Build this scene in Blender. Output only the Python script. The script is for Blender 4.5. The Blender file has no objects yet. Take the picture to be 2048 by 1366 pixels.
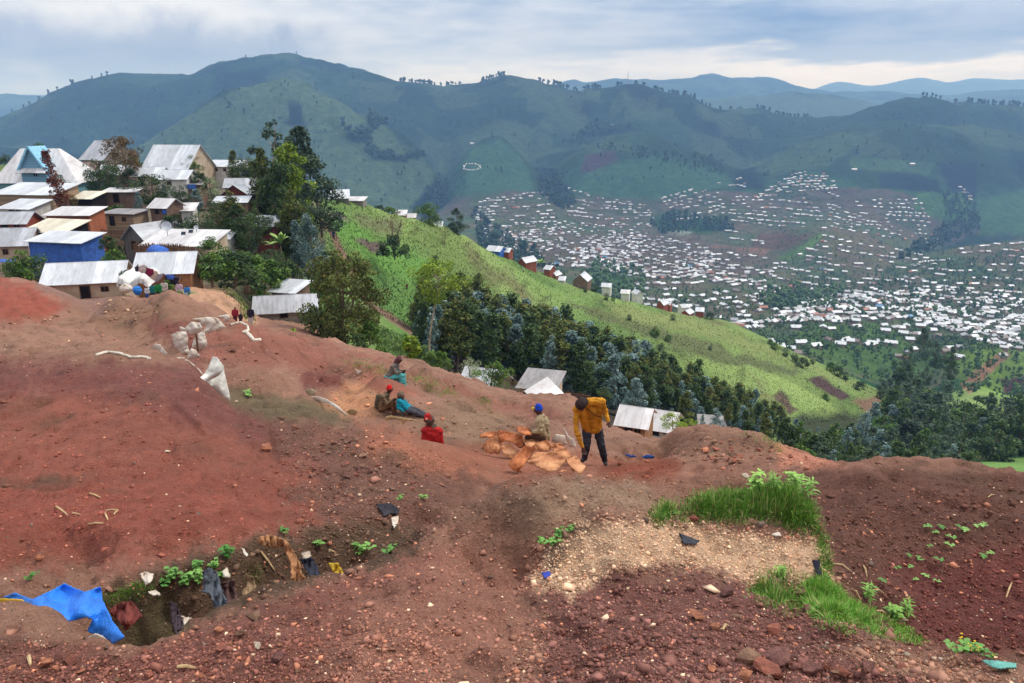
import bpy, math, random
import numpy as np
from mathutils import Vector, Matrix
R = math.radians
rng = np.random.default_rng(7)
random.seed(7)
sc = bpy.context.scene
col = sc.collection

# ------------------------------------------------------------------ camera
TH = R(16.6); F = 1479.0
CT, ST = math.cos(TH), math.sin(TH)
cam = bpy.data.objects.new('camera', bpy.data.cameras.new('camera'))
col.objects.link(cam)
cam.data.sensor_width = 36.0
cam.data.lens = F / 2048 * 36.0
cam.data.clip_start = 0.1
cam.data.clip_end = 90000
cam.rotation_euler = (R(90) - TH, 0, 0)
sc.camera = cam
sc.view_settings.view_transform = 'Standard'
sc.view_settings.look = 'None'
sc.view_settings.exposure = 0.74
sc.view_settings.gamma = 1
try:
    sc.cycles.use_denoising = True
    sc.cycles.denoiser = 'OPENIMAGEDENOISE'
    sc.cycles.max_bounces = 6
    sc.cycles.diffuse_bounces = 3
    sc.cycles.volume_bounces = 1
    sc.cycles.transparent_max_bounces = 6
except Exception:
    pass

# ------------------------------------------------------------------ sun and sky
SUN_EL, SUN_AZ = R(52), R(60)          # azimuth from +Y clockwise: ahead to the right
sl = bpy.data.lights.new('sun', 'SUN'); sl.energy = 1.5; sl.angle = R(14); sl.color = (1.0, 0.96, 0.9)
so = bpy.data.objects.new('sun', sl); col.objects.link(so)
_d = Vector((math.sin(SUN_AZ) * math.cos(SUN_EL), math.cos(SUN_AZ) * math.cos(SUN_EL), math.sin(SUN_EL)))
so.rotation_euler = _d.to_track_quat('Z', 'Y').to_euler()

class NT:
    """tiny node-tree helper"""
    def __init__(s, t): s.t = t
    def n(s, typ, **kw):
        nd = s.t.nodes.new(typ)
        for k, v in kw.items():
            if k.startswith('i_'):
                key = k[2:]
                nd.inputs[int(key) if key.isdigit() else key.replace('_', ' ')].default_value = v
            else: setattr(nd, k, v)
        return nd
    def l(s, a, b): s.t.links.new(a, b)
    def math(s, op, a, b=None, clamp=False):
        nd = s.n('ShaderNodeMath', operation=op, use_clamp=clamp)
        for i, x in enumerate((a, b)):
            if x is None: continue
            if isinstance(x, (int, float)): nd.inputs[i].default_value = x
            else: s.l(x, nd.inputs[i])
        return nd.outputs[0]
    def mix(s, f, a, b, blend='MIX'):
        nd = s.n('ShaderNodeMix', data_type='RGBA', blend_type=blend)
        for i, x in ((0, f), (6, a), (7, b)):
            if isinstance(x, (int, float)): nd.inputs[i].default_value = x
            elif isinstance(x, tuple): nd.inputs[i].default_value = x if len(x) == 4 else x + (1,)
            else: s.l(x, nd.inputs[i])
        return nd.outputs[2]
    def ramp(s, f, *stops):
        nd = s.n('ShaderNodeValToRGB')
        e = nd.color_ramp.elements
        while len(e) < len(stops): e.new(0.5)
        for el, (p, c) in zip(e, stops):
            el.position = p; el.color = c if len(c) == 4 else tuple(c) + (1,)
        s.l(f, nd.inputs[0]); return nd.outputs[0]
    def noise(s, vec, scale, detail=4, rough=0.55, dist=0.0):
        nd = s.n('ShaderNodeTexNoise', i_Scale=scale, i_Detail=detail, i_Roughness=rough, i_Distortion=dist)
        if vec is not None: s.l(vec, nd.inputs['Vector'])
        return nd.outputs['Fac']

def c(r, g, b, k=1.0):
    f = lambda x: ((x / 255 + 0.055) / 1.055) ** 2.4 if x > 10 else x / 255 / 12.92
    return (f(r) * k, f(g) * k, f(b) * k)

world = bpy.data.worlds.new('World'); sc.world = world; world.use_nodes = True
w = NT(world.node_tree); world.node_tree.nodes.clear()
sky = w.n('ShaderNodeTexSky', sky_type='NISHITA', sun_disc=False, sun_elevation=SUN_EL, sun_rotation=SUN_AZ, altitude=1800)
tc = w.n('ShaderNodeTexCoord'); sep = w.n('ShaderNodeSeparateXYZ'); w.l(tc.outputs['Generated'], sep.inputs[0])
zc = w.math('MAXIMUM', sep.outputs[2], 0.0)
den = w.math('ADD', zc, 0.09)                         # cloud plane seen in perspective
cmb = w.n('ShaderNodeCombineXYZ')
w.l(w.math('DIVIDE', sep.outputs[0], den), cmb.inputs[0]); w.l(w.math('DIVIDE', sep.outputs[1], den), cmb.inputs[1])
n1 = w.noise(cmb.outputs[0], 0.55, 7, 0.55, 0.3)
n2 = w.noise(cmb.outputs[0], 1.9, 6, 0.6, 0.2)
nn = w.math('ADD', w.math('MULTIPLY', n1, 0.7), w.math('MULTIPLY', n2, 0.3))
# azimuth term: the left half is evenly milky, the right half has the blue-grey bank over a bright gap
azr = w.math('DIVIDE', sep.outputs[0], w.math('MAXIMUM', sep.outputs[1], 0.05))
mapa = w.n('ShaderNodeMapRange', i_From_Min=-0.35, i_From_Max=0.35); w.l(azr, mapa.inputs[0]); right = mapa.outputs[0]
elv = w.math('ADD', zc, w.math('MULTIPLY', w.math('SUBTRACT', nn, 0.5), 0.16))
gap = w.ramp(elv, (0.0, c(238, 228, 224)), (0.030, c(255, 247, 236)), (0.070, c(255, 246, 238)), (0.084, c(56, 88, 146)),
             (0.118, c(70, 104, 164)), (0.150, c(160, 180, 212)), (0.20, c(206, 214, 228)), (1.0, c(236, 238, 242)))
lefts = w.ramp(elv, (0.0, c(196, 202, 220)), (0.07, c(205, 211, 226)), (0.13, c(214, 219, 231)), (0.2, c(202, 214, 231)), (0.3, c(214, 220, 232)), (1.0, c(238, 239, 243)))
base = w.mix(right, lefts, gap)
cl = w.ramp(nn, (0.36, c(112, 132, 168)), (0.44, c(160, 174, 200)), (0.50, c(204, 210, 223)), (0.56, c(236, 236, 240)), (0.68, c(250, 248, 248)))
skyc = w.mix(w.math('SUBTRACT', .62, w.math('MULTIPLY', right, .27)), base, cl)
# a grey cap cloud clinging to the left mountain
d0 = w.n('ShaderNodeVectorMath', operation='DISTANCE')
mpp = w.n('ShaderNodeMapping'); mpp.inputs['Scale'].default_value = (1, 1, 3.2)
w.l(tc.outputs['Generated'], mpp.inputs[0]); w.l(mpp.outputs[0], d0.inputs[0])
d0.inputs[1].default_value = (-0.43, 0.90, 3.2 * 0.088)
n3 = w.noise(tc.outputs['Generated'], 9, 6, 0.6, 0.5)
capm = w.n('ShaderNodeMapRange', i_From_Min=0.30, i_From_Max=0.12); w.l(w.math('ADD', d0.outputs['Value'], w.math('MULTIPLY', w.math('SUBTRACT', n3, 0.5), 0.30)), capm.inputs[0])
capc = w.ramp(w.math('ADD', zc, w.math('MULTIPLY', w.math('SUBTRACT', n3, 0.5), 0.10)), (0.075, c(126, 136, 166)), (0.095, c(150, 158, 184)), (0.125, c(236, 238, 244)))
skyc = w.mix(w.math('MULTIPLY', capm.outputs[0], 0.85), skyc, capc)
nish = w.mix(1.0, sky.outputs[0], (0.10, 0.10, 0.10), 'MULTIPLY')
tot = w.mix(0.88, nish, skyc)
hi = w.n('ShaderNodeMapRange', i_From_Min=.33, i_From_Max=.75, i_To_Min=1.0, i_To_Max=1.75); w.l(zc, hi.inputs[0])   # overcast: brighter overhead
hv_ = w.n('ShaderNodeCombineXYZ'); [w.l(hi.outputs[0], hv_.inputs[i]) for i in range(3)]
tot = w.mix(1.0, tot, hv_.outputs[0], 'MULTIPLY')
bg = w.n('ShaderNodeBackground', i_Strength=0.70); w.l(tot, bg.inputs[0])
out = w.n('ShaderNodeOutputWorld'); w.l(bg.outputs[0], out.inputs[0])

# ------------------------------------------------------------------ pixel <-> world
def at(u, v):
    """pixel of the 2048 px photograph -> (x/y, z/y) of its viewing direction"""
    cx = (np.asarray(u, float) - 1024) / F; cy = (683 - np.asarray(v, float)) / F
    k = CT + cy * ST
    return cx / k, (-ST + cy * CT) / k
def uv(a, t):
    cy = (ST + t * CT) / (CT - t * ST)
    return a * (CT + cy * ST) * F + 1024, 683 - cy * F
def P(u, v, y):
    a, t = at(u, v); return Vector((float(a) * y, y, float(t) * y))

# ------------------------------------------------------------------ noise
def _h(ix, iy, s):
    n = (ix.astype(np.int64) * 374761393 + iy.astype(np.int64) * 668265263 + s * 1442695041) & 0xffffffff
    n = ((n ^ (n >> 13)) * 1274126177) & 0xffffffff
    return ((n ^ (n >> 16)) & 0xffff) / 65535.0
def vnoise(x, y, s=0):
    x = np.asarray(x, float); y = np.asarray(y, float)
    ix = np.floor(x); iy = np.floor(y); fx = x - ix; fy = y - iy
    fx = fx * fx * fx * (fx * (fx * 6 - 15) + 10); fy = fy * fy * fy * (fy * (fy * 6 - 15) + 10)
    a = _h(ix, iy, s); b = _h(ix + 1, iy, s); cc = _h(ix, iy + 1, s); d = _h(ix + 1, iy + 1, s)
    return (a + (b - a) * fx) * (1 - fy) + (cc + (d - cc) * fx) * fy
def fbm(x, y, o=4, s=0, g=0.5):
    r = 0; amp = 1; tot = 0
    for k in range(o):
        r = r + amp * (vnoise(x * 1.0, y * 1.0, s + k) - 0.5); tot += amp; amp *= g
        x, y = (x * 1.6 + y * 1.2 + 3.1), (y * 1.6 - x * 1.2 + 7.7)
    return r / tot * 2

# ------------------------------------------------------------------ terrain rails (u, v, distance ahead)
RAILS = [
 [(-900,1366,1.0),(1024,1366,1.0),(2900,1366,1.0)],
 [(-300,1366,2.7),(0,1366,2.6),(500,1366,2.5),(1024,1366,2.4),(1500,1366,2.4),(2048,1366,2.45),(2400,1366,2.5)],
 [(-300,1205,3.7),(0,1212,3.7),(100,1225,3.6),(180,1270,3.3),(260,1303,3.15),(340,1290,3.3),(420,1245,3.6),(600,1180,4.2),(700,1155,4.5),(850,1095,5.1),(1024,1085,5.4),(1200,1105,5.2),(1400,1115,5.0),(1560,1150,4.7),(1660,1195,4.4),(1750,1250,3.8),(1850,1295,3.35),(1950,1312,3.1),(2048,1325,2.95),(2400,1330,2.9)],
 [(-300,1240,4.4),(0,1250,4.3),(120,1280,4.2),(180,1350,4.0),(260,1400,3.9),(340,1390,4.0),(420,1340,4.2),(600,1275,4.8),(700,1220,5.1),(850,1100,5.8),(1024,1060,6.0),(1200,1072,6.0),(1400,1070,5.9),(1560,1090,5.6),(1660,1200,5.0),(1750,1285,4.5),(1850,1320,4.3),(1950,1325,4.3),(2048,1330,4.3),(2400,1330,4.3)],
 [(-300,1120,5.4),(0,1140,5.2),(150,1160,4.9),(260,1170,4.7),(340,1165,4.75),(430,1120,5.1),(560,1085,5.6),(700,1060,6.2),(850,1035,7),(1024,1015,7.8),(1200,1020,7.6),(1450,1030,7.2),(1600,1055,6.4),(1700,1150,5.6),(1800,1195,5.3),(1900,1210,5.2),(2048,1220,5.2),(2400,1220,5.2)],
 [(-300,930,9.0),(0,930,9.0),(300,940,8.6),(600,960,8.4),(800,970,9.2),(960,990,10),(1100,950,11.5),(1300,968,10.8),(1450,985,9.5),(1600,985,8),(1750,1000,7),(1900,1030,6.8),(2048,1045,6.6),(2400,1050,6.6)],
 [(-300,725,17),(0,718,17),(150,705,17),(250,708,17),(370,722,16.5),(420,760,16),(460,800,15),(560,822,14),(650,838,13.6),(760,856,13.4),(860,871,13.3),(930,892,13.6),(1000,920,13.6),(1180,928,14.0),(1300,945,13.0),(1400,935,12),(1600,935,10.5),(1750,924,9),(1900,928,9),(2048,945,9),(2400,960,9)],
 [(-300,770,21),(0,770,21),(370,775,20),(420,810,19),(450,850,18),(560,860,17),(700,885,16.5),(860,915,16),(960,900,16.8),(1100,895,17),(1180,905,17),(1300,925,15.5),(1400,917,14),(1500,920,13),(1600,950,12),(1750,990,11.5),(2048,1000,11.5),(2400,1010,11.5)],
 [(-300,700,32),(0,690,31),(200,690,28),(300,745,22.5),(370,735,22),(430,770,21),(480,790,20.5),(560,790,20.5),(650,805,20.5),(770,828,20.5),(900,852,19),(1000,858,19),(1100,872,18.6),(1180,882,18.6),(1260,895,18),(1320,905,16.8),(1400,888,15.2),(1500,900,14),(1560,918,13),(1670,960,12.5),(1800,985,12.5),(2048,995,12.5),(2400,1000,12.5)],
 [(-300,640,46),(0,642,46),(150,660,42),(300,660,36),(380,680,28),(450,705,26),(560,720,27),(650,752,25),(720,762,24),(780,776,23),(900,800,23),(1000,832,22.5),(1100,845,21.5),(1200,862,21),(1260,880,20.5),(1320,895,18.5),(1400,862,17),(1500,872,16),(1560,892,14.5),(1670,940,13.2),(1800,968,13.2),(2048,980,13.2),(2400,985,13.2)],
 [(-300,545,60),(0,552,60),(60,558,60),(130,588,57),(180,604,55),(240,588,50),(330,602,50),(390,628,50),(440,640,50),(500,652,56),(560,655,54),(640,682,50),(700,697,46),(760,708,42),(850,735,38),(930,760,36),(1000,787,33),(1060,798,30),(1130,797,28),(1200,835,26),(1260,856,25),(1310,885,22),(1350,866,20),(1400,857,19),(1480,868,17.6),(1560,892,16),(1620,910,15.2),(1670,933,14.6),(1800,965,14.6),(2048,980,14.6),(2400,985,14.6)],
 [(-300,575,75),(0,580,75),(200,592,68),(300,600,62),(380,592,64),(450,588,70),(520,640,70),(600,650,68),(700,700,62),(800,745,60),(900,775,60),(1000,805,62),(1100,830,60),(1200,860,55),(1300,885,50),(1400,895,45),(1550,960,40),(1700,1020,40),(2048,1040,40),(2400,1040,40)],
 [(-300,490,100),(0,500,95),(200,515,95),(400,505,98),(500,530,98),(600,600,98),(700,665,100),(800,695,105),(900,720,110),(1000,745,110),(1100,790,105),(1200,830,100),(1300,850,95),(1500,890,90),(1700,960,90),(1900,990,90),(2048,1010,90),(2400,1010,90)],
 [(-300,400,130),(0,400,125),(200,405,125),(400,412,130),(500,425,130),(600,470,132),(650,490,135),(720,560,142),(800,610,150),(900,660,155),(1000,700,158),(1100,735,158),(1200,770,158),(1300,800,158),(1400,825,155),(1500,855,155),(1600,890,150),(1700,935,150),(1850,950,150),(1950,945,140),(2048,950,135),(2400,950,135)],
 [(-300,330,160),(0,335,160),(200,348,165),(400,362,170),(550,390,175),(650,402,175),(720,412,182),(780,430,195),(860,446,210),(930,474,225),(1000,512,240),(1100,553,258),(1200,588,275),(1300,614,288),(1380,633,298),(1450,642,305),(1500,662,308),(1600,712,310),(1700,755,308),(1790,800,300),(1850,850,270),(1950,872,230),(2048,885,210),(2400,890,210)],
 [(-300,470,280),(0,480,280),(400,490,280),(650,500,280),(780,520,300),(930,560,350),(1100,640,380),(1300,690,410),(1500,720,420),(1600,745,425),(1700,765,430),(1790,800,430),(1850,822,400),(2048,830,360),(2400,830,360)],
 [(-300,500,600),(650,520,600),(900,540,620),(1000,570,620),(1200,620,620),(1400,650,600),(1500,662,590),(1650,698,560),(1750,735,545),(1820,768,540),(1880,735,545),(1960,700,555),(2010,735,545),(2048,750,540),(2400,740,540)],
 [(-300,480,850),(650,500,850),(900,505,850),(1000,535,850),(1200,565,850),(1400,592,830),(1500,600,800),(1600,612,790),(1750,612,790),(1850,625,790),(1950,640,780),(2048,650,780),(2400,650,780)],
 [(-300,460,1150),(650,480,1150),(900,480,1150),(1000,505,1150),(1200,520,1150),(1400,540,1130),(1550,550,1120),(1650,560,1100),(1800,572,1050),(1900,565,1050),(2048,575,1050),(2400,575,1050)],
 [(-300,440,1450),(650,460,1450),(900,460,1450),(1050,470,1450),(1200,482,1450),(1400,497,1450),(1530,500,1450),(1650,468,1330),(1720,485,1330),(1820,515,1330),(1880,502,1300),(1960,488,1300),(2048,482,1300),(2400,475,1300)],
 [(-300,350,1850),(0,360,1850),(300,420,1850),(650,440,1850),(850,432,1850),(950,398,1800),(1060,388,1800),(1150,400,1850),(1250,408,1850),(1400,400,1850),(1480,390,1850),(1560,410,1800),(1650,430,1750),(1750,440,1700),(1850,480,1700),(1920,510,1700),(2048,500,1700),(2400,480,1700)],
 [(-300,330,2050),(0,320,2050),(270,330,2050),(500,330,2050),(700,370,2000),(820,415,1980),(870,420,2000),(940,345,2000),(1060,370,1980),(1110,390,2000),(1180,345,2000),(1300,340,2000),(1440,360,2000),(1500,372,2000),(1560,360,2000),(1620,344,2000),(1720,345,2000),(1850,360,2000),(1940,400,2000),(2048,420,2000),(2400,420,2000)],
 [(-300,330,2200),(0,300,2200),(150,305,2200),(270,292,2200),(340,252,2230),(400,215,2260),(500,165,2350),(570,153,2400),(650,185,2350),(750,240,2300),(830,290,2200),(868,335,2150),(885,375,2150),(930,305,2200),(1000,277,2250),(1055,330,2200),(1085,352,2150),(1180,285,2250),(1260,268,2300),(1350,290,2250),(1440,328,2200),(1485,348,2200),(1560,310,2300),(1650,268,2400),(1750,245,2450),(1900,250,2450),(2048,270,2450),(2400,270,2450)],
 [(-300,345,2420),(0,315,2420),(150,325,2420),(270,318,2420),(400,265,2450),(500,215,2560),(570,198,2620),(650,225,2560),(750,265,2500),(868,350,2350),(885,370,2350),(930,320,2400),(1000,290,2450),(1060,335,2400),(1180,295,2450),(1260,280,2500),(1350,300,2450),(1440,330,2400),(1485,340,2400),(1560,312,2500),(1650,270,2550),(1750,248,2580),(1900,252,2580),(2048,272,2580),(2400,272,2580)],
 [(-300,290,3100),(0,238,3100),(90,187,3100),(170,165,3150),(250,150,3200),(310,151,3250),(370,146,3300),(440,122,3300),(500,119,3350),(560,110,3400),(620,116,3400),(680,125,3300),(740,146,3200),(800,166,3150),(840,171,3100),(900,174,3100),(950,166,3100),(1020,156,3100),(1090,168,3100),(1170,180,3000),(1200,181,3000),(1260,167,2950),(1320,178,2950),(1420,208,2950),(1520,222,2950),(1620,233,2950),(1680,236,2850),(1750,216,2800),(1820,199,2800),(1860,198,2800),(1950,210,2800),(2048,216,2800),(2400,222,2800)],
 [(-300,300,3900),(0,275,3900),(400,230,4000),(800,240,3900),(1200,245,3700),(1700,280,3500),(2048,260,3500),(2400,260,3500)],
 [(-300,240,4800),(1200,215,4800),(1380,200,4700),(1480,194,4700),(1590,186,4700),(1690,196,4700),(1760,212,4700),(1830,225,4700),(2048,230,4700),(2400,235,4700)],
 [(-300,260,5500),(1200,225,5500),(1500,215,5500),(1800,215,5500),(2400,230,5500)],
 [(-300,195,7000),(0,188,7000),(60,192,7000),(400,205,7000),(1100,175,7000),(1145,160,7000),(1175,166,7000),(1240,157,7000),(1320,160,7000),(1380,156,7000),(1422,148,7000),(1460,156,7000),(1530,155,7000),(1570,163,7000),(1600,174,7000),(1680,184,7000),(1760,183,7000),(1830,189,7000),(1900,192,7000),(1960,184,7000),(2048,180,7000),(2400,180,7000)],
 [(-300,215,8500),(1200,200,8500),(1700,200,8500),(2048,200,8500),(2400,200,8500)],
 [(-300,190,11500),(1000,190,11500),(1600,185,11500),(1680,164,11500),(1740,172,11500),(1840,156,11500),(1900,165,11500),(1950,157,11500),(2020,160,11500),(2100,158,11500),(2400,160,11500)],
 [(-300,225,14500),(2400,225,14500)],
]

def pchip_slopes(x, y):
    h = np.diff(x, axis=-1); d = np.diff(y, axis=-1) / h
    m = np.zeros_like(y)
    w1 = 2 * h[..., 1:] + h[..., :-1]; w2 = h[..., 1:] + 2 * h[..., :-1]
    same = d[..., 1:] * d[..., :-1] > 0
    with np.errstate(divide='ignore', invalid='ignore'):
        hm = (w1 + w2) / (w1 / d[..., :-1] + w2 / d[..., 1:])
    m[..., 1:-1] = np.where(same, hm, 0)
    m[..., 0] = d[..., 0]; m[..., -1] = d[..., -1]
    return m
def pchip1(xk, yk, x):
    m = pchip_slopes(xk, yk); x = np.clip(x, xk[0], xk[-1])
    i = np.clip(np.searchsorted(xk, x) - 1, 0, len(xk) - 2)
    h = xk[i + 1] - xk[i]; s = (x - xk[i]) / h
    return ((1 + 2 * s) * (1 - s) ** 2 * yk[i] + s * (1 - s) ** 2 * h * m[i] + s * s * (3 - 2 * s) * yk[i + 1] + s * s * (s - 1) * h * m[i + 1])

AMAX = 1.26
NA = 1060
A = np.linspace(-AMAX, AMAX, NA)
seg = [(1.0, 75.0, 820), (75.0, 450.0, 300), (450.0, 14500.0, 620)]
S = np.concatenate([np.linspace(math.log(a), math.log(b), n + 1)[(0 if k == 0 else 1):] for k, (a, b, n) in enumerate(seg)])
NS = len(S)
KS = np.zeros((NA, len(RAILS))); KT = np.zeros((NA, len(RAILS)))
for j, rl in enumerate(RAILS):
    r = np.array(rl, float); a, t = at(r[:, 0], r[:, 1])
    ls = np.log(r[:, 2])
    if j == 0: t = np.full_like(t, -1.72)
    KS[:, j] = pchip1(a, ls, A); KT[:, j] = pchip1(a, t, A)
for j in range(1, KS.shape[1]): KS[:, j] = np.maximum(KS[:, j], KS[:, j - 1] + 0.012)
KM = pchip_slopes(KS, KT)
T = np.zeros((NA, NS))
for i in range(NA):
    x = np.clip(S, KS[i, 0], KS[i, -1]); k = np.clip(np.searchsorted(KS[i], x) - 1, 0, KS.shape[1] - 2)
    h = KS[i][k + 1] - KS[i][k]; s = (x - KS[i][k]) / h
    T[i] = ((1 + 2 * s) * (1 - s) ** 2 * KT[i][k] + s * (1 - s) ** 2 * h * KM[i][k] + s * s * (3 - 2 * s) * KT[i][k + 1] + s * s * (s - 1) * h * KM[i][k + 1])
def blur_a(M, n):
    for _ in range(n):
        Q = np.pad(M, ((1, 1), (0, 0)), mode='edge'); M = (Q[:-2] + 2 * Q[1:-1] + Q[2:]) / 4
    return M
T = blur_a(T, 3)
Y = np.exp(S)[None, :] * np.ones((NA, 1)); X = A[:, None] * Y
Z = T * Y

def bil(M, x, y):
    """bilinear look-up of a terrain grid at world x, y"""
    a = np.clip((np.asarray(x, float) / y + AMAX) / (2 * AMAX) * (NA - 1), 0, NA - 1.001)
    s = np.interp(np.log(np.maximum(y, 1.0001)), S, np.arange(NS)); s = np.clip(s, 0, NS - 1.001)
    i = a.astype(int); j = s.astype(int); fa = a - i; fs = s - j
    return (M[i, j] * (1 - fa) + M[i + 1, j] * fa) * (1 - fs) + (M[i, j + 1] * (1 - fa) + M[i + 1, j + 1] * fa) * fs
def gz(x, y): return float(bil(Z, np.array([x]), np.array([y]))[0])
def hit(u, v, ymin=1.2, ymax=1e9):
    """the first terrain point met along the viewing ray of a pixel beyond ymin"""
    a, t = at(u, v); i = int(round((float(a) + AMAX) / (2 * AMAX) * (NA - 1))); i = min(max(i, 0), NA - 1)
    tt = Z[i] / Y[i]; j0 = int(np.searchsorted(S, math.log(ymin)))
    w_ = np.nonzero(tt[j0:] >= t)[0]
    j = j0 + (int(w_[0]) if len(w_) else NS - 1 - j0)
    if j > j0 and tt[j] > tt[j - 1]:
        f = (t - tt[j - 1]) / (tt[j] - tt[j - 1]); y = math.exp(S[j - 1] + (S[j] - S[j - 1]) * min(max(f, 0), 1))
    else: y = math.exp(S[j])
    y = min(y, ymax); x = float(a) * y
    return Vector((x, y, gz(x, y)))

# local features, in metres
def pdist(pts, x, y):
    best = np.full(x.shape, 1e9)
    for (x0, y0), (x1, y1) in zip(pts[:-1], pts[1:]):
        dx, dy = x1 - x0, y1 - y0; L = dx * dx + dy * dy + 1e-9
        s = np.clip(((x - x0) * dx + (y - y0) * dy) / L, 0, 1)
        best = np.minimum(best, np.hypot(x - x0 - s * dx, y - y0 - s * dy))
    return best
NN = seg[0][2] + 1
def feature(px, width, h, power=2.0, wob=0.3):
    global Z
    pts = []
    for p in px:
        q = hit(p[0], p[1], p[2] if len(p) > 2 else 1.2); pts.append((q.x, q.y))
    if len(pts) == 1: pts = pts * 2
    xs, ys = X[:, :NN], Y[:, :NN]
    d = pdist(pts, xs, ys) * (1 + wob * fbm(xs / width, ys / width, 3, 11))
    Z[:, :NN] += h * np.exp(-(d / width) ** power)
# sandy mound, its edge step, the central hump, the dug red heap, small spoil heaps and trenches
feature([(1150,1110),(1300,1088),(1550,1100)], 0.92, 0.58, 3)
feature([(1580,1090),(1625,1140)], 0.4, 0.20, 3)
feature([(1080,1015),(1200,985),(1290,1000)], 1.0, 0.08, 2.4)
feature([(1120,1060),(1060,1090)], 0.35, -0.28, 2)
feature([(1262,940,11),(1335,934,11)], 0.42, 0.26, 2)
feature([(880,1040),(940,1005),(990,975)], 0.28, -0.30, 2)
feature([(700,1130),(800,1090),(880,1045)], 0.40, -0.35, 2)
feature([(0,1110),(150,1085),(230,1110),(330,1090)], 0.3, -0.16, 2)
feature([(100,1050),(160,1100),(180,1130)], 0.16, -0.14, 2)
feature([(1260,885,15),(1310,905,14),(1330,880,15)], 0.7, -0.8, 2)
feature([(1180,860,19),(1280,865,19)], 0.9, -0.3, 2)
feature([(500,760,18),(620,790,18),(690,800,18)], 0.8, 0.5, 3)
feature([(590,770,21),(680,770,21),(730,752,22)], 0.8, -0.7, 2)
feature([(720,770,22),(770,790,21)], 1.1, 0.6, 2)
feature([(900,838,18),(1000,850,18)], 0.9, -0.4, 2)
feature([(850,760,26),(900,785,26)], 0.9, 0.5, 2)
feature([(950,800,24),(1060,830,22)], 0.8, -0.5, 2)
feature([(550,715,28),(620,705,30)], 1.6, 0.6, 2)
feature([(470,690,28),(430,670,30)], 1.6, 0.7, 2)
feature([(640,730,25),(720,740,26)], 0.9, -0.5, 2)
feature([(30,650,40),(120,620,42),(200,600,44)], 1.6, -0.9, 2)
feature([(0,600,48),(60,600,48)], 4, .7, 2)
feature([(250,640,40),(330,640,40)], 4, .6, 2)
feature([(380,640,40),(440,650,40)], 2.2, 0.9, 2)
feature([(460,620,60),(400,600,60)], 3, 1.0, 2)

# hollows undercutting the far bank of the gully
for q in ([(300,1205),(330,1215)], [(385,1200),(400,1195)], [(480,1180),(520,1165)], [(560,1160),(600,1150)], [(640,1150),(700,1130)], [(250,1240),(262,1260)]): feature([(x, y, 3.9) for x, y in q], .20, -.38, 2)
Z0 = Z.copy()
# roughness at every scale the grid can carry
cell = Y * (S[1] - S[0])
def addn(sl, wl, amp, o=3, s=0):
    x, y = X[:, sl], Y[:, sl]
    fade = np.clip(wl / (y * (2 * AMAX / NA)) / 3 - 0.6, 0, 1)
    Z[:, sl] += amp * fade * fbm(x / wl, y / wl, o, s)
near = slice(0, NN)
yf = np.clip(Y[:, near] / 10, 0.35, 4)
x_, y_ = X[:, near], Y[:, near]
Z[:, near] += 0.10 * yf * fbm(x_ / 1.7, y_ / 1.7, 3, 1) * np.clip(y_ / 6, .3, 1)
rid = 1 - np.abs(fbm(x_ / 1.1, y_ / 1.6, 3, 5)) * 2
Z[:, near] += 0.05 * yf * np.clip(rid, 0, 1) * (fbm(x_ / 5, y_ / 5, 2, 9) > 0)
mf = np.clip((y_ - 14) / 12, 0, 1)
Z[:, near] += mf * (.32 * (.2 - np.abs(fbm(x_ / 3.5, y_ / 4.5, 4, 13))) + .16 * fbm(x_ / 1.2, y_ / 1.2, 4, 15))
rill = np.abs(fbm(x_ / 1.3 + .4 * y_, y_ / 3.5, 3, 17)); Z[:, near] -= .06 * np.clip(.10 - rill, 0, .1) * 10 * np.clip(y_ / 8, .6, 1.5)
addn(near, 0.6, 0.07, 4, 21); addn(near, 0.22, 0.065, 4, 31); addn(near, 0.07, 0.024, 3, 41)
lump = np.clip(fbm(x_ / 0.16, y_ / 0.16, 2, 51) - 0.25, 0, 1) * np.clip(0.16 / (y_ * .00225) / 3 - .5, 0, 1)
Z[:, near] += 0.06 * lump
mid = slice(NN, NN + seg[1][2]); far = slice(NN + seg[1][2], NS)
xm, ym = X[:, mid], Y[:, mid]
Z[:, mid] += 0.9 * fbm(xm / 16, ym / 16, 4, 61) + 0.5 * (np.abs(fbm(xm / 9 + ym / 30, ym / 22, 3, 64)) - .2)
# contour steps on the green slope: old furrows and cattle tracks
stepm = (vnoise(xm / 40, ym / 60, 71) > 0.35)
zs = Z[:, mid] + 0.16 * xm + 2.6 * fbm(xm / 26, ym / 36, 4, 72)
Z[:, mid] += 0.4 * (np.mod(zs, 3.2) / 3.2) * stepm
xf, yf_ = X[:, far], Y[:, far]
gul = 1 - np.abs(fbm(xf / 260, yf_ / 420, 4, 81)) * 2.2
amp = np.clip((yf_ - 1500) / 900, 0, 1)
crest = np.ones_like(amp)
Z[:, far] += amp * crest * 20 * (np.clip(gul, -1, 1) - .5) * np.clip(4500 / yf_, .6, 1) + 3.0 * fbm(xf / 60, yf_ / 60, 4, 85) * np.clip(yf_ / 1200, .4, 2.2)
Z[:, near.stop - 6:near.stop + 6] = blur_a(Z, 0)[:, near.stop - 6:near.stop + 6]
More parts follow.
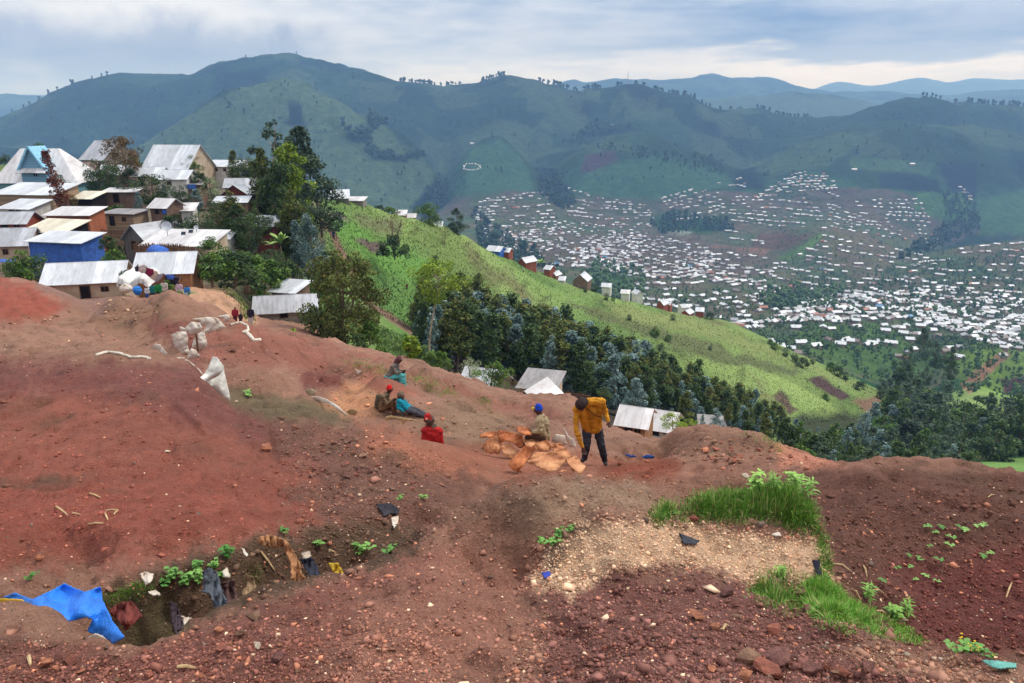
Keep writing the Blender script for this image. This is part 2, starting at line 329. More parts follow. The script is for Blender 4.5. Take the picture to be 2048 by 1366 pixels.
# where people and sacks stand the rough ground stays at its trodden level
def trodden(px, rad, dz=0.0):
    pts = []
    for p in px:
        a_, t_ = at(p[0], p[1]); pts.append((float(a_) * p[2], p[2]))
    if len(pts) == 1: pts = pts * 2
    m_ = np.exp(-(pdist(pts, X[:, :NN], Y[:, :NN]) / rad) ** 4)
    Z[:, :NN] = Z[:, :NN] * (1 - m_) + np.minimum(Z[:, :NN], Z0[:, :NN] + dz) * m_
trodden([(830,870,13.6),(900,880,13.9),(1000,905,14.2),(1100,920,14.3),(1240,930,14.2)], 1.6, -.06)
trodden([(1000,905,13.2),(1100,920,13.2),(1200,930,13.2)], 1.0, -.05)
trodden([(990,930,12.4),(1080,945,12.4),(1150,945,12.6)], .8, -.10)
trodden([(820,870,13.0),(880,880,13.0)], .8, -.12)
trodden([(740,830,20.6),(870,840,20.4)], 1.6, -.12)
trodden([(740,850,18.5),(880,860,18.0)], 1.6, -.2)
trodden([(770,775,22.8),(830,775,22.6)], 1.2, -.12)
trodden([(380,700,20),(440,690,21),(430,660,24)], 2.0, -.05)
trodden([(430,790,15.6),(460,800,15.4)], 1.0, -.1)
trodden([(60,560,60),(180,600,55),(240,590,50),(330,602,50),(390,628,50),(500,650,54)], 5, -.15)
trodden([(290,605,52),(380,605,52)], 5, -.1)
U, V = uv(X / Y, Z / Y)

# ------------------------------------------------------------------ land cover (what grows or lies where), per terrain vertex
COL = np.zeros((NA, NS, 3))
VEG = np.zeros((NA, NS))
def sdf(poly, u, v):
    """signed distance in pixels, positive inside"""
    d = np.full(u.shape, 1e9); ins = np.zeros(u.shape, bool); n = len(poly)
    for k in range(n):
        x0, y0 = poly[k]; x1, y1 = poly[(k + 1) % n]
        dx, dy = x1 - x0, y1 - y0
        s = np.clip(((u - x0) * dx + (v - y0) * dy) / (dx * dx + dy * dy + 1e-9), 0, 1)
        d = np.minimum(d, np.hypot(u - x0 - s * dx, v - y0 - s * dy))
        if y0 != y1:
            ins ^= ((v < y0) != (v < y1)) & (u < x0 + (v - y0) / (y1 - y0) * dx)
    return np.where(ins, d, -d)
def paint(poly, rgb, feather=12, warp=10, y0=0, y1=1e9, k=1.0, veg=None, wl=30, seed=0):
    p = np.array(poly, float); j0 = int(np.searchsorted(S, math.log(max(y0, 1)))); j1 = int(np.searchsorted(S, math.log(min(y1, 14500)))) + 1
    sub = (slice(None), slice(j0, j1)); u, v = U[sub], V[sub]; m_ = feather + warp + 4
    box = (u > p[:, 0].min() - m_) & (u < p[:, 0].max() + m_) & (v > p[:, 1].min() - m_) & (v < p[:, 1].max() + m_)
    ii, jj = np.nonzero(box); uu, vv = u[ii, jj], v[ii, jj]
    wx = warp * 1.6 * fbm(uu / wl, vv / wl, 4, 200 + seed, .65); wy = warp * 1.2 * fbm(uu / wl, vv / wl, 4, 300 + seed, .65)
    s = np.clip(sdf(poly, uu + wx, vv + wy) / feather * .5 + .5, 0, 1) * k
    s = s * s * (3 - 2 * s)
    C_ = COL[ii, jj + j0]; COL[ii, jj + j0] = C_ * (1 - s[:, None]) + np.array(rgb) * s[:, None]
    if veg is not None: VEG[ii, jj + j0] = VEG[ii, jj + j0] * (1 - s) + veg * s
D = 1.28
def d_(r, g, b):
    q = c(r, g, b, D); l = .3 * q[0] + .5 * q[1] + .2 * q[2]
    return tuple((x * .80 + l * .20) * g for x, g in zip(q, (1.02, 1.02, .90)))
COL[:, near] = d_(143, 99, 82)
nb = fbm(x_ / 2.5, y_ / 2.5, 4, 91)
COL[:, near] = COL[:, near] * (1 + 0.25 * nb[..., None])
MINE = [
 ([(-400,1130),(-400,760),(0,735),(370,760),(560,850),(720,940),(800,1010),(640,1050),(430,1090),(200,1130)], (146,76,60), 30, 30),
 ([(-400,1120),(-400,900),(100,940),(420,950),(650,1000),(560,1070),(300,1110),(60,1120)], (150,72,56), 40, 30),
 ([(-400,780),(-400,705),(0,710),(370,715),(470,800),(600,850),(760,960),(600,930),(430,870),(250,800),(100,780)], (122,66,62), 25, 25),
 ([(560,830),(760,850),(930,900),(960,970),(880,1050),(760,1130),(700,1060),(560,980),(640,930),(540,870)], (118,76,64), 20, 24),
 ([(700,850),(900,880),(980,920),(980,960),(880,950),(740,900)], (163,95,70), 14, 16),
 ([(-400,1205),(260,1300),(420,1240),(850,1095),(1060,1120),(900,1300),(820,1400),(-400,1400)], (134,78,68), 14, 14),
 ([(700,1190),(860,1100),(1100,940),(1320,960),(1200,1060),(1100,1200),(1040,1400),(640,1400)], (160,103,86), 45, 30),
 ([(1060,1190),(1250,1130),(1480,1160),(1640,1200),(1760,1290),(2500,1400),(1080,1400)], (128,78,72), 20, 24),
 ([(1000,1010),(1140,945),(1300,955),(1330,1035),(1180,1035),(1060,1080)], (158,122,100), 22, 20),
 ([(1060,1165),(1100,1085),(1190,1040),(1320,1045),(1640,1080),(1660,1160),(1520,1165),(1380,1125),(1220,1145),(1150,1190)], (205,163,133), 10, 14),
 ([(1080,1110),(1130,1060),(1190,1045),(1130,1130),(1090,1160)], (128,98,80), 8, 8),
 ([(1640,1290),(1780,1290),(2500,1330),(2500,1400),(2000,1400),(1760,1340)], (160,112,92), 10, 10),
 ([(1500,960),(1650,930),(2500,930),(2500,1260),(2048,1300),(1850,1290),(1730,1230),(1660,1120),(1620,1010)], (106,64,54), 12, 10),
 ([(1780,1130),(2048,1080),(2500,1080),(2500,1330),(2048,1330),(1820,1290)], (112,54,50), 30, 20),
 ([(1640,925),(1760,918),(2060,925),(2060,945),(1700,940)], (150,98,82), 8, 6),
 ([(1300,950),(1400,915),(1660,925),(1500,965),(1420,1000),(1320,985)], (150,98,80), 16, 12),
 ([(860,905),(950,880),(1020,865),(1150,900),(1220,920),(1370,920),(1360,955),(1180,955),(1000,965),(940,930)], (150,86,62), 10, 12),
 ([(1190,945),(1220,925),(1350,915),(1370,935),(1300,960)], (138,66,44), 6, 6),
 ([(440,770),(700,815),(700,850),(560,840),(455,815)], (104,88,64), 8, 8),
 ([(600,735),(700,745),(680,775),(600,785)], (110,52,46), 8, 8),
 ([(650,815),(700,770),(740,750),(800,760),(790,800),(740,830),(690,835)], (184,122,84), 10, 8),
 ([(720,760),(770,745),(840,790),(800,800)], (152,84,66), 6, 6),
 ([(800,835),(960,800),(1060,850),(960,880),(880,870)], (138,104,82), 12, 12),
 ([(540,680),(700,700),(860,750),(1000,800),(1060,800),(1180,860),(1000,820),(900,790),(760,730),(600,700)], (138,84,70), 6, 8),
 ([(1310,885),(1400,850),(1560,885),(1600,920),(1400,910),(1300,905)], (134,92,74), 8, 8),
 ([(1550,890),(1580,882),(1680,925),(1650,940),(1560,930)], (188,116,92), 6, 5),
 ([(-400,548),(0,548),(60,562),(140,600),(110,640),(0,648),(-400,648)], (146,66,48), 10, 10),
 ([(60,548),(140,575),(300,600),(200,640),(150,620),(100,590)], (128,92,84), 10, 10),
 ([(150,650),(240,585),(330,595),(400,640),(380,700),(300,690),(200,670)], (132,92,72), 12, 14),
 ([(290,640),(380,640),(420,720),(380,730),(320,690)], (124,66,56), 8, 10),
 ([(-400,640),(100,650),(340,690),(360,725),(-400,710)], (146,102,84), 14, 14),
 ([(400,655),(500,640),(660,690),(800,760),(640,745),(500,740),(420,720)], (142,82,68), 14, 14),
]
for k, (poly, rgb, fe, wa) in enumerate(MINE): paint(poly, d_(*rgb), fe * 1.5, wa * 1.7, 0, 62, k=.88, seed=k)
# yard by the beige house and rough ground round it
paint([(330,640),(360,560),(420,545),(500,600),(520,650),(440,650)], d_(176,128,100), 8, 8, 50, 90)
# grime and fine mottling
fine = fbm(x_ / .5, y_ / .5, 4, 95)[..., None]
COL[:, near] *= 1 + 0.22 * fine
drk = np.clip(fbm(x_ / .9, y_ / .9, 4, 97) - .22, 0, 1)[..., None] * 1.2
COL[:, near] = COL[:, near] * (1 - drk) + np.array(d_(92, 70, 54)) * drk
olive = [([(560,1070),(700,1040),(840,1060),(820,1110),(680,1150),(420,1230),(260,1290),(190,1250),(200,1180),(380,1110)], (96,70,54))]
for p, rgb in olive: paint(p, d_(*rgb), 16, 20, 3.3, 9)
paint([(230,1230),(330,1190),(380,1240),(330,1310),(250,1300)], d_(98,82,56), 8, 8, 3.3, 6)

# village hill and green slope
COL[:, mid] = d_(104, 118, 66); VEG[:, mid] = .8
hb = fbm(xm / 14, ym / 14, 4, 101)
GR = np.array(d_(98, 128, 52)); GB = np.array(d_(140, 160, 74)); BR = np.array(d_(122, 96, 72))
g1 = np.clip(.5 + .9 * fbm(xm / 30, ym / 30, 4, 103), 0, 1)[..., None]
COL[:, mid] = GR * (1 - g1) + GB * g1
pq = _h(np.floor((xm + 8 * fbm(xm / 30, ym / 30, 3, 131)) / 26), np.floor((ym + 14 * fbm(xm / 40, ym / 40, 3, 132)) / 34 + .4 * np.floor(xm / 26)), 133)[..., None]
COL[:, mid] *= .80 + .34 * pq
g2 = np.clip(fbm(xm / 11 + 50, ym / 26, 4, 105) - .30, 0, .6)[..., None] * 1.6
COL[:, mid] = COL[:, mid] * (1 - g2) + BR * g2
stp = (np.mod(zs, 3.2) > 2.7)[..., None] * stepm[..., None] * .5 * np.clip(.4 + 2.2 * fbm(xm / 5, ym / 9, 3, 107), 0, 1)[..., None]
COL[:, mid] = COL[:, mid] * (1 - stp) + np.array(d_(74, 82, 44)) * stp
G1 = [
 ([(-400,330),(560,380),(660,400),(640,520),(600,640),(-400,620)], (104,98,70), 20, 30, 75, 200, .5),
 ([(-400,330),(560,380),(520,470),(420,480),(200,480),(-400,480)], (128,112,92), 14, 16, 75, 200, .1),
 ([(170,470),(240,440),(250,520),(180,540)], (122,124,76), 10, 10, 75, 200, .6),
 ([(730,480),(840,500),(870,520),(860,700),(820,700),(740,620)], (104,142,56), 20, 14, 75, 300, 1),
 ([(650,410),(760,470),(860,530),(820,560),(740,520),(660,470)], (110,156,52), 14, 14, 75, 300, 1),
 ([(700,430),(800,440),(790,480),(720,450)], (124,128,78), 8, 8, 75, 300, 1),
 ([(648,425),(670,420),(700,440),(660,435)], (134,112,104), 4, 5, 75, 300, .2),
 ([(705,475),(770,485),(768,505),(735,500)], (120,98,92), 3, 5, 75, 300, .2),
 ([(655,440),(662,450),(690,500),(740,600),(860,680),(850,690),(730,610),(676,510),(650,450)], (146,110,88), 3, 3, 75, 300, .1),
 ([(880,690),(950,695),(1010,735),(960,760),(890,750)], (84,58,56), 8, 6, 75, 200, .1),
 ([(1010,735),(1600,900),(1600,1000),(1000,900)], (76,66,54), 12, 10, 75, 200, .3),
 ([(1610,758),(1640,750),(1700,795),(1680,800)], (88,62,62), 3, 4, 75, 500, .1),
 ([(1540,790),(1560,780),(1600,820),(1580,830)], (104,82,66), 5, 8, 75, 500, .1),
 ([(1700,800),(1790,780),(1800,800),(1740,830)], (134,98,74), 6, 8, 75, 500, .1),
 ([(1130,600),(1180,610),(1450,700),(1600,740),(1590,750),(1420,720),(1200,640)], (104,110,62), 5, 10, 75, 500, .8),
 ([(1200,600),(1400,640),(1700,760),(1780,800),(1600,730),(1400,670),(1240,640)], (134,142,72), 10, 10, 75, 500, .9),
 ([(1940,880),(2500,860),(2500,990),(1930,960)], (112,150,60), 6, 8, 75, 500, 1),
 ([(1930,905),(2060,890),(2060,900),(1960,920)], (104,104,62), 3, 4, 75, 500, 1),
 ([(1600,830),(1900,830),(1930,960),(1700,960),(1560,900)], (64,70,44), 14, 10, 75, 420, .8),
]
for k, (p, rgb, fe, wa, a0, a1, vg) in enumerate(G1): paint(p, d_(*rgb), fe, wa, a0, a1, veg=vg, seed=40 + k)

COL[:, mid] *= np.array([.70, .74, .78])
# valley and mountains
xf, yf_ = X[:, far], Y[:, far]
FG = np.array(c(70, 112, 70)); FD = np.array(c(34, 56, 42)); FL = np.array(c(116, 144, 84)); FB = np.array(c(96, 84, 70))
m1 = np.clip(.5 + 1.0 * fbm(xf / 240, yf_ / 240, 4, 111), 0, 1)[..., None]
cf = FG * (1 - m1) + FD * m1 * .6 + FG * m1 * .4
gl = np.clip(.25 - gul, 0, 1)[..., None] * np.clip((yf_ - 1700) / 500, 0, 1)[..., None]
cf = cf * (1 - np.clip(gl * 2.0, 0, .95)) + FD * np.clip(gl * 2.0, 0, .95)
# patchwork of fields: cells of a warped grid
qx, qy = xf + 60 * fbm(xf / 200, yf_ / 200, 3, 115), yf_ + 60 * fbm(xf / 200 + 9, yf_ / 200, 3, 117)
fld = _h(np.floor(qx / 150 + .3 * np.floor(qy / 110)), np.floor(qy / 190), 119)[..., None]
fm = np.clip((yf_ - 1500) / 300, 0, 1)[..., None] * (fld > .55)
cf = cf * (1 - .35 * fm) + (FL * (fld > .75) + FD * (fld <= .75)) * .35 * fm
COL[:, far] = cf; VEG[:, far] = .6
town = np.clip(.5 + 1.1 * fbm(xf / 70, yf_ / 70, 4, 121), 0, 1)[..., None]
tz = ((yf_ > 480) & (yf_ < 1900))[..., None]
tcol = np.array(c(84, 106, 74)) * (1 - town) + np.array(c(114, 106, 88)) * town
COL[:, far] = np.where(tz, tcol, COL[:, far])
FARP = [
 ([(270,292),(400,215),(500,165),(570,150),(650,185),(750,240),(870,340),(870,380),(820,430),(500,430),(250,420)], (104,136,86), 6, 6, 1900, 2450, 1),
 ([(575,205),(600,205),(605,240),(625,255),(560,250),(580,235)], (50,70,60), 3, 6, 1900, 2500, 1),
 ([(735,232),(775,230),(783,240),(755,246),(752,262),(742,250)], (36,58,44), 2, 3, 1900, 2500, 1),
 ([(700,272),(740,274),(740,282),(702,282)], (36,58,44), 2, 4, 1900, 2500, 1),
 ([(730,292),(750,300),(770,312),(850,308),(850,314),(780,322),(750,318)], (36,58,44), 2, 3, 1900, 2500, 1),
 ([(860,380),(930,300),(1000,275),(1060,335),(1060,380),(940,392),(880,395)], (76,124,82), 5, 6, 1750, 2400, 1),
 ([(1075,390),(1110,350),(1160,330),(1330,310),(1440,345),(1470,370),(1340,395),(1240,400),(1150,392)], (76,124,80), 6, 6, 1750, 2400, 1),
 ([(1170,310),(1230,300),(1235,320),(1180,345),(1160,345)], (92,76,74), 4, 4, 1750, 2400, 1),
 ([(1180,262),(1260,252),(1270,262),(1150,275)], (36,58,46), 4, 5, 1900, 3200, 1),
 ([(1490,335),(1600,285),(1700,262),(1760,262),(1700,300),(1660,330),(1600,340),(1540,355)], (84,118,76), 6, 6, 1800, 2700, 1),
 ([(1700,310),(1870,325),(1860,350),(1700,335)], (82,122,74), 3, 4, 1750, 2600, 1),
 ([(1760,350),(1800,345),(1880,360),(1880,385),(1760,375)], (44,62,58), 2, 3, 1750, 2600, 1),
 ([(1875,325),(1950,325),(1955,400),(1900,385)], (44,60,62), 3, 4, 1750, 2600, 1),
 ([(1830,385),(1920,385),(1950,440),(1900,445),(1830,420)], (88,138,72), 4, 5, 1650, 2600, 1),
 ([(1950,400),(2048,380),(2400,380),(2400,480),(1960,470)], (80,128,72), 6, 6, 1600, 2600, 1),
 ([(1950,470),(2048,470),(1850,540),(1800,530),(1860,500)], (42,62,50), 6, 8, 1350, 2300, 1),
 ([(850,380),(880,350),(900,400),(850,440),(820,420)], (40,60,50), 5, 6, 1700, 2400, 1),
 ([(1080,330),(1110,340),(1150,400),(1120,420),(1080,380)], (38,58,48), 6, 6, 1700, 2400, 1),
 ([(1470,300),(1500,320),(1530,380),(1470,380)], (38,58,48), 6, 6, 1700, 2400, 1),
 ([(1330,425),(1440,440),(1470,460),(1330,470),(1300,450)], (46,84,54), 5, 6, 1200, 1800, 1),
 ([(1590,500),(1640,466),(1650,470),(1600,520),(1540,520)], (96,130,70), 3, 4, 900, 1600, 1),
 ([(1520,465),(1630,470),(1570,500),(1500,500)], (108,86,74), 5, 4, 1100, 1700, .2),
 ([(1330,484),(1400,488),(1540,500),(1530,512),(1420,502),(1330,494)], (150,112,92), 2, 3, 1000, 1700, .1),
 ([(1340,462),(1385,464),(1380,474),(1330,472)], (150,160,150), 2, 2, 1000, 1700, .1),
 ([(960,500),(1300,450),(1420,480),(1560,520),(1480,550),(1250,545),(1050,520)], (104,94,82), 14, 20, 800, 1600, .2),
 ([(1180,540),(1260,540),(1270,590),(1190,590)], (74,112,60), 8, 8, 600, 1100, 1),
 ([(1600,660),(1750,640),(1850,690),(1950,700),(1820,770),(1680,740),(1580,690)], (88,118,62), 14, 16, 460, 700, 1),
 ([(1690,640),(1720,640),(1735,665),(1710,665)], (88,66,62), 4, 4, 460, 700, .3),
 ([(1880,690),(2048,700),(2400,720),(2400,840),(1990,790),(1930,760)], (112,140,66), 10, 10, 430, 800, 1),
 ([(2000,760),(2060,750),(2060,790),(2010,790)], (86,58,64), 4, 4, 430, 800, .2),
 ([(1920,770),(1960,735),(2010,700),(2020,710),(1975,750),(1940,790)], (152,116,92), 4, 4, 430, 800, .1),
 ([(1600,560),(2048,575),(2048,640),(1750,620),(1530,600)], (98,94,76), 16, 20, 600, 1300, .3),
 ([(1380,172),(1520,185),(1760,205),(1900,230),(1760,260),(1400,230)], (96,128,96), 8, 8, 3800, 5400, 1),
]
COL[:, far] *= 1 + np.clip((Y[:, far, None] - 1500) / 600, 0, 1) * (np.array([.62, .54, .86]) - 1)  # blue of the haze partly painted in: cover darkens and turns bluer with distance
for k, (p, rgb, fe, wa, a0, a1, vg) in enumerate(FARP): paint(p, tuple(x * (k_ if a0 >= 1600 else 1) for x, k_ in zip(c(*rgb), (.70, .62, .90))), fe, wa, a0, a1, veg=vg, seed=70 + k, wl=14)  # far patches carry the same painted haze tint

# ------------------------------------------------------------------ materials
MATS = {}
def mat(name, fn):
    if name in MATS: return MATS[name]
    m = bpy.data.materials.new(name); m.use_nodes = True
    t = NT(m.node_tree); bs = m.node_tree.nodes['Principled BSDF']
    bs.inputs['Specular IOR Level'].default_value = 0.25
    fn(t, bs); MATS[name] = m; return m
def geo(t): return t.n('ShaderNodeNewGeometry').outputs['Position']
def objc(t): return t.n('ShaderNodeTexCoord').outputs['Object']
def bump(t, bs, h, strength=.5, dist=.02):
    b = t.n('ShaderNodeBump', i_Strength=strength, i_Distance=dist); t.l(h, b.inputs['Height']); t.l(b.outputs[0], bs.inputs['Normal'])
def m_ground(t, bs):
    p = geo(t); a = t.n('ShaderNodeAttribute', attribute_name='Col').outputs['Color']
    n1 = t.noise(p, 45, 5, .65); n2 = t.noise(p, 9, 5, .6); n3 = t.noise(p, 150, 3, .6)
    k = t.math('ADD', t.math('MULTIPLY', n1, 1.1), t.math('ADD', t.math('MULTIPLY', n2, .7), .08))
    k = t.math('ADD', k, t.math('MULTIPLY', t.math('SUBTRACT', n3, .5), .5))
    g = t.n('ShaderNodeCombineXYZ'); [t.l(k, g.inputs[i]) for i in range(3)]
    cc = t.mix(1.0, a, g.outputs[0], 'MULTIPLY')
    sp = t.math('GREATER_THAN', t.noise(p, 60, 2, .5), .72)
    cc = t.mix(t.math('MULTIPLY', sp, .5), cc, c(205, 165, 140))
    t.l(cc, bs.inputs['Base Color']); bs.inputs['Roughness'].default_value = .95
    vor = t.n('ShaderNodeTexVoronoi', i_Scale=28.0); t.l(p, vor.inputs['Vector'])
    h = t.math('ADD', t.math('MULTIPLY', n1, 1.0), t.math('ADD', t.math('MULTIPLY', n3, .45), t.math('MULTIPLY', vor.outputs['Distance'], -.35)))
    bump(t, bs, h, 1.0, .05)
def m_hill(t, bs):
    p = geo(t); a = t.n('ShaderNodeAttribute', attribute_name='Col').outputs['Color']
    n1 = t.noise(p, 1.1, 6, .7); n2 = t.noise(p, .25, 4, .6)
    k = t.math('ADD', t.math('MULTIPLY', n1, .9), t.math('ADD', t.math('MULTIPLY', n2, .5), .3))
    g = t.n('ShaderNodeCombineXYZ'); [t.l(k, g.inputs[i]) for i in range(3)]
    t.l(t.mix(1.0, a, g.outputs[0], 'MULTIPLY'), bs.inputs['Base Color']); bs.inputs['Roughness'].default_value = .95
    bs.inputs['Specular IOR Level'].default_value = .1
    bump(t, bs, n1, 1.0, .5)
def m_mount(t, bs):
    p = geo(t); a = t.n('ShaderNodeAttribute', attribute_name='Col').outputs['Color']
    n1 = t.noise(p, .045, 7, .68); n2 = t.noise(p, .012, 4, .6)
    sp = t.ramp(n1, (.32, (.38, .41, .46)), (.5, (.60, .60, .62)), (.66, (.84, .84, .80)))
    cc = t.mix(1.0, a, sp, 'MULTIPLY')
    t.l(cc, bs.inputs['Base Color']); bs.inputs['Roughness'].default_value = 1
    bs.inputs['Specular IOR Level'].default_value = .05
    bump(t, bs, n1, .7, 12)

# ------------------------------------------------------------------ mesh helpers
def mesh(name, v, f, k=None, smooth=False):
    """v (n,3); f either an (m,k) array or a list of index lists"""
    me = bpy.data.meshes.new(name)
    v = np.asarray(v, np.float32)
    if isinstance(f, np.ndarray):
        m_, k = f.shape
        me.vertices.add(len(v)); me.vertices.foreach_set('co', v.ravel())
        me.loops.add(m_ * k); me.loops.foreach_set('vertex_index', f.astype(np.int32).ravel())
        me.polygons.add(m_); me.polygons.foreach_set('loop_start', np.arange(0, m_ * k, k, dtype=np.int32))
        me.polygons.foreach_set('loop_total', np.full(m_, k, np.int32))
        me.update(calc_edges=True)
    else:
        me.from_pydata([tuple(map(float, p)) for p in v], [], [tuple(q) for q in f])
    if smooth: me.polygons.foreach_set('use_smooth', np.ones(len(me.polygons), bool))
    me.update(); return me
def obj(name, me, m=None, parent=None, loc=(0, 0, 0), rz=0.0, scale=None):
    o = bpy.data.objects.new(name, me); col.objects.link(o)
    if m is not None and me is not None and not me.materials:
        for q in (m if isinstance(m, (list, tuple)) else [m]): me.materials.append(q)
    o.location = loc; o.rotation_euler = (0, 0, rz)
    if scale is not None: o.scale = scale if isinstance(scale, (tuple, list)) else (scale,) * 3
    if parent is not None: o.parent = parent
    return o
def tag(o, label=None, cat=None, group=None, kind=None):
    if cat and not kind: kind = 'thing'
    for k, v in (('label', label), ('category', cat), ('group', group), ('kind', kind)):
        if v: o[k] = v
    return o
def empty(name, loc=(0, 0, 0), rz=0.0): return obj(name, None, None, None, loc, rz)
def setcol(me, cols, name='Col'):
    at_ = me.color_attributes.new(name, 'FLOAT_COLOR', 'POINT')
    cc = np.ones((len(me.vertices), 4), np.float32); cc[:, :3] = cols
    at_.data.foreach_set('color', cc.ravel())
def copy_tree(o, **kw):
    n = o.copy(); col.objects.link(n)
    for ch in o.children:
        d = ch.copy(); col.objects.link(d); d.parent = n
        for g in ch.children:
            e = g.copy(); col.objects.link(e); e.parent = d
    return n

def sheet(name, s0, s1, m, label):
    """one piece of the terrain between two rows of the polar grid (they share their border rows)"""
    x, y, z = X[:, s0:s1], Y[:, s0:s1], Z[:, s0:s1]; n = s1 - s0
    v = np.stack([x, y, z], -1).reshape(-1, 3)
    i, j = np.meshgrid(np.arange(NA - 1), np.arange(n - 1), indexing='ij'); b = i * n + j
    f = np.stack([b, b + n, b + n + 1, b + 1], -1).reshape(-1, 4)
    me = mesh(name, v, f, smooth=True); setcol(me, COL[:, s0:s1].reshape(-1, 3))
    return tag(obj(name, me, m), kind='structure')
M_G, M_H, M_M = mat('red_earth', m_ground), mat('hillside', m_hill), mat('mountain', m_mount)
e1, e2 = seg[0][2], seg[0][2] + seg[1][2]
# soften the colour seam between mine earth and hillside
for k in range(24):
    f_ = (k + 1) / 25; COL[:, e1 - 24 + k] = COL[:, e1 - 24 + k] * (1 - f_ * .7) + COL[:, e1 + 2] * f_ * .7
sheet('ground', 0, e1 + 1, M_G, '')
sheet('hillside', e1, e2 + 1, M_H, '')
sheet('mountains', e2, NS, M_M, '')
# flat earth under and behind the camera
bk = obj('terrace', mesh('terrace', [(-200, -200, -1.78), (200, -200, -1.78), (200, 1.2, -1.9), (-200, 1.2, -1.9)], [(0, 1, 2, 3)]), mat('terrace_earth', lambda t, b: (b.inputs['Base Color'].__setattr__('default_value', (*d_(134, 90, 75), 1)))))
tag(bk, kind='structure')

# ------------------------------------------------------------------ haze
def m_haze(t, bs):
    t.t.nodes.remove(bs); o_ = [n for n in t.t.nodes if n.type == 'OUTPUT_MATERIAL'][0]
    pv = t.n('ShaderNodeVolumePrincipled'); pv.inputs['Color'].default_value = (.28, .52, .98, 1); pv.inputs['Absorption Color'].default_value = (1, 1, 1, 1)
    pv.inputs['Density'].default_value = 0.00014; pv.inputs['Anisotropy'].default_value = 0.0
    t.l(pv.outputs[0], o_.inputs['Volume'])
zlo, zhi = float(Z.min()) - 1, float(Z.max()) + 8
hv = [(x, y, z) for z in (zlo, max(zhi, 60)) for x, y in ((-16500, -220), (16500, -220), (16500, 15000), (-16500, 15000))]
hz = obj('haze', mesh('haze', hv, [(0, 3, 2, 1), (4, 5, 6, 7), (0, 1, 5, 4), (1, 2, 6, 5), (2, 3, 7, 6), (3, 0, 4, 7)]), mat('haze', m_haze))
tag(hz, label='pale blue haze in the air over the whole valley', kind='stuff')

# ------------------------------------------------------------------ merged scatter
def icosa():
    p = (1 + 5 ** .5) / 2
    v = np.array([(-1,p,0),(1,p,0),(-1,-p,0),(1,-p,0),(0,-1,p),(0,1,p),(0,-1,-p),(0,1,-p),(p,0,-1),(p,0,1),(-p,0,-1),(-p,0,1)], float)
    f = np.array([(0,11,5),(0,5,1),(0,1,7),(0,7,10),(0,10,11),(1,5,9),(5,11,4),(11,10,2),(10,7,6),(7,1,8),(3,9,4),(3,4,2),(3,2,6),(3,6,8),(3,8,9),(4,9,5),(2,4,11),(6,2,10),(8,6,7),(9,8,1)])
    return v / np.linalg.norm(v[0]), f
IV, IF = icosa()
def rotz(a):
    c_, s_ = np.cos(a), np.sin(a); o = np.zeros_like(a); l = np.ones_like(a)
    return np.stack([np.stack([c_, -s_, o], -1), np.stack([s_, c_, o], -1), np.stack([o, o, l], -1)], -2)
def rotx(a):
    c_, s_ = np.cos(a), np.sin(a); o = np.zeros_like(a); l = np.ones_like(a)
    return np.stack([np.stack([l, o, o], -1), np.stack([o, c_, -s_], -1), np.stack([o, s_, c_], -1)], -2)
def rrot(n):
    return rotz(rng.uniform(0, 6.28, n)) @ rotx(rng.uniform(0, 3.14, n)) @ rotz(rng.uniform(0, 6.28, n))
def merged(bv, bf, pos, rot, scl):
    """bv (n,3) base, copies at pos with rotation matrices and per-axis scale"""
    N = len(pos); v = np.einsum('nij,nkj->nki', rot, bv[None] * scl[:, None, :]) + pos[:, None, :]
    f = bf[None] + (np.arange(N) * len(bv))[:, None, None]
    return v.reshape(-1, 3), f.reshape(-1, bf.shape[1])
def m_vcol(rough=.9, var=.0, spec=.2, trans=0.0, bmp=0, bsc=40, bd=.01):
    def fn(t, bs):
        a = t.n('ShaderNodeAttribute', attribute_name='Col').outputs['Color']
        if var:
            n = t.noise(objc(t), bsc, 4, .6); k = t.math('ADD', t.math('MULTIPLY', n, var * 2), 1 - var)
            g = t.n('ShaderNodeCombineXYZ'); [t.l(k, g.inputs[i]) for i in range(3)]
            a = t.mix(1.0, a, g.outputs[0], 'MULTIPLY')
            if bmp: bump(t, bs, n, bmp, bd)
        t.l(a, bs.inputs['Base Color']); bs.inputs['Roughness'].default_value = rough; bs.inputs['Specular IOR Level'].default_value = spec
        if trans: bs.inputs['Transmission Weight'].default_value = 0
    return fn
NE = NN
dV = np.zeros((NA, NE)); dV[:, :-1] = np.clip(V[:, :NE - 1] - V[:, 1:NE], 0, 6)
vis = (U[:, :NE] > -60) & (U[:, :NE] < 2110) & (V[:, :NE] < 1420)
def pick(n, dens):
    p = (dV * vis * dens).ravel(); p /= p.sum(); k = rng.choice(len(p), n, p=p)
    i, j = k // NE, k % NE
    x = X[i, j] + rng.normal(0, .002, n) * Y[i, j]; y = Y[i, j] * (1 + rng.normal(0, .002, n))
    return x, y, bil(Z, x, y), i, j
un, vn = U[:, :NE], V[:, :NE]
def zone(poly, val, fe=25):
    return np.clip(sdf(poly, un, vn) / fe * .5 + .5, 0, 1) * val
dens = (.22 + .5 * np.clip((Y[:, :NE] - 12) / 12, 0, 1)) * (1 + 1.2 * np.clip(fbm(x_ / 1.2, y_ / 1.2, 3, 151), -.6, 1))
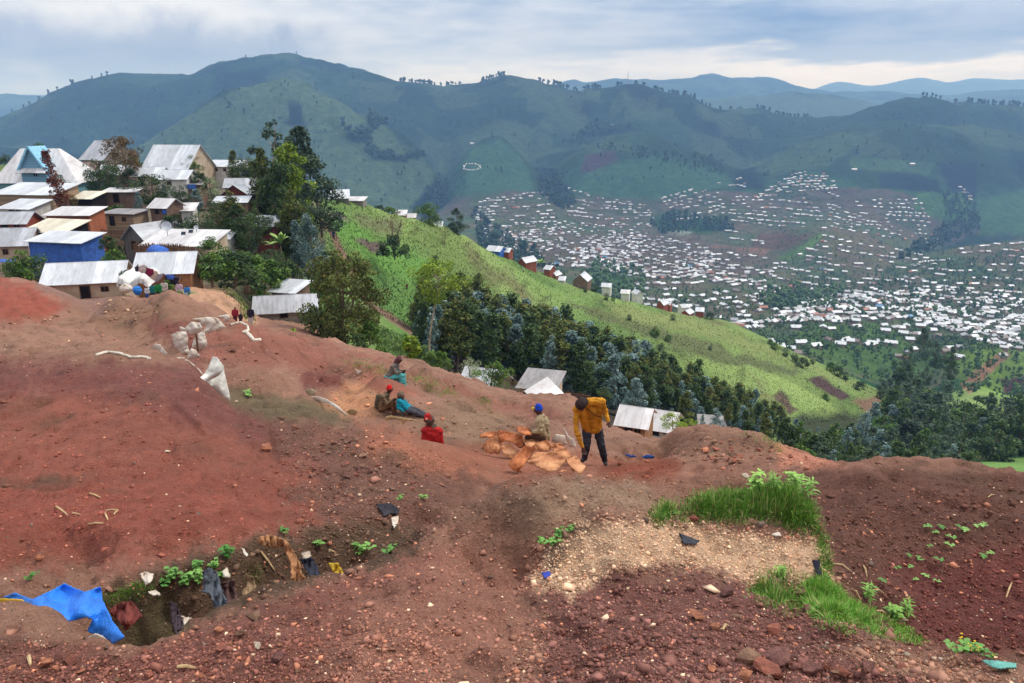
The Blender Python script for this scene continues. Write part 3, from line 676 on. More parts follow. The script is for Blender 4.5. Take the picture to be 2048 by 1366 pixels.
ZN = dict(
 sand=[(1060,1165),(1100,1085),(1190,1040),(1320,1045),(1640,1080),(1660,1160),(1520,1165),(1380,1125),(1220,1145)],
 right=[(1700,1000),(2048,950),(2100,1300),(1850,1290),(1650,1150),(1640,980)],
 slope=[(560,850),(760,850),(900,950),(860,1060),(700,1100),(560,980)],
 low=[(1100,1150),(1640,1180),(2000,1340),(2100,1400),(1000,1400)],
 lowl=[(0,1300),(260,1300),(600,1220),(900,1250),(900,1400),(-60,1400)],
 rub=[(1350,900),(1500,905),(1640,925),(1560,935),(1360,915)],
 bank=[(440,1110),(600,1060),(760,1060),(840,1080),(700,1160),(300,1200),(200,1180)],
 mid=[(640,870),(860,890),(960,930),(900,960),(760,930)])
for k, val in (('sand', 5.0), ('right', .75), ('slope', 1.3), ('low', .9), ('lowl', .6), ('rub', 1.6), ('bank', .9), ('mid', .8)):
    dens = dens + zone(ZN[k], val)
n = 110000
px, py, pz, pi, pj = pick(n, dens)
size = np.exp(rng.normal(math.log(.0052), .6, n)) * np.clip(py / 4, .8, 9) ** .55
size = np.clip(size, .003, .045 * np.clip(py / 5, 1, 2.5))
bases = []
for q in range(8):
    if q % 4 == 0: s_, f_ = IV * (1 + rng.uniform(-.35, .35, (12, 1))), IF
    else:
        s_ = np.array([(1,0,0),(-1,0,0),(0,1,0),(0,-1,0),(0,0,1),(0,0,-1)], float) * 1.15 + rng.uniform(-.35, .35, (6, 3)); f_ = np.array([(0,2,4),(2,1,4),(1,3,4),(3,0,4),(2,0,5),(1,2,5),(3,1,5),(0,3,5)])
    bases.append((s_ * np.array([1, rng.uniform(.5, .9), rng.uniform(.35, .7)]), f_))
gc = COL[pi, pj]
pale = rng.random(n)
tone = np.exp(rng.normal(-.05, .26, n))[:, None]
sandm = np.clip(sdf(ZN['sand'], U[pi, pj], V[pi, pj]) / 20, 0, 1)[:, None]
size *= 1 - .52 * sandm[:, 0]
cc = gc * tone
cc = np.where((pale < .022)[:, None], np.array(d_(216, 178, 148)) * tone, cc)
cc = np.where(((pale > .06) & (pale < .12))[:, None], np.array(d_(186, 112, 82)) * tone, cc)
cc = np.where(((pale > .12) & (pale < .14))[:, None], np.array(d_(112, 88, 80)) * tone, cc)
cc = cc * (1 - sandm) + sandm * np.where((pale < .55)[:, None], np.array(d_(208, 166, 132)), np.where((pale < .85)[:, None], np.array(d_(196, 142, 112)), np.array(d_(220, 192, 160)))) * tone
vs, fs, cs = [], [], []; off = 0
for q in range(8):
    sel = np.arange(q, n, 8); m_ = len(sel)
    sc3 = size[sel][:, None] * rng.uniform(.7, 1.3, (m_, 3))
    rz_ = rotz(rng.uniform(0, 6.28, m_)) @ rotx(rng.normal(0, .4, m_))
    v, f = merged(bases[q][0], bases[q][1], np.stack([px[sel], py[sel], pz[sel] + size[sel] * .22], -1), rz_, sc3)
    vs.append(v); fs.append(f + off); off += len(v); cs.append(np.repeat(cc[sel], len(bases[q][0]), 0))
me = mesh('gravel', np.concatenate(vs), np.concatenate(fs)); setcol(me, np.concatenate(cs))
M_PEB = mat('pebble', m_vcol(.9, .25, .15, bsc=60))
tag(obj('gravel', me, M_PEB), label='loose red and tan gravel strewn over the mine slope', kind='stuff')

# ------------------------------------------------------------------ single rocks
import bmesh
def rock_mesh(name, flat, seed, sub=True):
    r = np.random.default_rng(seed); bm = bmesh.new()
    for _ in range(15):
        p = r.normal(0, 1, 3); p /= np.linalg.norm(p); p *= r.uniform(.8, 1.1)
        bm.verts.new((p[0], p[1] * r.uniform(.7, 1), p[2] * flat))
    g = bmesh.ops.convex_hull(bm, input=bm.verts)
    bmesh.ops.delete(bm, geom=[e for e in set(g['geom_unused'] + g['geom_interior']) if isinstance(e, bmesh.types.BMVert)], context='VERTS')
    bmesh.ops.bevel(bm, geom=list(bm.edges), offset=.035, segments=1, affect='EDGES')
    bmesh.ops.triangulate(bm, faces=bm.faces); bmesh.ops.subdivide_edges(bm, edges=bm.edges, cuts=1)
    for v in bm.verts:
        k = 1 + .13 * float(fbm(np.array([v.co.x * 2 + seed]), np.array([v.co.y * 2 + v.co.z * 3]), 3, seed)[0]); v.co *= k
    me = bpy.data.meshes.new(name); bm.to_mesh(me); bm.free(); return me
def m_rock(base, alt):
    def fn(t, bs):
        p = objc(t); n = t.noise(p, 2.2, 6, .65); oi = t.n('ShaderNodeObjectInfo')
        cc = t.ramp(n, (.3, alt), (.6, base), (.8, tuple(min(1, x * 1.25) for x in base)))
        k = t.math('ADD', t.math('MULTIPLY', oi.outputs['Random'], .5), .75)
        g = t.n('ShaderNodeCombineXYZ'); [t.l(k, g.inputs[i]) for i in range(3)]
        t.l(t.mix(1.0, cc, g.outputs[0], 'MULTIPLY'), bs.inputs['Base Color']); bs.inputs['Roughness'].default_value = .9
        bump(t, bs, t.noise(p, 7, 6, .7), .7, .08)
    return fn
RM = {'red': mat('red_rock', m_rock(d_(168, 92, 72), d_(112, 62, 54))), 'brown': mat('brown_rock', m_rock(d_(150, 108, 86), d_(98, 66, 56))),
      'purple': mat('purple_rock', m_rock(d_(138, 86, 80), d_(92, 56, 56))), 'orange': mat('orange_rock', m_rock(d_(196, 118, 82), d_(140, 78, 56))),
      'pale': mat('pale_rock', m_rock(d_(214, 196, 180), d_(170, 146, 130))), 'sand': mat('sand_rock', m_rock(d_(214, 170, 132), d_(160, 116, 90)))}
RMESH = {}
def rock(u, v, wpx, kind, label, group=None, ymin=1.2, flat=None, bury=.3, name='rock'):
    q = hit(u, v, ymin); s = wpx * q.y / F / 2 * (1.3 if wpx >= 30 else 1.1)
    key = (kind, random.randrange(5) if flat is None else flat)
    if key not in RMESH:
        fl = [.55, .45, .7, .38, .6][key[1]] if flat is None else flat
        RMESH[key] = rock_mesh(name, fl, 500 + 37 * len(RMESH)); RMESH[key].materials.append(RM[kind])
    o = obj(name, RMESH[key], None, None, (q.x, q.y, q.z + s * .62 * (1 - bury)), random.uniform(0, 6.28), s)
    o.rotation_euler[0] = random.uniform(-.25, .25) - .15; o.rotation_euler[1] = random.uniform(-.25, .25)
    return tag(o, label, 'rock', group)
def rocks(zone_px, n, smin, smax, kinds, label, group, ymin=1.2):
    p = np.array(zone_px, float); k = 0
    while k < n:
        u = random.uniform(p[:, 0].min(), p[:, 0].max()); v = random.uniform(p[:, 1].min(), p[:, 1].max())
        if sdf(zone_px, np.array([u]), np.array([v]))[0] < 0: continue
        rock(u, v, smin * (smax / smin) ** (random.random() ** 1.5), random.choice(kinds), label, group, ymin); k += 1
# hand-placed ones (u, v, width px)
for u, v, w_, kd, lb in [
 (1388,1041,26,'red','round red rock lying where the grass meets the pale sandy mound'),
 (1372,1056,15,'brown','small brown rock below the round red one at the grass edge'),
 (1632,1075,14,'red','small red rock at the right tip of the grassy mound'),
 (535,900,26,'orange','lone tan boulder on the dark left slope above the rubble'),
 (497,875,12,'brown','small stone up the slope beside the lone tan boulder'),
 (515,1295,24,'pale','pale whitish flat stone on the lower left foreground'),
 (532,1058,14,'orange','orange stone on the bank above the hanging brown cloth'),
 (80,1118,20,'orange','tan round stone on the left bank near the soil crack'),
 (335,906,12,'pale','small pale stone on the smooth red left slope'),
 (1600,1185,36,'brown','big grey brown block half buried in the grass edge'),
 (1550,1190,20,'orange','orange block left of the grey block by the grass'),
 (1522,1168,20,'orange','orange stone at the foot of the sandy mound near the grass'),
 (1588,1222,18,'brown','brown stone just under the grass strip, left one of a pair'),
 (1618,1224,28,'purple','purple brown stone lying in the edge of the grass strip'),
 (1452,1190,34,'purple','dark slanting slab on the stony ground left of the grass'),
 (1388,1237,40,'orange','flat orange red slab in the right foreground'),
 (1432,1256,28,'orange','pinkish orange stone below and right of the flat orange slab'),
 (1548,1266,34,'red','broad red stone in the right foreground below the weeds'),
 (1580,1258,20,'orange','small pointed orange stone right of the broad red stone'),
 (1330,1178,20,'brown','tan block on the purple stony ground'),
 (1232,1158,22,'purple','flat purple stone at the lower edge of the sandy mound'),
 (1500,1330,60,'brown','big tan brown slab at the bottom edge of the picture'),
 (1560,1326,64,'purple','big tilted purple slab beside the tan slab at the bottom edge'),
 (1536,1350,66,'red','largest red slab at the bottom edge of the picture'),
 (1620,1345,50,'purple','dark red slab right of the largest red slab'),
 (1680,1350,44,'red','wide flat red rock at the bottom edge right of the slab heap'),
 (1740,1340,36,'purple','purple rock in the bottom right between slab heap and pale gravel'),
 (1490,1358,34,'orange','orange wedge of rock at the very bottom of the picture'),
 (1592,1290,16,'orange','upright little orange stone above the slab heap'),
 (1686,1105,14,'orange','small tan stone on the slope right of the sandy mound'),
 (1425,920,18,'red','red lump in front of the rubble hillock'),
 (205,1235,18,'red','little red stone by the end of the blue sheet'),
 (140,1330,32,'red','flat red stone in the bottom left foreground'),
 (165,1344,24,'orange','tan stone touching the flat red stone in the bottom left'),
 (215,1298,20,'brown','brown stone under the blue sheet by the pale rags'),
 (110,1292,14,'brown','small pinkish stone in the bottom left near the blue sheet'),
 (90,1332,30,'orange','orange brown stone near the bottom left corner'),
 (290,1305,20,'red','red stone on the near rim of the gully'),
 (505,1242,36,'brown','flat brown slab on the near rim of the gully'),
 (445,1298,30,'red','layered red rock among the foreground stones'),
 (480,1270,28,'brown','rounded tan rock between the two slabs near the gully'),
 (555,1322,36,'purple','purple cracked rock in the lower left foreground'),
 (300,1352,28,'red','red rock at the bottom edge in the lower left'),
 (440,1262,24,'orange','orange stone against the flat slab on the gully rim'),
 (1502,1046,20,'brown','grey brown stone lying in the shade of the right slope'),
 (1490,955,20,'pale','pale stone beside the dug heap of red earth'),
]: rock(u, v, w_, kd, lb)
rocks([(640,885),(780,880),(860,950),(830,990),(740,990),(660,950)], 44, 7, 22, ['brown', 'purple', 'red'], 'one of the brown stones tumbled down the dark left slope', 'stones tumbled down the left slope')
rocks([(560,850),(660,860),(700,960),(600,960)], 14, 7, 16, ['brown', 'purple'], 'small stone on the upper part of the dark left slope', 'stones high on the left slope')
rocks([(1350,905),(1430,885),(1540,900),(1640,925),(1560,932),(1400,925)], 46, 8, 22, ['red', 'orange', 'brown'], 'one of the red stones strewn in front of the rounded hillock', 'red rubble before the hillock', 11)
rocks([(1130,1200),(1440,1200),(1640,1290),(1960,1350),(1960,1366),(1100,1366)], 46, 9, 30, ['red', 'purple', 'brown', 'orange'], 'one of the red stones scattered in the right foreground', 'red stones of the right foreground')
rocks([(0,1300),(300,1320),(620,1250),(700,1366),(0,1366)], 24, 8, 26, ['red', 'brown', 'orange'], 'one of the red stones scattered in the left foreground', 'red stones of the left foreground')
rocks([(1560,1270),(1700,1290),(2048,1330),(2048,1366),(1800,1340)], 26, 7, 16, ['sand', 'pale'], 'pale pebble on the rim in the bottom right corner', 'pale pebbles on the bottom right rim')
rocks([(160,620),(240,592),(330,600),(330,625),(230,640),(180,650)], 34, 4, 9, ['brown', 'sand'], 'stone on the brown spoil heap before the beige house', 'stones on the brown spoil heap', 35)
rocks([(10,648),(60,646),(120,628),(125,634),(60,655),(12,656)], 14, 4, 8, ['sand', 'brown'], 'stone lining the channel below the red hill', 'stones lining the channel', 30)
rocks([(440,1110),(600,1060),(760,1050),(700,1150),(320,1190)], 16, 6, 12, ['brown', 'sand', 'purple'], 'small stone in the far bank of the gully', 'stones in the gully bank')

# ------------------------------------------------------------------ grass
def blades(n, seg_=3):
    """one curved blade, unit height, as a strip ending in a point"""
    v = []; f = []
    for k in range(seg_ + 1):
        h = k / seg_; wd = .5 * (1 - h) ** .7 * (1 if k else .8); v += [(-wd, .28 * h * h, h), (wd, .28 * h * h, h)]
    for k in range(seg_): f.append((2 * k, 2 * k + 1, 2 * k + 3, 2 * k + 2))
    return np.array(v, float), np.array(f)
BV, BF = blades(0)
M_GRASS = mat('grass_blade', m_vcol(.6, 0, .3))
def grass(poly, n, h, w_, cols, label, ymin=1.2, ymax=70, wl=.25, name='grass', lean=.72):
    j0 = int(np.searchsorted(S, math.log(ymin))); j1 = min(int(np.searchsorted(S, math.log(ymax))), NE)
    m_ = np.zeros((NA, NE)); m_[:, j0:j1] = 1
    uu = un + 14 * fbm(un / 18, vn / 18, 3, 5); vv = vn + 9 * fbm(un / 18 + 7, vn / 18, 3, 6)
    sd = sdf(poly, uu, vv); de = np.clip(sd / 30 + .3, 0, 1) * m_
    de = de * np.clip(.75 + 1.3 * fbm(x_ / wl, y_ / wl, 2, 77), .05, 2)
    x, y, z, i, j = pick(n, de)
    edge = np.clip(sd[i, j] / 25, .35, 1)
    cl = .7 + .6 * vnoise(x / wl, y / wl, 8)
    hh = h * edge * cl * rng.uniform(.35, 1.35, n)
    rt = rotz(rng.uniform(0, 6.28, n)) @ rotx(rng.normal(-.1, lean, n))
    v, f = merged(BV, BF, np.stack([x, y, z - .005], -1), rt, np.stack([np.full(n, w_) * rng.uniform(.6, 1.3, n), hh, hh], -1))
    me = mesh(name, v, f)
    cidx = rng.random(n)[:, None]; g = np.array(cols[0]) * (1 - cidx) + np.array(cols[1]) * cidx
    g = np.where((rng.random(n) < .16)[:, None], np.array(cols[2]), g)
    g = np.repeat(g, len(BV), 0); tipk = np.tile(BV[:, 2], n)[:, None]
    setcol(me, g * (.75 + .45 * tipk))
    return tag(obj(name, me, M_GRASS), label=label, kind='stuff')
GA, GBc, GY = c(60, 108, 34), c(122, 168, 62), c(176, 168, 108)
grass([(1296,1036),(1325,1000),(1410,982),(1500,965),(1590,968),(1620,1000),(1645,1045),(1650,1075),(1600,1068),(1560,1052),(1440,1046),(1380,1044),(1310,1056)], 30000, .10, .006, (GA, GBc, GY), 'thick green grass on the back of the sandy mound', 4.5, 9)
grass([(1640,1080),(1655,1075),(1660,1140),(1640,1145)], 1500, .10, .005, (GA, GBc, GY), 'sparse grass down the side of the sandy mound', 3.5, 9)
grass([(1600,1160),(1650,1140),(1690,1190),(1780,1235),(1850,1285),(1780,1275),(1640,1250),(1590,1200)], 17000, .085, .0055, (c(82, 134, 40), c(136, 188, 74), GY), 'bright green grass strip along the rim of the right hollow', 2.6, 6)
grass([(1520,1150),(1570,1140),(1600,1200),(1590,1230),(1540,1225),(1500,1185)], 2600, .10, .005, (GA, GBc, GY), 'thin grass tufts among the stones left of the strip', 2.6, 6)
grass([(690,720),(730,722),(775,738),(772,746),(720,738)], 2600, .14, .018, (c(90, 140, 40), c(132, 176, 62), GY), 'green strip of weeds beside the sitting woman', 18, 40)
grass([(810,752),(850,755),(895,780),(910,790),(890,792),(840,772)], 2600, .14, .018, (c(90, 140, 40), c(132, 176, 62), GY), 'green strip of weeds running down right of the woman', 18, 40)
grass([(950,800),(975,802),(985,812),(960,812)], 500, .13, .018, (c(90, 140, 40), c(132, 176, 62), GY), 'small green patch on the path above the sack pile', 14, 30)
grass([(1490,868),(1540,876),(1570,895),(1560,905),(1530,885)], 2600, .11, .012, (c(90, 140, 40), c(132, 176, 62), GY), 'grass fringe on the back of the rounded hillock', 11, 22)
grass([(205,1195),(300,1165),(380,1140),(400,1160),(320,1180),(215,1205)], 2600, .07, .004, (c(80, 124, 44), c(120, 164, 66), GY), 'low grass along the far bank of the gully', 3.3, 8)
grass([(500,590),(520,600),(500,640),(470,600),(440,560),(460,555)], 2200, .6, .06, (c(66, 104, 40), c(104, 142, 56), GY), 'rough grass on the slope right of the yard', 40, 74)
grass([(480,1145),(520,1120),(540,1150),(500,1170)], 500, .08, .004, (c(90, 120, 50), c(150, 150, 90), GY), 'dry grass hanging over the gully bank', 3.3, 8)

# ------------------------------------------------------------------ herbs
def leaf_verts(L, W, fold=.15):
    return [(0, 0, 0), (-W, L * .38, fold * W), (0, L * .42, -.02 * L), (W, L * .38, fold * W), (-W * .62, L * .72, 0), (0, L * .74, -.03 * L), (W * .62, L * .72, 0), (0, L, -.12 * L)], \
           [(0, 2, 1), (0, 3, 2), (1, 2, 5, 4), (2, 3, 6, 5), (4, 5, 7), (5, 6, 7)]
def herb_meshes(h, nst, L, W, pairs, spread=.6, seed=1):
    r = random.Random(seed); lv, lf, sv, sf = [], [], [], []
    for s in range(nst):
        az = r.uniform(0, 6.28); ln = r.uniform(.0, spread); hh = h * r.uniform(.65, 1.1)
        tip = Vector((math.cos(az) * ln * hh, math.sin(az) * ln * hh, hh))
        b = Vector((r.uniform(-.15, .15) * h, r.uniform(-.15, .15) * h, 0))
        o = len(sv); wd = .012 * h + .0015
        for p in (b, b + tip): sv += [p + Vector((wd, 0, 0)), p + Vector((-wd * .5, wd * .8, 0)), p + Vector((-wd * .5, -wd * .8, 0))]
        sf += [(o, o + 1, o + 4, o + 3), (o + 1, o + 2, o + 5, o + 4), (o + 2, o, o + 3, o + 5)]
        for k in range(pairs):
            f_ = .25 + .75 * (k + 1) / pairs; p = b + tip * f_; a0 = az + k * 1.57
            for q in range(2 if k < pairs - 1 else 4):
                a1 = a0 + math.pi * q / (1 if k < pairs - 1 else 2) + r.uniform(-.3, .3); sc_ = r.uniform(.7, 1.15) * (1.1 - .45 * f_)
                vv, ff = leaf_verts(L * sc_, W * sc_); M = Matrix.Translation(p) @ Matrix.Rotation(a1, 4, 'Z') @ Matrix.Rotation(r.uniform(-.3, .5), 4, 'X')
                o = len(lv); lv += [M @ Vector(x) for x in vv]; lf += [tuple(i + o for i in t) for t in ff]
    return mesh('leaves', [tuple(p) for p in lv], lf), mesh('stem', [tuple(p) for p in sv], sf)
def m_leaf(a, b):
    def fn(t, bs):
        n = t.noise(objc(t), 14, 3, .6); oi = t.n('ShaderNodeObjectInfo').outputs['Random']
        k = t.math('ADD', t.math('MULTIPLY', oi, .4), t.math('MULTIPLY', n, .6))
        t.l(t.ramp(k, (.25, a), (.75, b)), bs.inputs['Base Color']); bs.inputs['Roughness'].default_value = .55
    return fn
ML = mat('herb_leaf', m_leaf(c(58, 112, 40), c(128, 172, 84))); MLB = mat('bright_leaf', m_leaf(c(92, 142, 48), c(150, 190, 90)))
MST = mat('green_stem', lambda t, b: b.inputs['Base Color'].__setattr__('default_value', (*c(110, 130, 70), 1)))
HM = {}
def herb(u, v, hpx, key, label, group=None, ymin=1.2, name='herb', cat='plant', m=None):
    q = hit(u, v, ymin); h = hpx * q.y / F
    if key not in HM: HM[key] = herb_meshes(1.0, *HK[key])
    lm, sm = HM[key]
    r = empty(name, (q.x, q.y, q.z - .01 * h), random.uniform(0, 6.28)); r.scale = (h, h, h)
    obj('leaves', lm, m or ML, r); obj('stem', sm, MST, r)
    return tag(r, label, cat, group)
#            stems, leaf L, W, pairs, spread, seed
HK = {'nettle': (5, .42, .17, 4, .7, 3), 'low': (6, .6, .25, 2, 1.3, 4), 'tall': (4, .5, .07, 6, .35, 5), 'seed': (2, .9, .35, 1, .8, 6), 'cross': (4, .55, .14, 5, .5, 7)}
for u, v, h, lb in [(455,1118,34,'topmost leafy herb on the gully bank above the grey cloth'), (430,1140,26,'small herb left of the topmost one over the grey cloth'),
                    (345,1160,32,'leftmost leafy herb of the row along the gully'), (372,1172,34,'broad leafy herb near the left end of the gully row'),
                    (398,1168,38,'bushiest leafy herb of the gully row beside the grey cloth'), (395,1140,26,'herb rising behind the bushiest one of the gully row'),
                    (326,1176,22,'low herb at the left start of the gully row'), (438,1160,22,'herb between the grey cloth and the white rag')]:
    herb(u, v, h, 'nettle' if h > 25 else 'low', lb, 'leafy herbs along the gully', 3.3)
for u, v, h, lb in [(1105,1090,22,'round leafed creeper under the left edge of the sandy mound'), (1120,1075,20,'round leafed creeper climbing the left edge of the mound'), (1085,1088,16,'lowest creeper below the left edge of the mound'), (1140,1062,16,'creeper at the top of the left mound edge')]:
    herb(u, v, h, 'low', lb, 'creepers at the mound edge', 4)
for u, v, h, k, lb in [(1510,985,46,'cross','jagged leafed weed standing left in the tall grass'), (1590,980,44,'cross','jagged leafed weed at the right of the tall grass'),
                    (1612,1000,50,'tall','yellow green weed at the right end of the tall grass'), (1545,985,40,'tall','thin seed stalks in the middle of the tall grass'),
                    (1735,1205,46,'tall','upright weed in the bright grass strip'), (1785,1240,44,'cross','broad leafed weed at the right of the bright grass strip'),
                    (1810,1235,40,'tall','dark weed hanging into the right hollow'), (1560,1160,34,'tall','feathery weed at the foot of the sandy mound')]:
    herb(u, v, h, k, lb, None, 2.6, m=MLB)
for u, v in [(1860,1062),(1875,1072),(1885,1060),(1920,1065),(1935,1068),(1950,1058),(1820,1115),(1835,1125),(1825,1140),(1880,1130),(1835,1165),(1875,1170),(1765,1165),(1855,1095),(1905,1085),(1965,1055),(1850,1155),(1985,1115),(1970,1120),(1790,1140),(1900,1100)]:
    herb(u, v, random.uniform(9, 15), 'seed', 'tiny green seedling on the bare slope of the right hollow', 'seedlings on the right slope', 4, 'seedling')
for u, v, h, lb in [(65,1160,16,'grassy tuft left of the blue sheet on the bank'), (725,1110,26,'small green weed in the dark slope of the gully'), (780,1105,20,'pale green weed right in the dark gully slope'), (715,1095,14,'weed above the small one in the dark slope'), (640,1090,16,'little weed over the yellow cloth'), (565,1068,16,'weed on the bank right of the hanging cloth'), (500,795,16,'pale leafed weed on the olive bank by the big sack'), (800,1000,12,'small weed at the edge of the tumbled stones'), (845,1000,12,'grey green weed above the gully head')]:
    herb(u, v, h, 'low', lb, None, 3.3)
# yellow flowered weeds at the bottom right
MY = mat('yellow_petal', lambda t, b: b.inputs['Base Color'].__setattr__('default_value', (*c(236, 196, 40), 1)))
for u, v, h, lb in [(1925,1305,40,'weed with yellow flowers at the rim, left one'), (1952,1312,26,'low clump of yellow flowers right of the flowering weed'), (1985,1318,12,'small yellow flowers beside the turquoise net')]:
    r = herb(u, v, h, 'low', lb, 'yellow flowering weeds', 2.4, 'flowering_weed')
    for q in range(9):
        vv = IV * .07; p = np.array([random.uniform(-.4, .5), random.uniform(-.4, .5), random.uniform(.7, 1.1)])
        if q == 0: fv, ff = [], []
        ff += [tuple(i + len(fv) for i in t) for t in IF]; fv += [tuple(x * np.array([1, 1, .5]) + p) for x in vv]
    obj('flower_head', mesh('flower_head', fv, ff), MY, r)

# ------------------------------------------------------------------ building materials
def m_metal(base, stain, amt=.5, sc=3.0):
    def fn(t, bs):
        p = objc(t); x = t.n('ShaderNodeSeparateXYZ'); t.l(p, x.inputs[0])
        mp = t.n('ShaderNodeMapping'); mp.inputs['Scale'].default_value = (1.2, .35, .35); t.l(p, mp.inputs[0])
        n = t.noise(mp.outputs[0], sc * .6, 5, .65); n2 = t.noise(p, .7, 2, .5)
        panel = t.math('FRACT', t.math('MULTIPLY', t.math('SINE', t.math('MULTIPLY', t.math('FLOOR', t.math('MULTIPLY', x.outputs[0], 1.25)), 12.9898)), 43.7))
        cc = t.mix(t.math('MULTIPLY', t.ramp(n, (.42, (0, 0, 0)), (.72, (1, 1, 1))), amt), base, stain)
        k = t.math('ADD', t.math('MULTIPLY', panel, .30), t.math('ADD', t.math('MULTIPLY', n2, .3), .66))
        seam = t.math('LESS_THAN', t.math('FRACT', t.math('MULTIPLY', x.outputs[0], 1.25)), .05)
        k = t.math('SUBTRACT', k, t.math('MULTIPLY', seam, .18))
        g = t.n('ShaderNodeCombineXYZ'); [t.l(k, g.inputs[i]) for i in range(3)]
        t.l(t.mix(1.0, cc, g.outputs[0], 'MULTIPLY'), bs.inputs['Base Color'])
        bs.inputs['Roughness'].default_value = .45; bs.inputs['Metallic'].default_value = .0; bs.inputs['Specular IOR Level'].default_value = .5
        wv = t.math('SINE', t.math('MULTIPLY', x.outputs[0], 52.0)); bump(t, bs, wv, .5, .02)
    return fn
def m_plank(a, b, sp=5.5, vert=False):
    def fn(t, bs):
        p = objc(t); x = t.n('ShaderNodeSeparateXYZ'); t.l(p, x.inputs[0])
        ax = x.outputs[0 if vert else 2]
        fr = t.math('FRACT', t.math('MULTIPLY', ax, sp)); id_ = t.math('FLOOR', t.math('MULTIPLY', ax, sp))
        mp = t.n('ShaderNodeMapping'); mp.inputs['Scale'].default_value = (8, 8, .8) if vert else (.8, .8, 8); t.l(p, mp.inputs[0])
        n = t.noise(mp.outputs[0], 1.5, 5, .6)
        r = t.math('FRACT', t.math('MULTIPLY', t.math('SINE', t.math('MULTIPLY', id_, 12.9898)), 43758.5))
        cc = t.mix(t.math('ADD', t.math('MULTIPLY', r, .5), t.math('MULTIPLY', n, .6)), a, b)
        cc = t.mix(t.math('MULTIPLY', t.math('LESS_THAN', fr, .12), .75), cc, (.02, .016, .012))
        t.l(cc, bs.inputs['Base Color']); bs.inputs['Roughness'].default_value = .9
    return fn
def m_plain(a, b=None, sc=1.2, rough=.9, bmp=.2, bd=.03, spec=.2):
    b = b or tuple(x * .7 for x in a)
    def fn(t, bs):
        n = t.noise(objc(t), sc, 6, .62, .3)
        t.l(t.ramp(n, (.32, b), (.6, a)), bs.inputs['Base Color']); bs.inputs['Roughness'].default_value = rough; bs.inputs['Specular IOR Level'].default_value = spec
        if bmp: bump(t, bs, t.noise(objc(t), sc * 6, 5, .6), bmp, bd)
    return fn
def m_brick(a, b, mortar, sc=1.0):
    def fn(t, bs):
        p = objc(t); x = t.n('ShaderNodeSeparateXYZ'); t.l(p, x.inputs[0]); cb = t.n('ShaderNodeCombineXYZ')
        t.l(t.math('ADD', x.outputs[0], x.outputs[1]), cb.inputs[0]); t.l(x.outputs[2], cb.inputs[1])
        br = t.n('ShaderNodeTexBrick', i_Scale=4.0 * sc); t.l(cb.outputs[0], br.inputs['Vector'])
        br.inputs['Color1'].default_value = (*a, 1); br.inputs['Color2'].default_value = (*b, 1); br.inputs['Mortar'].default_value = (*mortar, 1)
        n = t.noise(p, 1.3, 5, .6); g = t.ramp(n, (.3, (.65, .65, .65)), (.7, (1.1, 1.1, 1.1)))
        t.l(t.mix(1.0, br.outputs['Color'], g, 'MULTIPLY'), bs.inputs['Base Color']); bs.inputs['Roughness'].default_value = .95
    return fn
B = {
 'white': mat('white_roofing', m_metal(c(214, 217, 220), c(164, 162, 162), .6)),
 'pale': mat('pale_roofing', m_metal(c(222, 218, 216), c(168, 158, 152), .6)),
 'grey': mat('grey_roofing', m_metal(c(186, 188, 192), c(128, 124, 122), .7)),
 'dull': mat('dull_roofing', m_metal(c(154, 150, 148), c(110, 94, 84), .8)),
 'rust': mat('rusty_roofing', m_metal(c(128, 104, 98), c(104, 66, 54), .8)),
 'cream': mat('cream_roofing', m_metal(c(232, 222, 196), c(180, 160, 130), .5)),
 'wood': mat('weathered_planks', m_plank(c(178, 152, 124), c(120, 98, 80))),
 'greywood': mat('grey_planks', m_plank(c(160, 150, 138), c(112, 102, 94))),
 'greyvert': mat('grey_upright_planks', m_plank(c(140, 130, 122), c(96, 88, 82), 7, True)),
 'mud': mat('beige_plaster', m_plain(c(192, 174, 152), c(166, 140, 116), .8)),
 'mudw': mat('white_plaster', m_plain(c(214, 210, 204), c(180, 172, 162), .8)),
 'brick': mat('orange_brick', m_brick(c(178, 104, 70), c(156, 84, 56), c(150, 104, 80))),
 'brickt': mat('tan_brick', m_brick(c(186, 140, 96), c(150, 104, 72), c(110, 80, 60))),
 'redmud': mat('red_earth_wall', m_plain(c(150, 84, 66), c(124, 62, 50), .9)),
 'maroon': mat('maroon_wall', m_plain(c(120, 60, 52), c(98, 50, 46), .9)),
 'brownw': mat('brown_wall', m_plain(c(128, 104, 90), c(96, 74, 62), .9)),
 'blue': mat('blue_paint', m_plank(c(126, 166, 190), c(108, 150, 176), 4)),
 'teal': mat('teal_paint', m_plank(c(118, 160, 168), c(96, 140, 146), 4)),
 'trim': mat('pale_blue_trim', m_plain(c(150, 200, 222), c(120, 176, 204), 2)),
 'ochre': mat('ochre_panel', m_plank(c(206, 140, 60), c(176, 112, 44), 5)),
 'dark': mat('dark_opening', m_plain(c(34, 28, 28), c(20, 16, 16), 2, bmp=0)),
 'tarp': mat('blue_tarpaulin', m_plain(c(52, 112, 206), c(28, 76, 160), 1.4, .4, 1.0, .25, .5)),
 'wtarp': mat('white_tarpaulin', m_plain(c(222, 222, 218), c(186, 184, 178), 1.4, .5, .6, .06, .4)),
 'frame': mat('timber_frame', m_plain(c(120, 88, 66), c(88, 62, 46), 3)),
}
def boxv(x0, y0, z0, x1, y1, z1):
    v = [(x0,y0,z0),(x1,y0,z0),(x1,y1,z0),(x0,y1,z0),(x0,y0,z1),(x1,y0,z1),(x1,y1,z1),(x0,y1,z1)]
    return v, [(0,3,2,1),(4,5,6,7),(0,1,5,4),(1,2,6,5),(2,3,7,6),(3,0,4,7)]
def box(name, b, m, parent): return obj(name, mesh(name, *boxv(*b)), B[m] if isinstance(m, str) else m, parent)
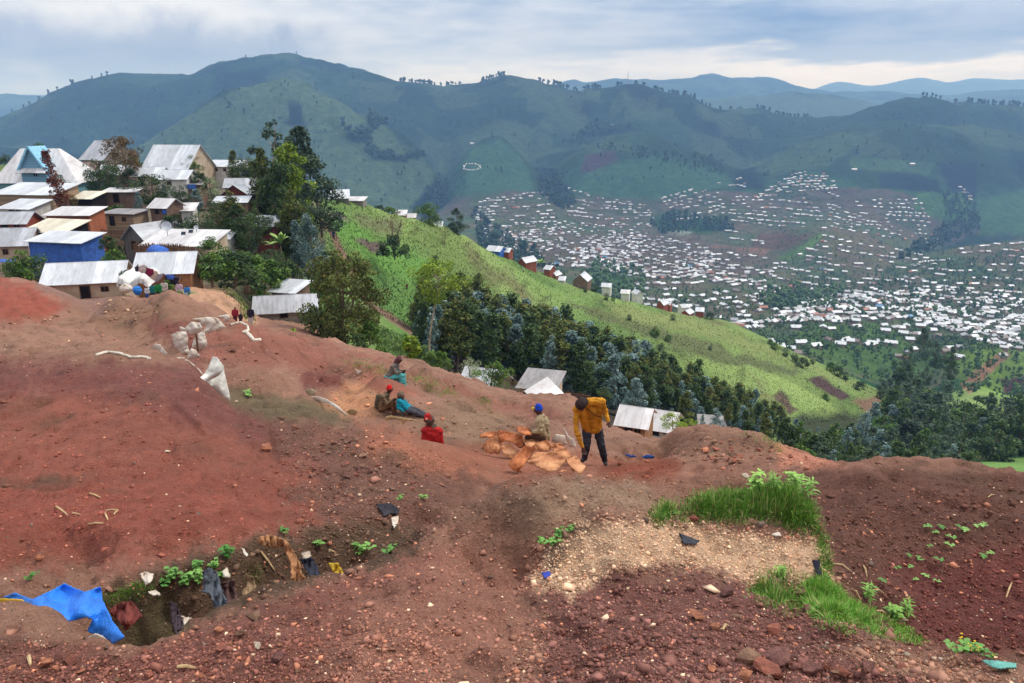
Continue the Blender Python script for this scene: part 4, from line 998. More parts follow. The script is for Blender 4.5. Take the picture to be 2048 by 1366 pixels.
def slab(name, quad, th, m, parent, nx=8, sag=0.0):
    """a sheet of roofing spanned by four corners, with thickness and a ragged lower edge"""
    q = [Vector(p) for p in quad]; nrm = (q[1] - q[0]).cross(q[3] - q[0]).normalized(); v, f = [], []
    for k in range(nx + 1):
        s = k / nx; jl = random.uniform(-.05, .05)
        a = q[0].lerp(q[1], s); b = q[3].lerp(q[2], s); d = (b - a).normalized()
        a = a - d * jl - nrm * sag * math.sin(s * math.pi)
        for p in (a, b): v += [p + nrm * th / 2, p - nrm * th / 2]
    for k in range(nx):
        o = 4 * k; f += [(o, o + 4, o + 6, o + 2), (o + 1, o + 3, o + 7, o + 5), (o, o + 1, o + 5, o + 4), (o + 2, o + 6, o + 7, o + 3)]
    f += [(0, 2, 3, 1), (4 * nx, 4 * nx + 1, 4 * nx + 3, 4 * nx + 2)]
    return obj(name, mesh(name, [tuple(p) for p in v], f), B[m], parent)
def opening(kind, x, z, w_, h_, root, y=-.03, m='dark', frame='frame'):
    o = box(kind, (x - w_ / 2, y, z, x + w_ / 2, y + .06, z + h_), m, root)
    t_ = .05 + .02 * w_; v, f = [], []
    for b in ((x - w_ / 2 - t_, y - .03, z, x - w_ / 2, y + .09, z + h_), (x + w_ / 2, y - .03, z, x + w_ / 2 + t_, y + .09, z + h_), (x - w_ / 2 - t_, y - .035, z + h_, x + w_ / 2 + t_, y + .095, z + h_ + t_)) + (((x - .03, y - .02, z, x + .03, y - .001, z + h_),) if kind == 'window' else ()):
        bv, bf = boxv(*b); f += [tuple(i + len(v) for i in q) for q in bf]; v += bv
    fr = obj('frame', mesh('frame', v, f), B[frame], o); return o
def house(label, u, vb, y, wpx, hpx, dep=4.5, rise=1.0, yaw=0, wall='mud', roof='white', kind='x', foot=2.5, over=.35, ops=(), name='house', cat='house', group=None, tilt=0.0):
    """u, vb: pixel of the middle of the front wall's foot at distance y; kind x: eaves to the viewer, y: gable to the viewer, s: lean-to"""
    k = y / F; w_ = wpx * k; h = hpx * k; p = P(u, vb, y); r = empty(name, p, R(yaw)); tag(r, label, cat, group)
    W, D_ = w_ / 2, dep; o = over
    if kind == 'x':
        v = [(-W,0,-foot),(W,0,-foot),(W,D_,-foot),(-W,D_,-foot),(-W,0,h),(W,0,h),(W,D_,h),(-W,D_,h),(-W,D_/2,h+rise),(W,D_/2,h+rise)]
        f = [(0,1,5,4),(2,3,7,6),(1,2,6,9,5),(3,0,4,8,7)]
        s = rise / (D_ / 2)
        obj('wall', mesh('wall', v, f), B[wall], r)
        slab('roof', [(-W - o, -o, h - o * s + .04), (W + o, -o, h - o * s + .04 + tilt), (W + o, D_ / 2 + .02, h + rise + .05 + tilt), (-W - o, D_ / 2 + .02, h + rise + .05)], .05, roof, r, max(3, int(w_)))
        slab('roof', [(W + o, D_ + o, h - o * s + .04), (-W - o, D_ + o, h - o * s + .04), (-W - o, D_ / 2 - .02, h + rise + .08), (W + o, D_ / 2 - .02, h + rise + .08)], .05, roof, r, 3)
    elif kind == 'y':
        v = [(-W,0,-foot),(W,0,-foot),(W,D_,-foot),(-W,D_,-foot),(-W,0,h),(W,0,h),(W,D_,h),(-W,D_,h),(0,0,h+rise),(0,D_,h+rise)]
        f = [(0,1,5,8,4),(2,3,7,9,6),(1,2,6,5),(3,0,4,7)]
        s = rise / W
        obj('wall', mesh('wall', v, f), B[wall], r)
        for sg in (-1, 1):
            q = [(sg * (W + o), D_ + o, h - o * s + .04), (sg * (W + o), -o, h - o * s + .04), (0, -o, h + rise + .06), (0, D_ + o, h + rise + .06)]
            if sg > 0: q = [q[1], q[0], q[3], q[2]]
            slab('roof', q, .05, roof, r, 4)
    elif kind == 's':
        v = [(-W,0,-foot),(W,0,-foot),(W,D_,-foot),(-W,D_,-foot),(-W,0,h),(W,0,h),(W,D_,h+rise),(-W,D_,h+rise)]
        obj('wall', mesh('wall', v, [(0,1,5,4),(2,3,7,6),(1,2,6,5),(3,0,4,7)]), B[wall], r)
        s = rise / D_
        slab('roof', [(-W - o, -o, h - o * s + .05), (W + o, -o, h - o * s + .05 + tilt), (W + o, D_ + o, h + rise + o * s + .05 + tilt), (-W - o, D_ + o, h + rise + o * s + .05)], .06, roof, r, max(3, int(w_)))
    for q in ops:   # (kind, x fraction -.5...5, z fraction, w m, h m)
        opening(q[0], q[1] * w_, q[2] * h, q[3], q[4], r)
    return r

# ---- village on the left hill (each house from its own place in the photo)
r = house('blue chalet with a steep pale roof and a triangular dormer at the left edge', 78, 398, 118, 158, 32, 8, 0.0, 0, 'teal', 'pale', 'none', ops=())
k = 118 / F; W = 79 * k; h = 32 * k; D_ = 8.0
obj('wall', mesh('wall', [(-W,0,-3),(W,0,-3),(W,D_,-3),(-W,D_,-3),(-W,0,h),(W,0,h),(W,D_,h),(-W,D_,h)], [(0,1,5,4),(2,3,7,6),(1,2,6,5),(3,0,4,7),(4,5,6,7)]), B['teal'], r)
rh = 5.0; rx0, rx1 = -W * .62, W * .34
q = [(-W - .5, -.5, h - .1), (W + .5, -.5, h - .1), (W + .5, D_ + .5, h - .1), (-W - .5, D_ + .5, h - .1), (rx0, D_ / 2 - .3, h + rh), (rx1, D_ / 2 - .3, h + rh), (rx1, D_ / 2 + .3, h + rh), (rx0, D_ / 2 + .3, h + rh)]
obj('roof', mesh('roof', q, [(0,1,5,4),(1,2,6,5),(2,3,7,6),(3,0,4,7),(4,5,6,7),(0,3,2,1)]), B['pale'], r)
dw = box('dormer', (-24 * k + .1, -.35, h - .1, 26 * k, 3.2, h + 22 * k), 'blue', r)
obj('gable', mesh('gable', [(-24*k,-.3,h+23*k),(27*k,-.3,h+23*k),(1*k,-.3,h+62*k),(-24*k,3.4,h+23*k),(27*k,3.4,h+23*k),(1*k,3.4,h+62*k)], [(0,1,2),(3,5,4),(0,3,4,1)]), B['blue'], dw)
slab('roof', [(-28*k, 3.6, h+20*k), (-28*k, -.8, h+20*k), (1*k, -.8, h+68*k), (1*k, 3.6, h+68*k)], .25, 'trim', dw, 2)
slab('roof', [(30*k, -.8, h+20*k), (30*k, 3.6, h+20*k), (1*k, 3.6, h+68*k), (1*k, -.8, h+68*k)], .25, 'trim', dw, 2)
slab('ledge', [(-28*k, -1.2, h+19*k), (30*k, -1.2, h+19*k), (28*k, -.3, h+27*k), (-26*k, -.3, h+27*k)], .1, 'pale', dw, 2)
opening('window', 5*k, h + 12*k, 8*k, 8*k, r, y=-.42, frame='trim')
for xx in (-44, -14, 12): opening('window', xx * k, h * .35, 7 * k, h * .4, r, y=-.08, m='teal', frame='trim')
box('panel', (53*k, -.12, h*.5, 75*k, -.02, h*.98), 'ochre', r)
for xx, w2, ww in ((-.2, 1, 1),): pass
HS = [
 # label, u, vb, y, wpx, hpx, dep, rise, yaw, wall, roof, kind, ops
 ('long shed of weathered boards with a low white roof below the blue chalet', 52, 432, 100, 132, 42, 5, 1.0, -3, 'wood', 'white', 's', ()),
 ('open dark lean-to with a cream tin roof at the end of the long board shed', 166, 428, 102, 44, 30, 3, .6, -8, 'dark', 'cream', 's', ()),  # solid near-black walls paint the shade inside the open front
 ('small flat white shed at the left edge under the long board shed', 30, 432, 92, 68, 14, 3.5, .7, 0, 'mudw', 'white', 's', ()),
 ('orange brick hut with a dark doorway behind the blue tarpaulin shelter', 140, 465, 86, 84, 34, 3.5, .5, 4, 'brick', 'pale', 's', (('door', .06, 0, .7, 1.5),)),
 ('low red walled house with a grey roof at the left edge', 16, 462, 84, 70, 16, 3.5, 1.0, -6, 'redmud', 'grey', 'x', ()),
 ('long cream sheet roof sloping down beside the brick hut', 88, 472, 81, 96, 8, 3.5, .8, -14, 'dark', 'cream', 's', ()),
 ('house at the left edge with worn grey roof and beige wall', 22, 520, 78, 72, 32, 4.0, 1.4, 8, 'mud', 'grey', 'x', (('window', -.1, .35, .45, .55),)),
 ('shelter with a white sheet roof and walls of blue tarpaulin', 112, 508, 76, 122, 24, 3.2, .5, -4, 'tarp', 'white', 's', ()),
 ('beige plastered house with a broad white roof, dark door and small window', 170, 598, 64, 142, 36, 4.6, 1.3, 14, 'mud', 'white', 'x', (('door', .02, 0, .75, 1.15), ('window', .28, .38, .55, .42))),
 ('brick house with a glaring white roof behind the clothes line', 330, 572, 63, 104, 30, 4.0, 1.3, 10, 'brickt', 'white', 'x', (('door', .12, 0, .8, 1.1),)),
 ('house with twin grey gables above the long low roof', 272, 500, 86, 62, 22, 6, 1.6, -24, 'greyvert', 'grey', 'y', ()),
 ('long low roof carrying dishes and panels, above the dark paling', 352, 503, 82, 140, 12, 4.5, 1.0, 3, 'mud', 'pale', 's', ()),
 ('white sheet roof at the right end of the long low roof', 432, 482, 88, 48, 4, 2.5, .4, -6, 'mudw', 'white', 's', ()),
 ('plank shack with flat top between the brick hut and the bushes', 238, 452, 95, 68, 24, 3, .2, 0, 'wood', 'dull', 's', ()),
 ('grey board shack with a rusty lean-to among the trees of the village', 240, 405, 106, 60, 20, 3, .3, 0, 'brownw', 'pale', 's', (('door', -.1, 0, .8, 1.2),)),
 ('small hut with a tilted grey roof and blue sheet under the conifer', 318, 428, 97, 40, 14, 3, .9, -18, 'brownw', 'pale', 'x', ()),
 ('low pale roof right of the small tilted hut', 362, 432, 99, 44, 10, 3, .6, 0, 'mudw', 'pale', 's', ()),
 ('big white house with a broad pyramid roof in the middle of the village', 330, 352, 132, 96, 12, 9, 4.0, 0, 'mud', 'white', 'x', ()),
 ('white walled annex with a white roof before the pyramid roofed house', 346, 380, 124, 58, 22, 4.5, 1.2, 0, 'mudw', 'white', 'x', (('window', -.1, .4, .6, .6),)),
 ('white roofed wing left of the white walled annex', 296, 372, 126, 50, 20, 4.5, 1.2, 0, 'mud', 'white', 'x', ()),
 ('long white roof between the dark tree and the brown tree', 222, 358, 130, 64, 10, 4.5, 1.3, 0, 'brownw', 'white', 'x', ()),
 ('tall grey roofed house with a board gable at the hilltop', 186, 330, 146, 74, 12, 7, 3.2, -30, 'greywood', 'grey', 'x', ()),
 ('rusty brown roof below the tall grey roofed house', 160, 350, 138, 50, 10, 4, 1.2, 0, 'brownw', 'rust', 'x', ()),
 ('dull gabled house right behind the blue chalet', 168, 375, 128, 36, 16, 4, 1.6, 10, 'brownw', 'dull', 'y', ()),
 ('dark gabled roof behind the white pyramid roof', 372, 345, 145, 46, 10, 6, 2.0, 30, 'brownw', 'dull', 'y', ()),
 ('long whitish house with three small windows on the hilltop', 434, 352, 140, 74, 18, 5, .8, -4, 'mudw', 'white', 's', (('window', -.3, .5, .5, .5), ('window', 0, .5, .5, .5), ('window', .25, .5, .5, .5))),
 ('pale roofed house left of the three window house', 402, 350, 146, 40, 14, 5, 1.2, 0, 'wood', 'white', 'x', ()),
 ('grey sheet roofed store behind the red gable', 480, 392, 126, 54, 18, 4, 1.2, 0, 'brownw', 'grey', 'x', ()),
 ('red brown gable end with a pale chevron roof', 469, 396, 116, 46, 8, 6, 1.3, 0, 'maroon', 'white', 'y', ()),
 ('brown shed with a white flat roof under the red gable', 462, 428, 108, 60, 22, 3.5, .5, 0, 'brownw', 'white', 's', ()),
 ('grey shack with washing beside the red gable', 512, 402, 118, 36, 14, 3, .4, 0, 'greyvert', 'grey', 's', ()),
 ('maroon hut with a white roof above the banana plant', 533, 468, 99, 42, 18, 3.4, 1.0, 5, 'maroon', 'white', 'x', ()),
 ('grey board house with a white roof right of the tall trees', 680, 414, 172, 36, 18, 5, 1.6, 3, 'greyvert', 'white', 'x', ()),
 ('low flat board hut at the end of the hilltop row', 710, 416, 176, 32, 14, 4, .5, -6, 'greywood', 'pale', 's', ()),
 ('grey roof on a dark store behind the olive shrub, by the blue sheet', 388, 386, 124, 26, 16, 3, .4, 0, 'brownw', 'dull', 's', ()),
 ('grey roofed shed of boards with a small white porch beside the big tree', 572, 637, 70, 118, 17, 3.6, 1.1, 12, 'greywood', 'grey', 'x', (('door', -.03, .1, .7, .7),)),
 ('little white sheet roof behind the grey roofed shed', 566, 590, 80, 52, 6, 3.2, .6, -6, 'brownw', 'white', 's', ()),
 ('white corrugated roof below the tall lone tree', 950, 800, 62, 74, 20, 4.5, 1.4, -20, 'greyvert', 'white', 'x', ()),
 ('house with a sagging tan sheet roof behind the shrub', 1072, 808, 64, 74, 34, 4.0, .4, -16, 'mud', 'dull', 's', ()),
 ('board fronted white roofed house under the tan sheet roof', 1052, 822, 58, 80, 16, 3.5, 1.2, -30, 'greyvert', 'pale', 'y', ()),
 ('pale roofed hut with a slatted orange side right of the bending man', 1262, 872, 60, 60, 26, 3.6, 1.0, -22, 'brickt', 'pale', 'x', ()),
 ('white roof with a dark solar panel beyond the slatted hut', 1318, 872, 68, 52, 16, 4, 1.2, -24, 'mudw', 'pale', 'x', ()),
 ('low scrap covered hut right of the creeper bush', 1425, 866, 78, 48, 5, 3, .5, -10, 'greyvert', 'dull', 's', ()),
]
for q in HS:
    ops = q[12]
    if not ops and q[4] > 35 and q[5] >= 14 and q[9] not in ('dark', 'tarp'):   # plain fronts: a small door and window
        ops = (('door', random.uniform(-.25, -.05), 0, .7, min(1.7, q[5] * q[3] / F * .8)), ('window', random.uniform(.15, .3), .4, .5, min(.5, q[5] * q[3] / F * .4)))
    house(q[0], *q[1:8], q[8] + (random.uniform(-11, 11) if abs(q[8]) < 7 else 0), *q[9:11], kind=q[11], ops=ops)
# pieces that hang on or stand against those houses
def panel_sheet(label, u, v, y, wpx, hpx, m, name, cat, tilt=50, yaw=0, group=None):
    k = y / F; o = obj(name, mesh(name, *boxv(-wpx * k / 2, 0, 0, wpx * k / 2, .05, hpx * k)), B[m], None, P(u, v, y), R(yaw))
    o.rotation_euler[0] = -R(90 - tilt); return tag(o, label, cat, group)
panel_sheet('blue sheet hung under the eave of the dark store', 384, 378, 123.4, 16, 9, 'tarp', 'plastic_sheet', 'sheet', 90)
panel_sheet('little blue sheet on the small tilted hut', 329, 428, 96.4, 8, 8, 'tarp', 'plastic_sheet', 'sheet', 90)
panel_sheet('blue sheet heap at the left edge below the worn grey roof', 8, 524, 74, 34, 12, 'tarp', 'plastic_sheet', 'sheet', 20)
M_PAN = mat('solar_panel', m_plain(c(48, 54, 70), c(36, 40, 54), 2, .2, 0))
def solar(label, u, v, y, wpx, hpx):
    k = y / F; r = empty('solar_panel', P(u, v, y)); tag(r, label, 'solar panel'); r.rotation_euler[0] = R(-38)
    box('frame', (-wpx*k/2, 0, 0, wpx*k/2, .04, hpx*k), 'pale', r); box('cell', (-wpx*k*.43, -.012, hpx*k*.08, wpx*k*.43, .0, hpx*k*.92), M_PAN, r)
solar('left one of two small solar panels on the long low roof', 366, 470, 81.5, 10, 8)
solar('right one of two small solar panels on the long low roof', 381, 466, 81.5, 10, 8)
solar('dark solar panel on the white roof beyond the slatted hut', 1301, 838, 66, 14, 12)
def dish(label, u, v, y, dpx, yaw):
    k = y / F; rr = dpx * k / 2; v_, f_ = [(0, 0, 0)], []
    for a in (1, 2, 3):
        for b in range(16):
            t_ = b / 16 * 6.283; v_.append((rr * a / 3 * math.cos(t_), -rr * .28 * (a / 3) ** 2, rr * a / 3 * math.sin(t_)))
    for b in range(16):
        f_.append((0, 1 + b, 1 + (b + 1) % 16))
        for a in (0, 1): f_.append((1 + a * 16 + b, 1 + (a + 1) * 16 + b, 1 + (a + 1) * 16 + (b + 1) % 16, 1 + a * 16 + (b + 1) % 16))
    r = empty('satellite_dish', P(u, v, y), R(yaw)); tag(r, label, 'satellite dish')
    d = obj('reflector', mesh('reflector', v_, f_, smooth=True), mat('dish_grey', m_plain(c(196, 200, 204), c(160, 164, 170), 2)), r); d.rotation_euler[0] = R(-25)
    box('mast', (-.03, .02, -rr * 1.9, .03, .08, 0), 'dull', r); box('arm', (-.015, -rr * .9, -rr * .5, .015, 0, -rr * .46), 'dull', r)
dish('big satellite dish half hidden by the green bush', 333, 453, 84, 20, 20)
dish('small round satellite dish standing on the long low roof', 392, 455, 82, 9, 25)
# white tarpaulin tent beside the beige house, draped cloth on posts
def drape(name, u, v, y, w_, d_m, h, m, label, cat, peaks=3, yaw=0, sk=.9, foot=0.0):
    n = 28; vs, fs = [], []
    for i in range(n + 1):
        for j in range(n + 1):
            x = (i / n - .5) * w_; yy = (j / n) * d_m
            z = h + .22 * math.sin(i / n * peaks * 3.14 + 1) + .3 * (j / n) + .12 * float(fbm(np.array([i / 5.]), np.array([j / 5.]), 3, 9)[0])
            if j < 5: z -= (5 - j) / 5 * sk; yy = .28 * yy + .1 * math.sin(i * 1.7)
            if i < 2 or i > n - 2: z -= .35
            vs.append((x, yy, z))
    for i in range(n):
        for j in range(n): a = i * (n + 1) + j; fs.append((a, a + n + 1, a + n + 2, a + 1))
    me = mesh(name, vs, fs, smooth=True); o = obj(name, me, B[m] if isinstance(m, str) else m, None, P(u, v, y), R(yaw))
    s = o.modifiers.new('thick', 'SOLIDIFY'); s.thickness = .02
    return tag(o, label, cat)
drape('tent', 268, 592, 59, 2.6, 2.6, 1.35, 'wtarp', 'crumpled white tarpaulin tent beside the beige house', 'tent', foot=1, sk=.55)
drape('tarpaulin', 310, 510, 66, 1.7, 1.2, .25, 'tarp', 'blue tarpaulin lump behind the glaring white roof', 'tarpaulin', 1)

# ---- houses along the green slope
SL = [
 ('house with a blue tarpaulin front on the crest of the green slope', 986, 510, 236, 40, 12, 6, 1.5, -25, 'tarp', 'white', 'x'),
 ('red brick house joined to the blue fronted one on the crest', 1010, 512, 238, 22, 12, 5, 1.2, -20, 'redmud', 'white', 'x'),
 ('red gabled brick house standing alone lower on the crest', 1044, 532, 238, 26, 12, 7, 1.6, -40, 'redmud', 'white', 'y'),
 ('small red hut half hidden behind the crest trees', 1094, 545, 250, 18, 10, 5, 1.2, -30, 'redmud', 'white', 'x'),
 ('white roofed hut on bare earth below the small red hut', 1106, 556, 252, 18, 9, 5, 1.2, -30, 'brickt', 'white', 'y'),
 ('little white hut on the open slope left of the winged roof', 1123, 566, 250, 16, 8, 4, .8, -10, 'mudw', 'white', 's'),
 ('house with a broad winged white roof on the crest', 1160, 566, 262, 40, 8, 8, 2.6, -20, 'brownw', 'white', 'y'),
 ('white flat roof on the crest right of the winged roof', 1212, 577, 270, 24, 6, 5, 1.2, -15, 'mudw', 'white', 'x'),
 ('low roof at the edge of the crest between two shrubs', 1250, 590, 278, 22, 6, 5, 1.2, -15, 'mudw', 'pale', 'x'),
 ('white roofed hut behind the crest near the dark bushes', 1280, 592, 284, 20, 7, 5, 1.4, 20, 'mudw', 'white', 'y'),
 ('red brick hut with a swept white roof on the lower crest', 1320, 615, 286, 20, 10, 6, 1.6, -35, 'redmud', 'white', 'y'),
 ('grey roofed twin of the swept roof hut', 1334, 614, 290, 16, 8, 5, 1.3, -25, 'redmud', 'grey', 'x'),
 ('left red hut of the lowest group on the crest', 1370, 634, 294, 24, 11, 6, 1.5, -35, 'redmud', 'white', 'y'),
 ('white roof behind the left red hut of the lowest group', 1372, 618, 300, 22, 6, 5, 1.0, 15, 'mudw', 'white', 'x'),
 ('right red hut of the lowest group on the crest', 1399, 628, 300, 20, 8, 5, .8, -15, 'redmud', 'white', 's'),
 ('pale roof at the top of the slope behind the bare tree', 800, 436, 198, 26, 8, 5, 1.0, 0, 'brownw', 'pale', 's'),
 ('second pale roof at the slope top, beside the dry tree', 822, 440, 202, 22, 8, 4, 1.0, 0, 'brickt', 'pale', 'x'),
 ('white roof peeping over the crest right of the round tree', 876, 455, 214, 20, 6, 4, 1.2, 0, 'mudw', 'white', 'x'),
]
for q in SL: house(q[0], q[1], q[2] + 1, q[3], q[4] * .74, q[5] * .8, q[6] * .8, q[7] * .8, *q[8:11], kind=q[11], foot=3)

# ---- the town in the valley
TROOF = [mat('town_roof_white', lambda t, b: (b.inputs['Base Color'].__setattr__('default_value', (.60, .62, .65, 1)), b.inputs['Roughness'].__setattr__('default_value', .5))),
         mat('town_roof_grey', lambda t, b: b.inputs['Base Color'].__setattr__('default_value', (.34, .35, .37, 1))),
         mat('town_roof_dull', lambda t, b: b.inputs['Base Color'].__setattr__('default_value', (.20, .16, .15, 1)))]
TROOF.append(mat('town_roof_rust', lambda t, b: b.inputs['Base Color'].__setattr__('default_value', (.30, .11, .07, 1)))); TROOF.append(mat('town_roof_blue', lambda t, b: b.inputs['Base Color'].__setattr__('default_value', (.08, .22, .42, 1))))
TWALL = mat('town_wall', lambda t, b: b.inputs['Base Color'].__setattr__('default_value', (.26, .19, .15, 1)))
W_, F_ = boxv(-.5, -.5, -.9, .5, .5, 1.0)
TWV, TWF = np.array(W_, float), np.array(F_)[[2, 3, 4, 5]]
TRV = np.array([(-.56,-.62,.92),(.56,-.62,.92),(.56,.62,.92),(-.56,.62,.92),(-.56,0,1.62),(.56,0,1.62)], float)
TRF = [(0,1,5,4),(2,3,4,5),(1,2,5),(3,0,4),(0,3,2,1)]
TRF4 = np.array([(0,1,5,4),(2,3,4,5),(1,2,5,5),(3,0,4,4)])
TOWN = []   # x, y, z, w, d, h, rz, roof
def lerp_curve(c1, c2, s):
    a = np.array(c1, float); b = np.array(c2, float)
    tt = np.linspace(0, 1, 24); f_ = lambda q: np.stack([np.interp(tt, np.linspace(0, 1, len(q)), q[:, 0]), np.interp(tt, np.linspace(0, 1, len(q)), q[:, 1])], -1)
    return f_(a) * (1 - s) + f_(b) * s
def block(c1, c2, rows, sp, keep, ymin, ymax=2300, jit=.25, size=(7.5, 12), grey=.42, tall=1.0, reg=''):
    for k in range(rows):
        s = (k + random.uniform(-.12, .12)) / max(1, rows - 1); cu = lerp_curve(c1, c2, min(max(s, 0), 1))
        L = np.concatenate([[0], np.cumsum(np.hypot(*np.diff(cu, axis=0).T))]); d = random.uniform(0, sp)
        ph = random.uniform(0, 9)
        while d < L[-1]:
            u = np.interp(d, L, cu[:, 0]); v = np.interp(d, L, cu[:, 1])
            d += sp * random.uniform(.7, 1.45) * (1.9 if random.random() < .12 else 1)
            if random.random() > keep * (.75 + .5 * math.sin(d / 37 + ph)): continue
            if u > 2090 or u < -40: continue
            q = hit(u + random.uniform(-1, 1) * sp * jit, v + random.uniform(-1, 1) * sp * jit * .4, ymin)
            if not ymin * 1.01 < q.y < ymax: continue
            w1 = random.uniform(*size) * .72 * (1.6 if random.random() < .08 else 1)
            q2 = hit(np.interp(d, L, cu[:, 0]), np.interp(d, L, cu[:, 1]), ymin)
            rz = math.atan2(q2.y - q.y, q2.x - q.x) if abs(q2.y - q.y) < 2 * abs(q2.x - q.x) else random.uniform(-.4, .4)
            g = random.random(); TOWN.append((q.x, q.y, q.z, w1, random.uniform(3.8, 5.6), random.uniform(1.9, 2.8) * tall, rz * .7 + random.uniform(-.15, .15) + (1.57 if random.random() < .15 else 0), (3 if random.random() < .05 else 4 if random.random() < .015 else 0) if g > grey else (1 if g > grey * .35 else 2), reg))
Y0 = 460
block([(962,400),(1020,394),(1095,383)], [(952,442),(1020,442),(1110,436)], 9, 8, .85, 900, reg='ltop')
block([(1130,376),(1200,398),(1290,408)], [(1130,432),(1210,440),(1310,438)], 7, 8, .8, 900, reg='mtop')
block([(1318,400),(1390,378),(1440,368)], [(1350,440),(1420,436),(1452,425)], 8, 8, .85, 900, reg='mtop')
block([(1470,362),(1482,356),(1490,368)], [(1455,372),(1480,372),(1488,376)], 2, 6, .8, 1200, reg='mtop')
block([(1580,352),(1620,344),(1668,352)], [(1500,400),(1580,384),(1680,376)], 7, 8, .9, 900, reg='rtop')
block([(1465,396),(1560,392),(1640,402)], [(1450,440),(1540,452),(1650,458)], 8, 8, .88, 900, reg='rtop')
block([(1650,378),(1720,402),(1840,400)], [(1660,455),(1740,470),(1880,490)], 11, 9.5, .82, 900, reg='rtop')
block([(1918,374),(1940,400),(1945,415)], [(1925,376),(1938,392),(1944,405)], 2, 7, .8, 1200, reg='rtop')
block([(955,450),(1130,445),(1300,450)], [(1000,500),(1130,520),(1260,545)], 16, 7.5, .8, 650, jit=.8, size=(6, 11), grey=.6, reg='mid')
block([(1230,462),(1330,478),(1420,500)], [(1100,530),(1250,552),(1420,560)], 18, 6.8, .85, 600, jit=.8, size=(6, 11), grey=.65, reg='mid')
block([(1400,505),(1480,512),(1560,525)], [(1420,562),(1480,570),(1540,575)], 9, 8, .8, 600, jit=.8, grey=.6, reg='mid')
block([(1450,462),(1480,466),(1520,480)], [(1460,488),(1490,490),(1530,488)], 4, 9, .55, 900, reg='mid')
block([(1250,560),(1370,556),(1500,548)], [(1290,612),(1420,618),(1540,596)], 6, 12, .72, 500, reg='terr', size=(8, 12))
block([(1330,640),(1400,630),(1480,600),(1540,570)], [(1460,655),(1500,640),(1530,610),(1560,580)], 5, 11, .8, 430, reg='terr', size=(6, 9))
block([(1650,472),(1720,490),(1790,498)], [(1540,545),(1650,560),(1780,575)], 9, 11, .78, 600, reg='hill')
block([(1560,560),(1650,575),(1770,580)], [(1600,600),(1680,605),(1780,600)], 4, 10, .7, 600, reg='hill', grey=.5)
block([(1790,500),(1840,512),(1860,525)], [(1790,570),(1830,580),(1860,590)], 7, 11, .7, 600, reg='hill')
block([(1850,515),(1950,495),(2060,487)], [(1800,555),(1900,580),(2060,590)], 8, 12.5, .8, 600, reg='right', size=(7, 12))
block([(1600,605),(1740,585),(1900,580),(2060,600)], [(1530,650),(1660,640),(1800,640),(2060,690)], 16, 10.5, .9, 470, jit=.8, size=(7, 11), grey=.45, reg='low')
block([(1500,610),(1530,600),(1560,600)], [(1450,650),(1500,660),(1560,650)], 6, 11, .85, 430, jit=.4, size=(6, 9), reg='low')
block([(1480,668),(1520,680),(1590,705)], [(1500,680),(1560,700),(1600,715)], 2, 13, .8, 430, size=(6, 8), reg='low')
block([(1850,620),(1950,625),(2060,640)], [(1880,650),(1960,680),(2040,715)], 8, 11, .85, 430, jit=.6, size=(7, 11), grey=.4, reg='low')
block([(1620,650),(1760,655),(1900,665),(2060,690)], [(1640,700),(1760,712),(1900,705),(2060,730)], 5, 30, .6, 440, jit=.9, size=(7, 10), reg='field')
for u, v in [(1672,647),(1712,645),(1591,659),(1737,693),(1762,688),(1770,665),(1800,660),(1806,670),(1744,690),(1696,686),(1680,692),(1783,690),(1831,702),(1820,683),(1835,672),(1862,664),(1600,690),(1630,696),(1840,655),(1668,640),(1712,657)]:
    q = hit(u, v, 440); TOWN.append((q.x, q.y, q.z, random.uniform(7, 9), 5.5, 2.8, random.uniform(-.5, .3), 0, 'field'))
for u, v in [(1708,341),(1824,330),(944,288),(1222,252)]: q = hit(u, v, 1500); TOWN.append((q.x, q.y, q.z, 12, 8, 3.5, 0, 0, 'lone'))
for k in range(21):
    a_ = k / 21 * 6.283; q = hit(943 + 19 * math.cos(a_) * random.uniform(.75, 1.05), 335 + 6.5 * math.sin(a_), 1500)
    TOWN.append((q.x, q.y, q.z, 3.4, 3, 2.0, 0, 0, 'ring'))
TOWN.sort(key=lambda q: q[1] / q[3])
NIND = 225
TWM = mesh('wall', TWV, TWF); TWM.materials.append(TWALL)
TRM = []
for k in range(5):
    m_ = mesh('roof', TRV, TRF); m_.materials.append(TROOF[k]); TRM.append(m_)
LAB = {'field': ('white roofed house standing alone among the lower valley fields', 'lone houses in the lower valley fields'),
       'low': ('%s roofed house crowded in the lower right of the valley town', 'houses crowded in the lower right of the town'),
       'terr': ('%s roofed house in the slanting rows below the dense town centre', 'houses in the slanting rows below the centre'),
       'hill': ('%s roofed house in rows round the terraced knoll of the town', 'houses round the terraced knoll'),
       'right': ('%s roofed house on the long rows at the right edge of the valley', 'houses on the long rows at the right edge'),
       'mid': ('%s roofed house in the dense grey town centre', 'houses of the dense town centre'),
       'ltop': ('%s roofed house far off on the left terraces', 'houses on the far left terraces'), 'mtop': ('%s roofed house far off at the foot of the hills', 'houses at the foot of the hills'),
       'rtop': ('%s roofed house far off on the right terraces', 'houses on the far right terraces'), 'lone': ('lone white house high on the far hillside', 'lone houses on the far hillside'), 'ring': ('tiny hut in the far ring of huts', 'ring of huts')}
rest = []
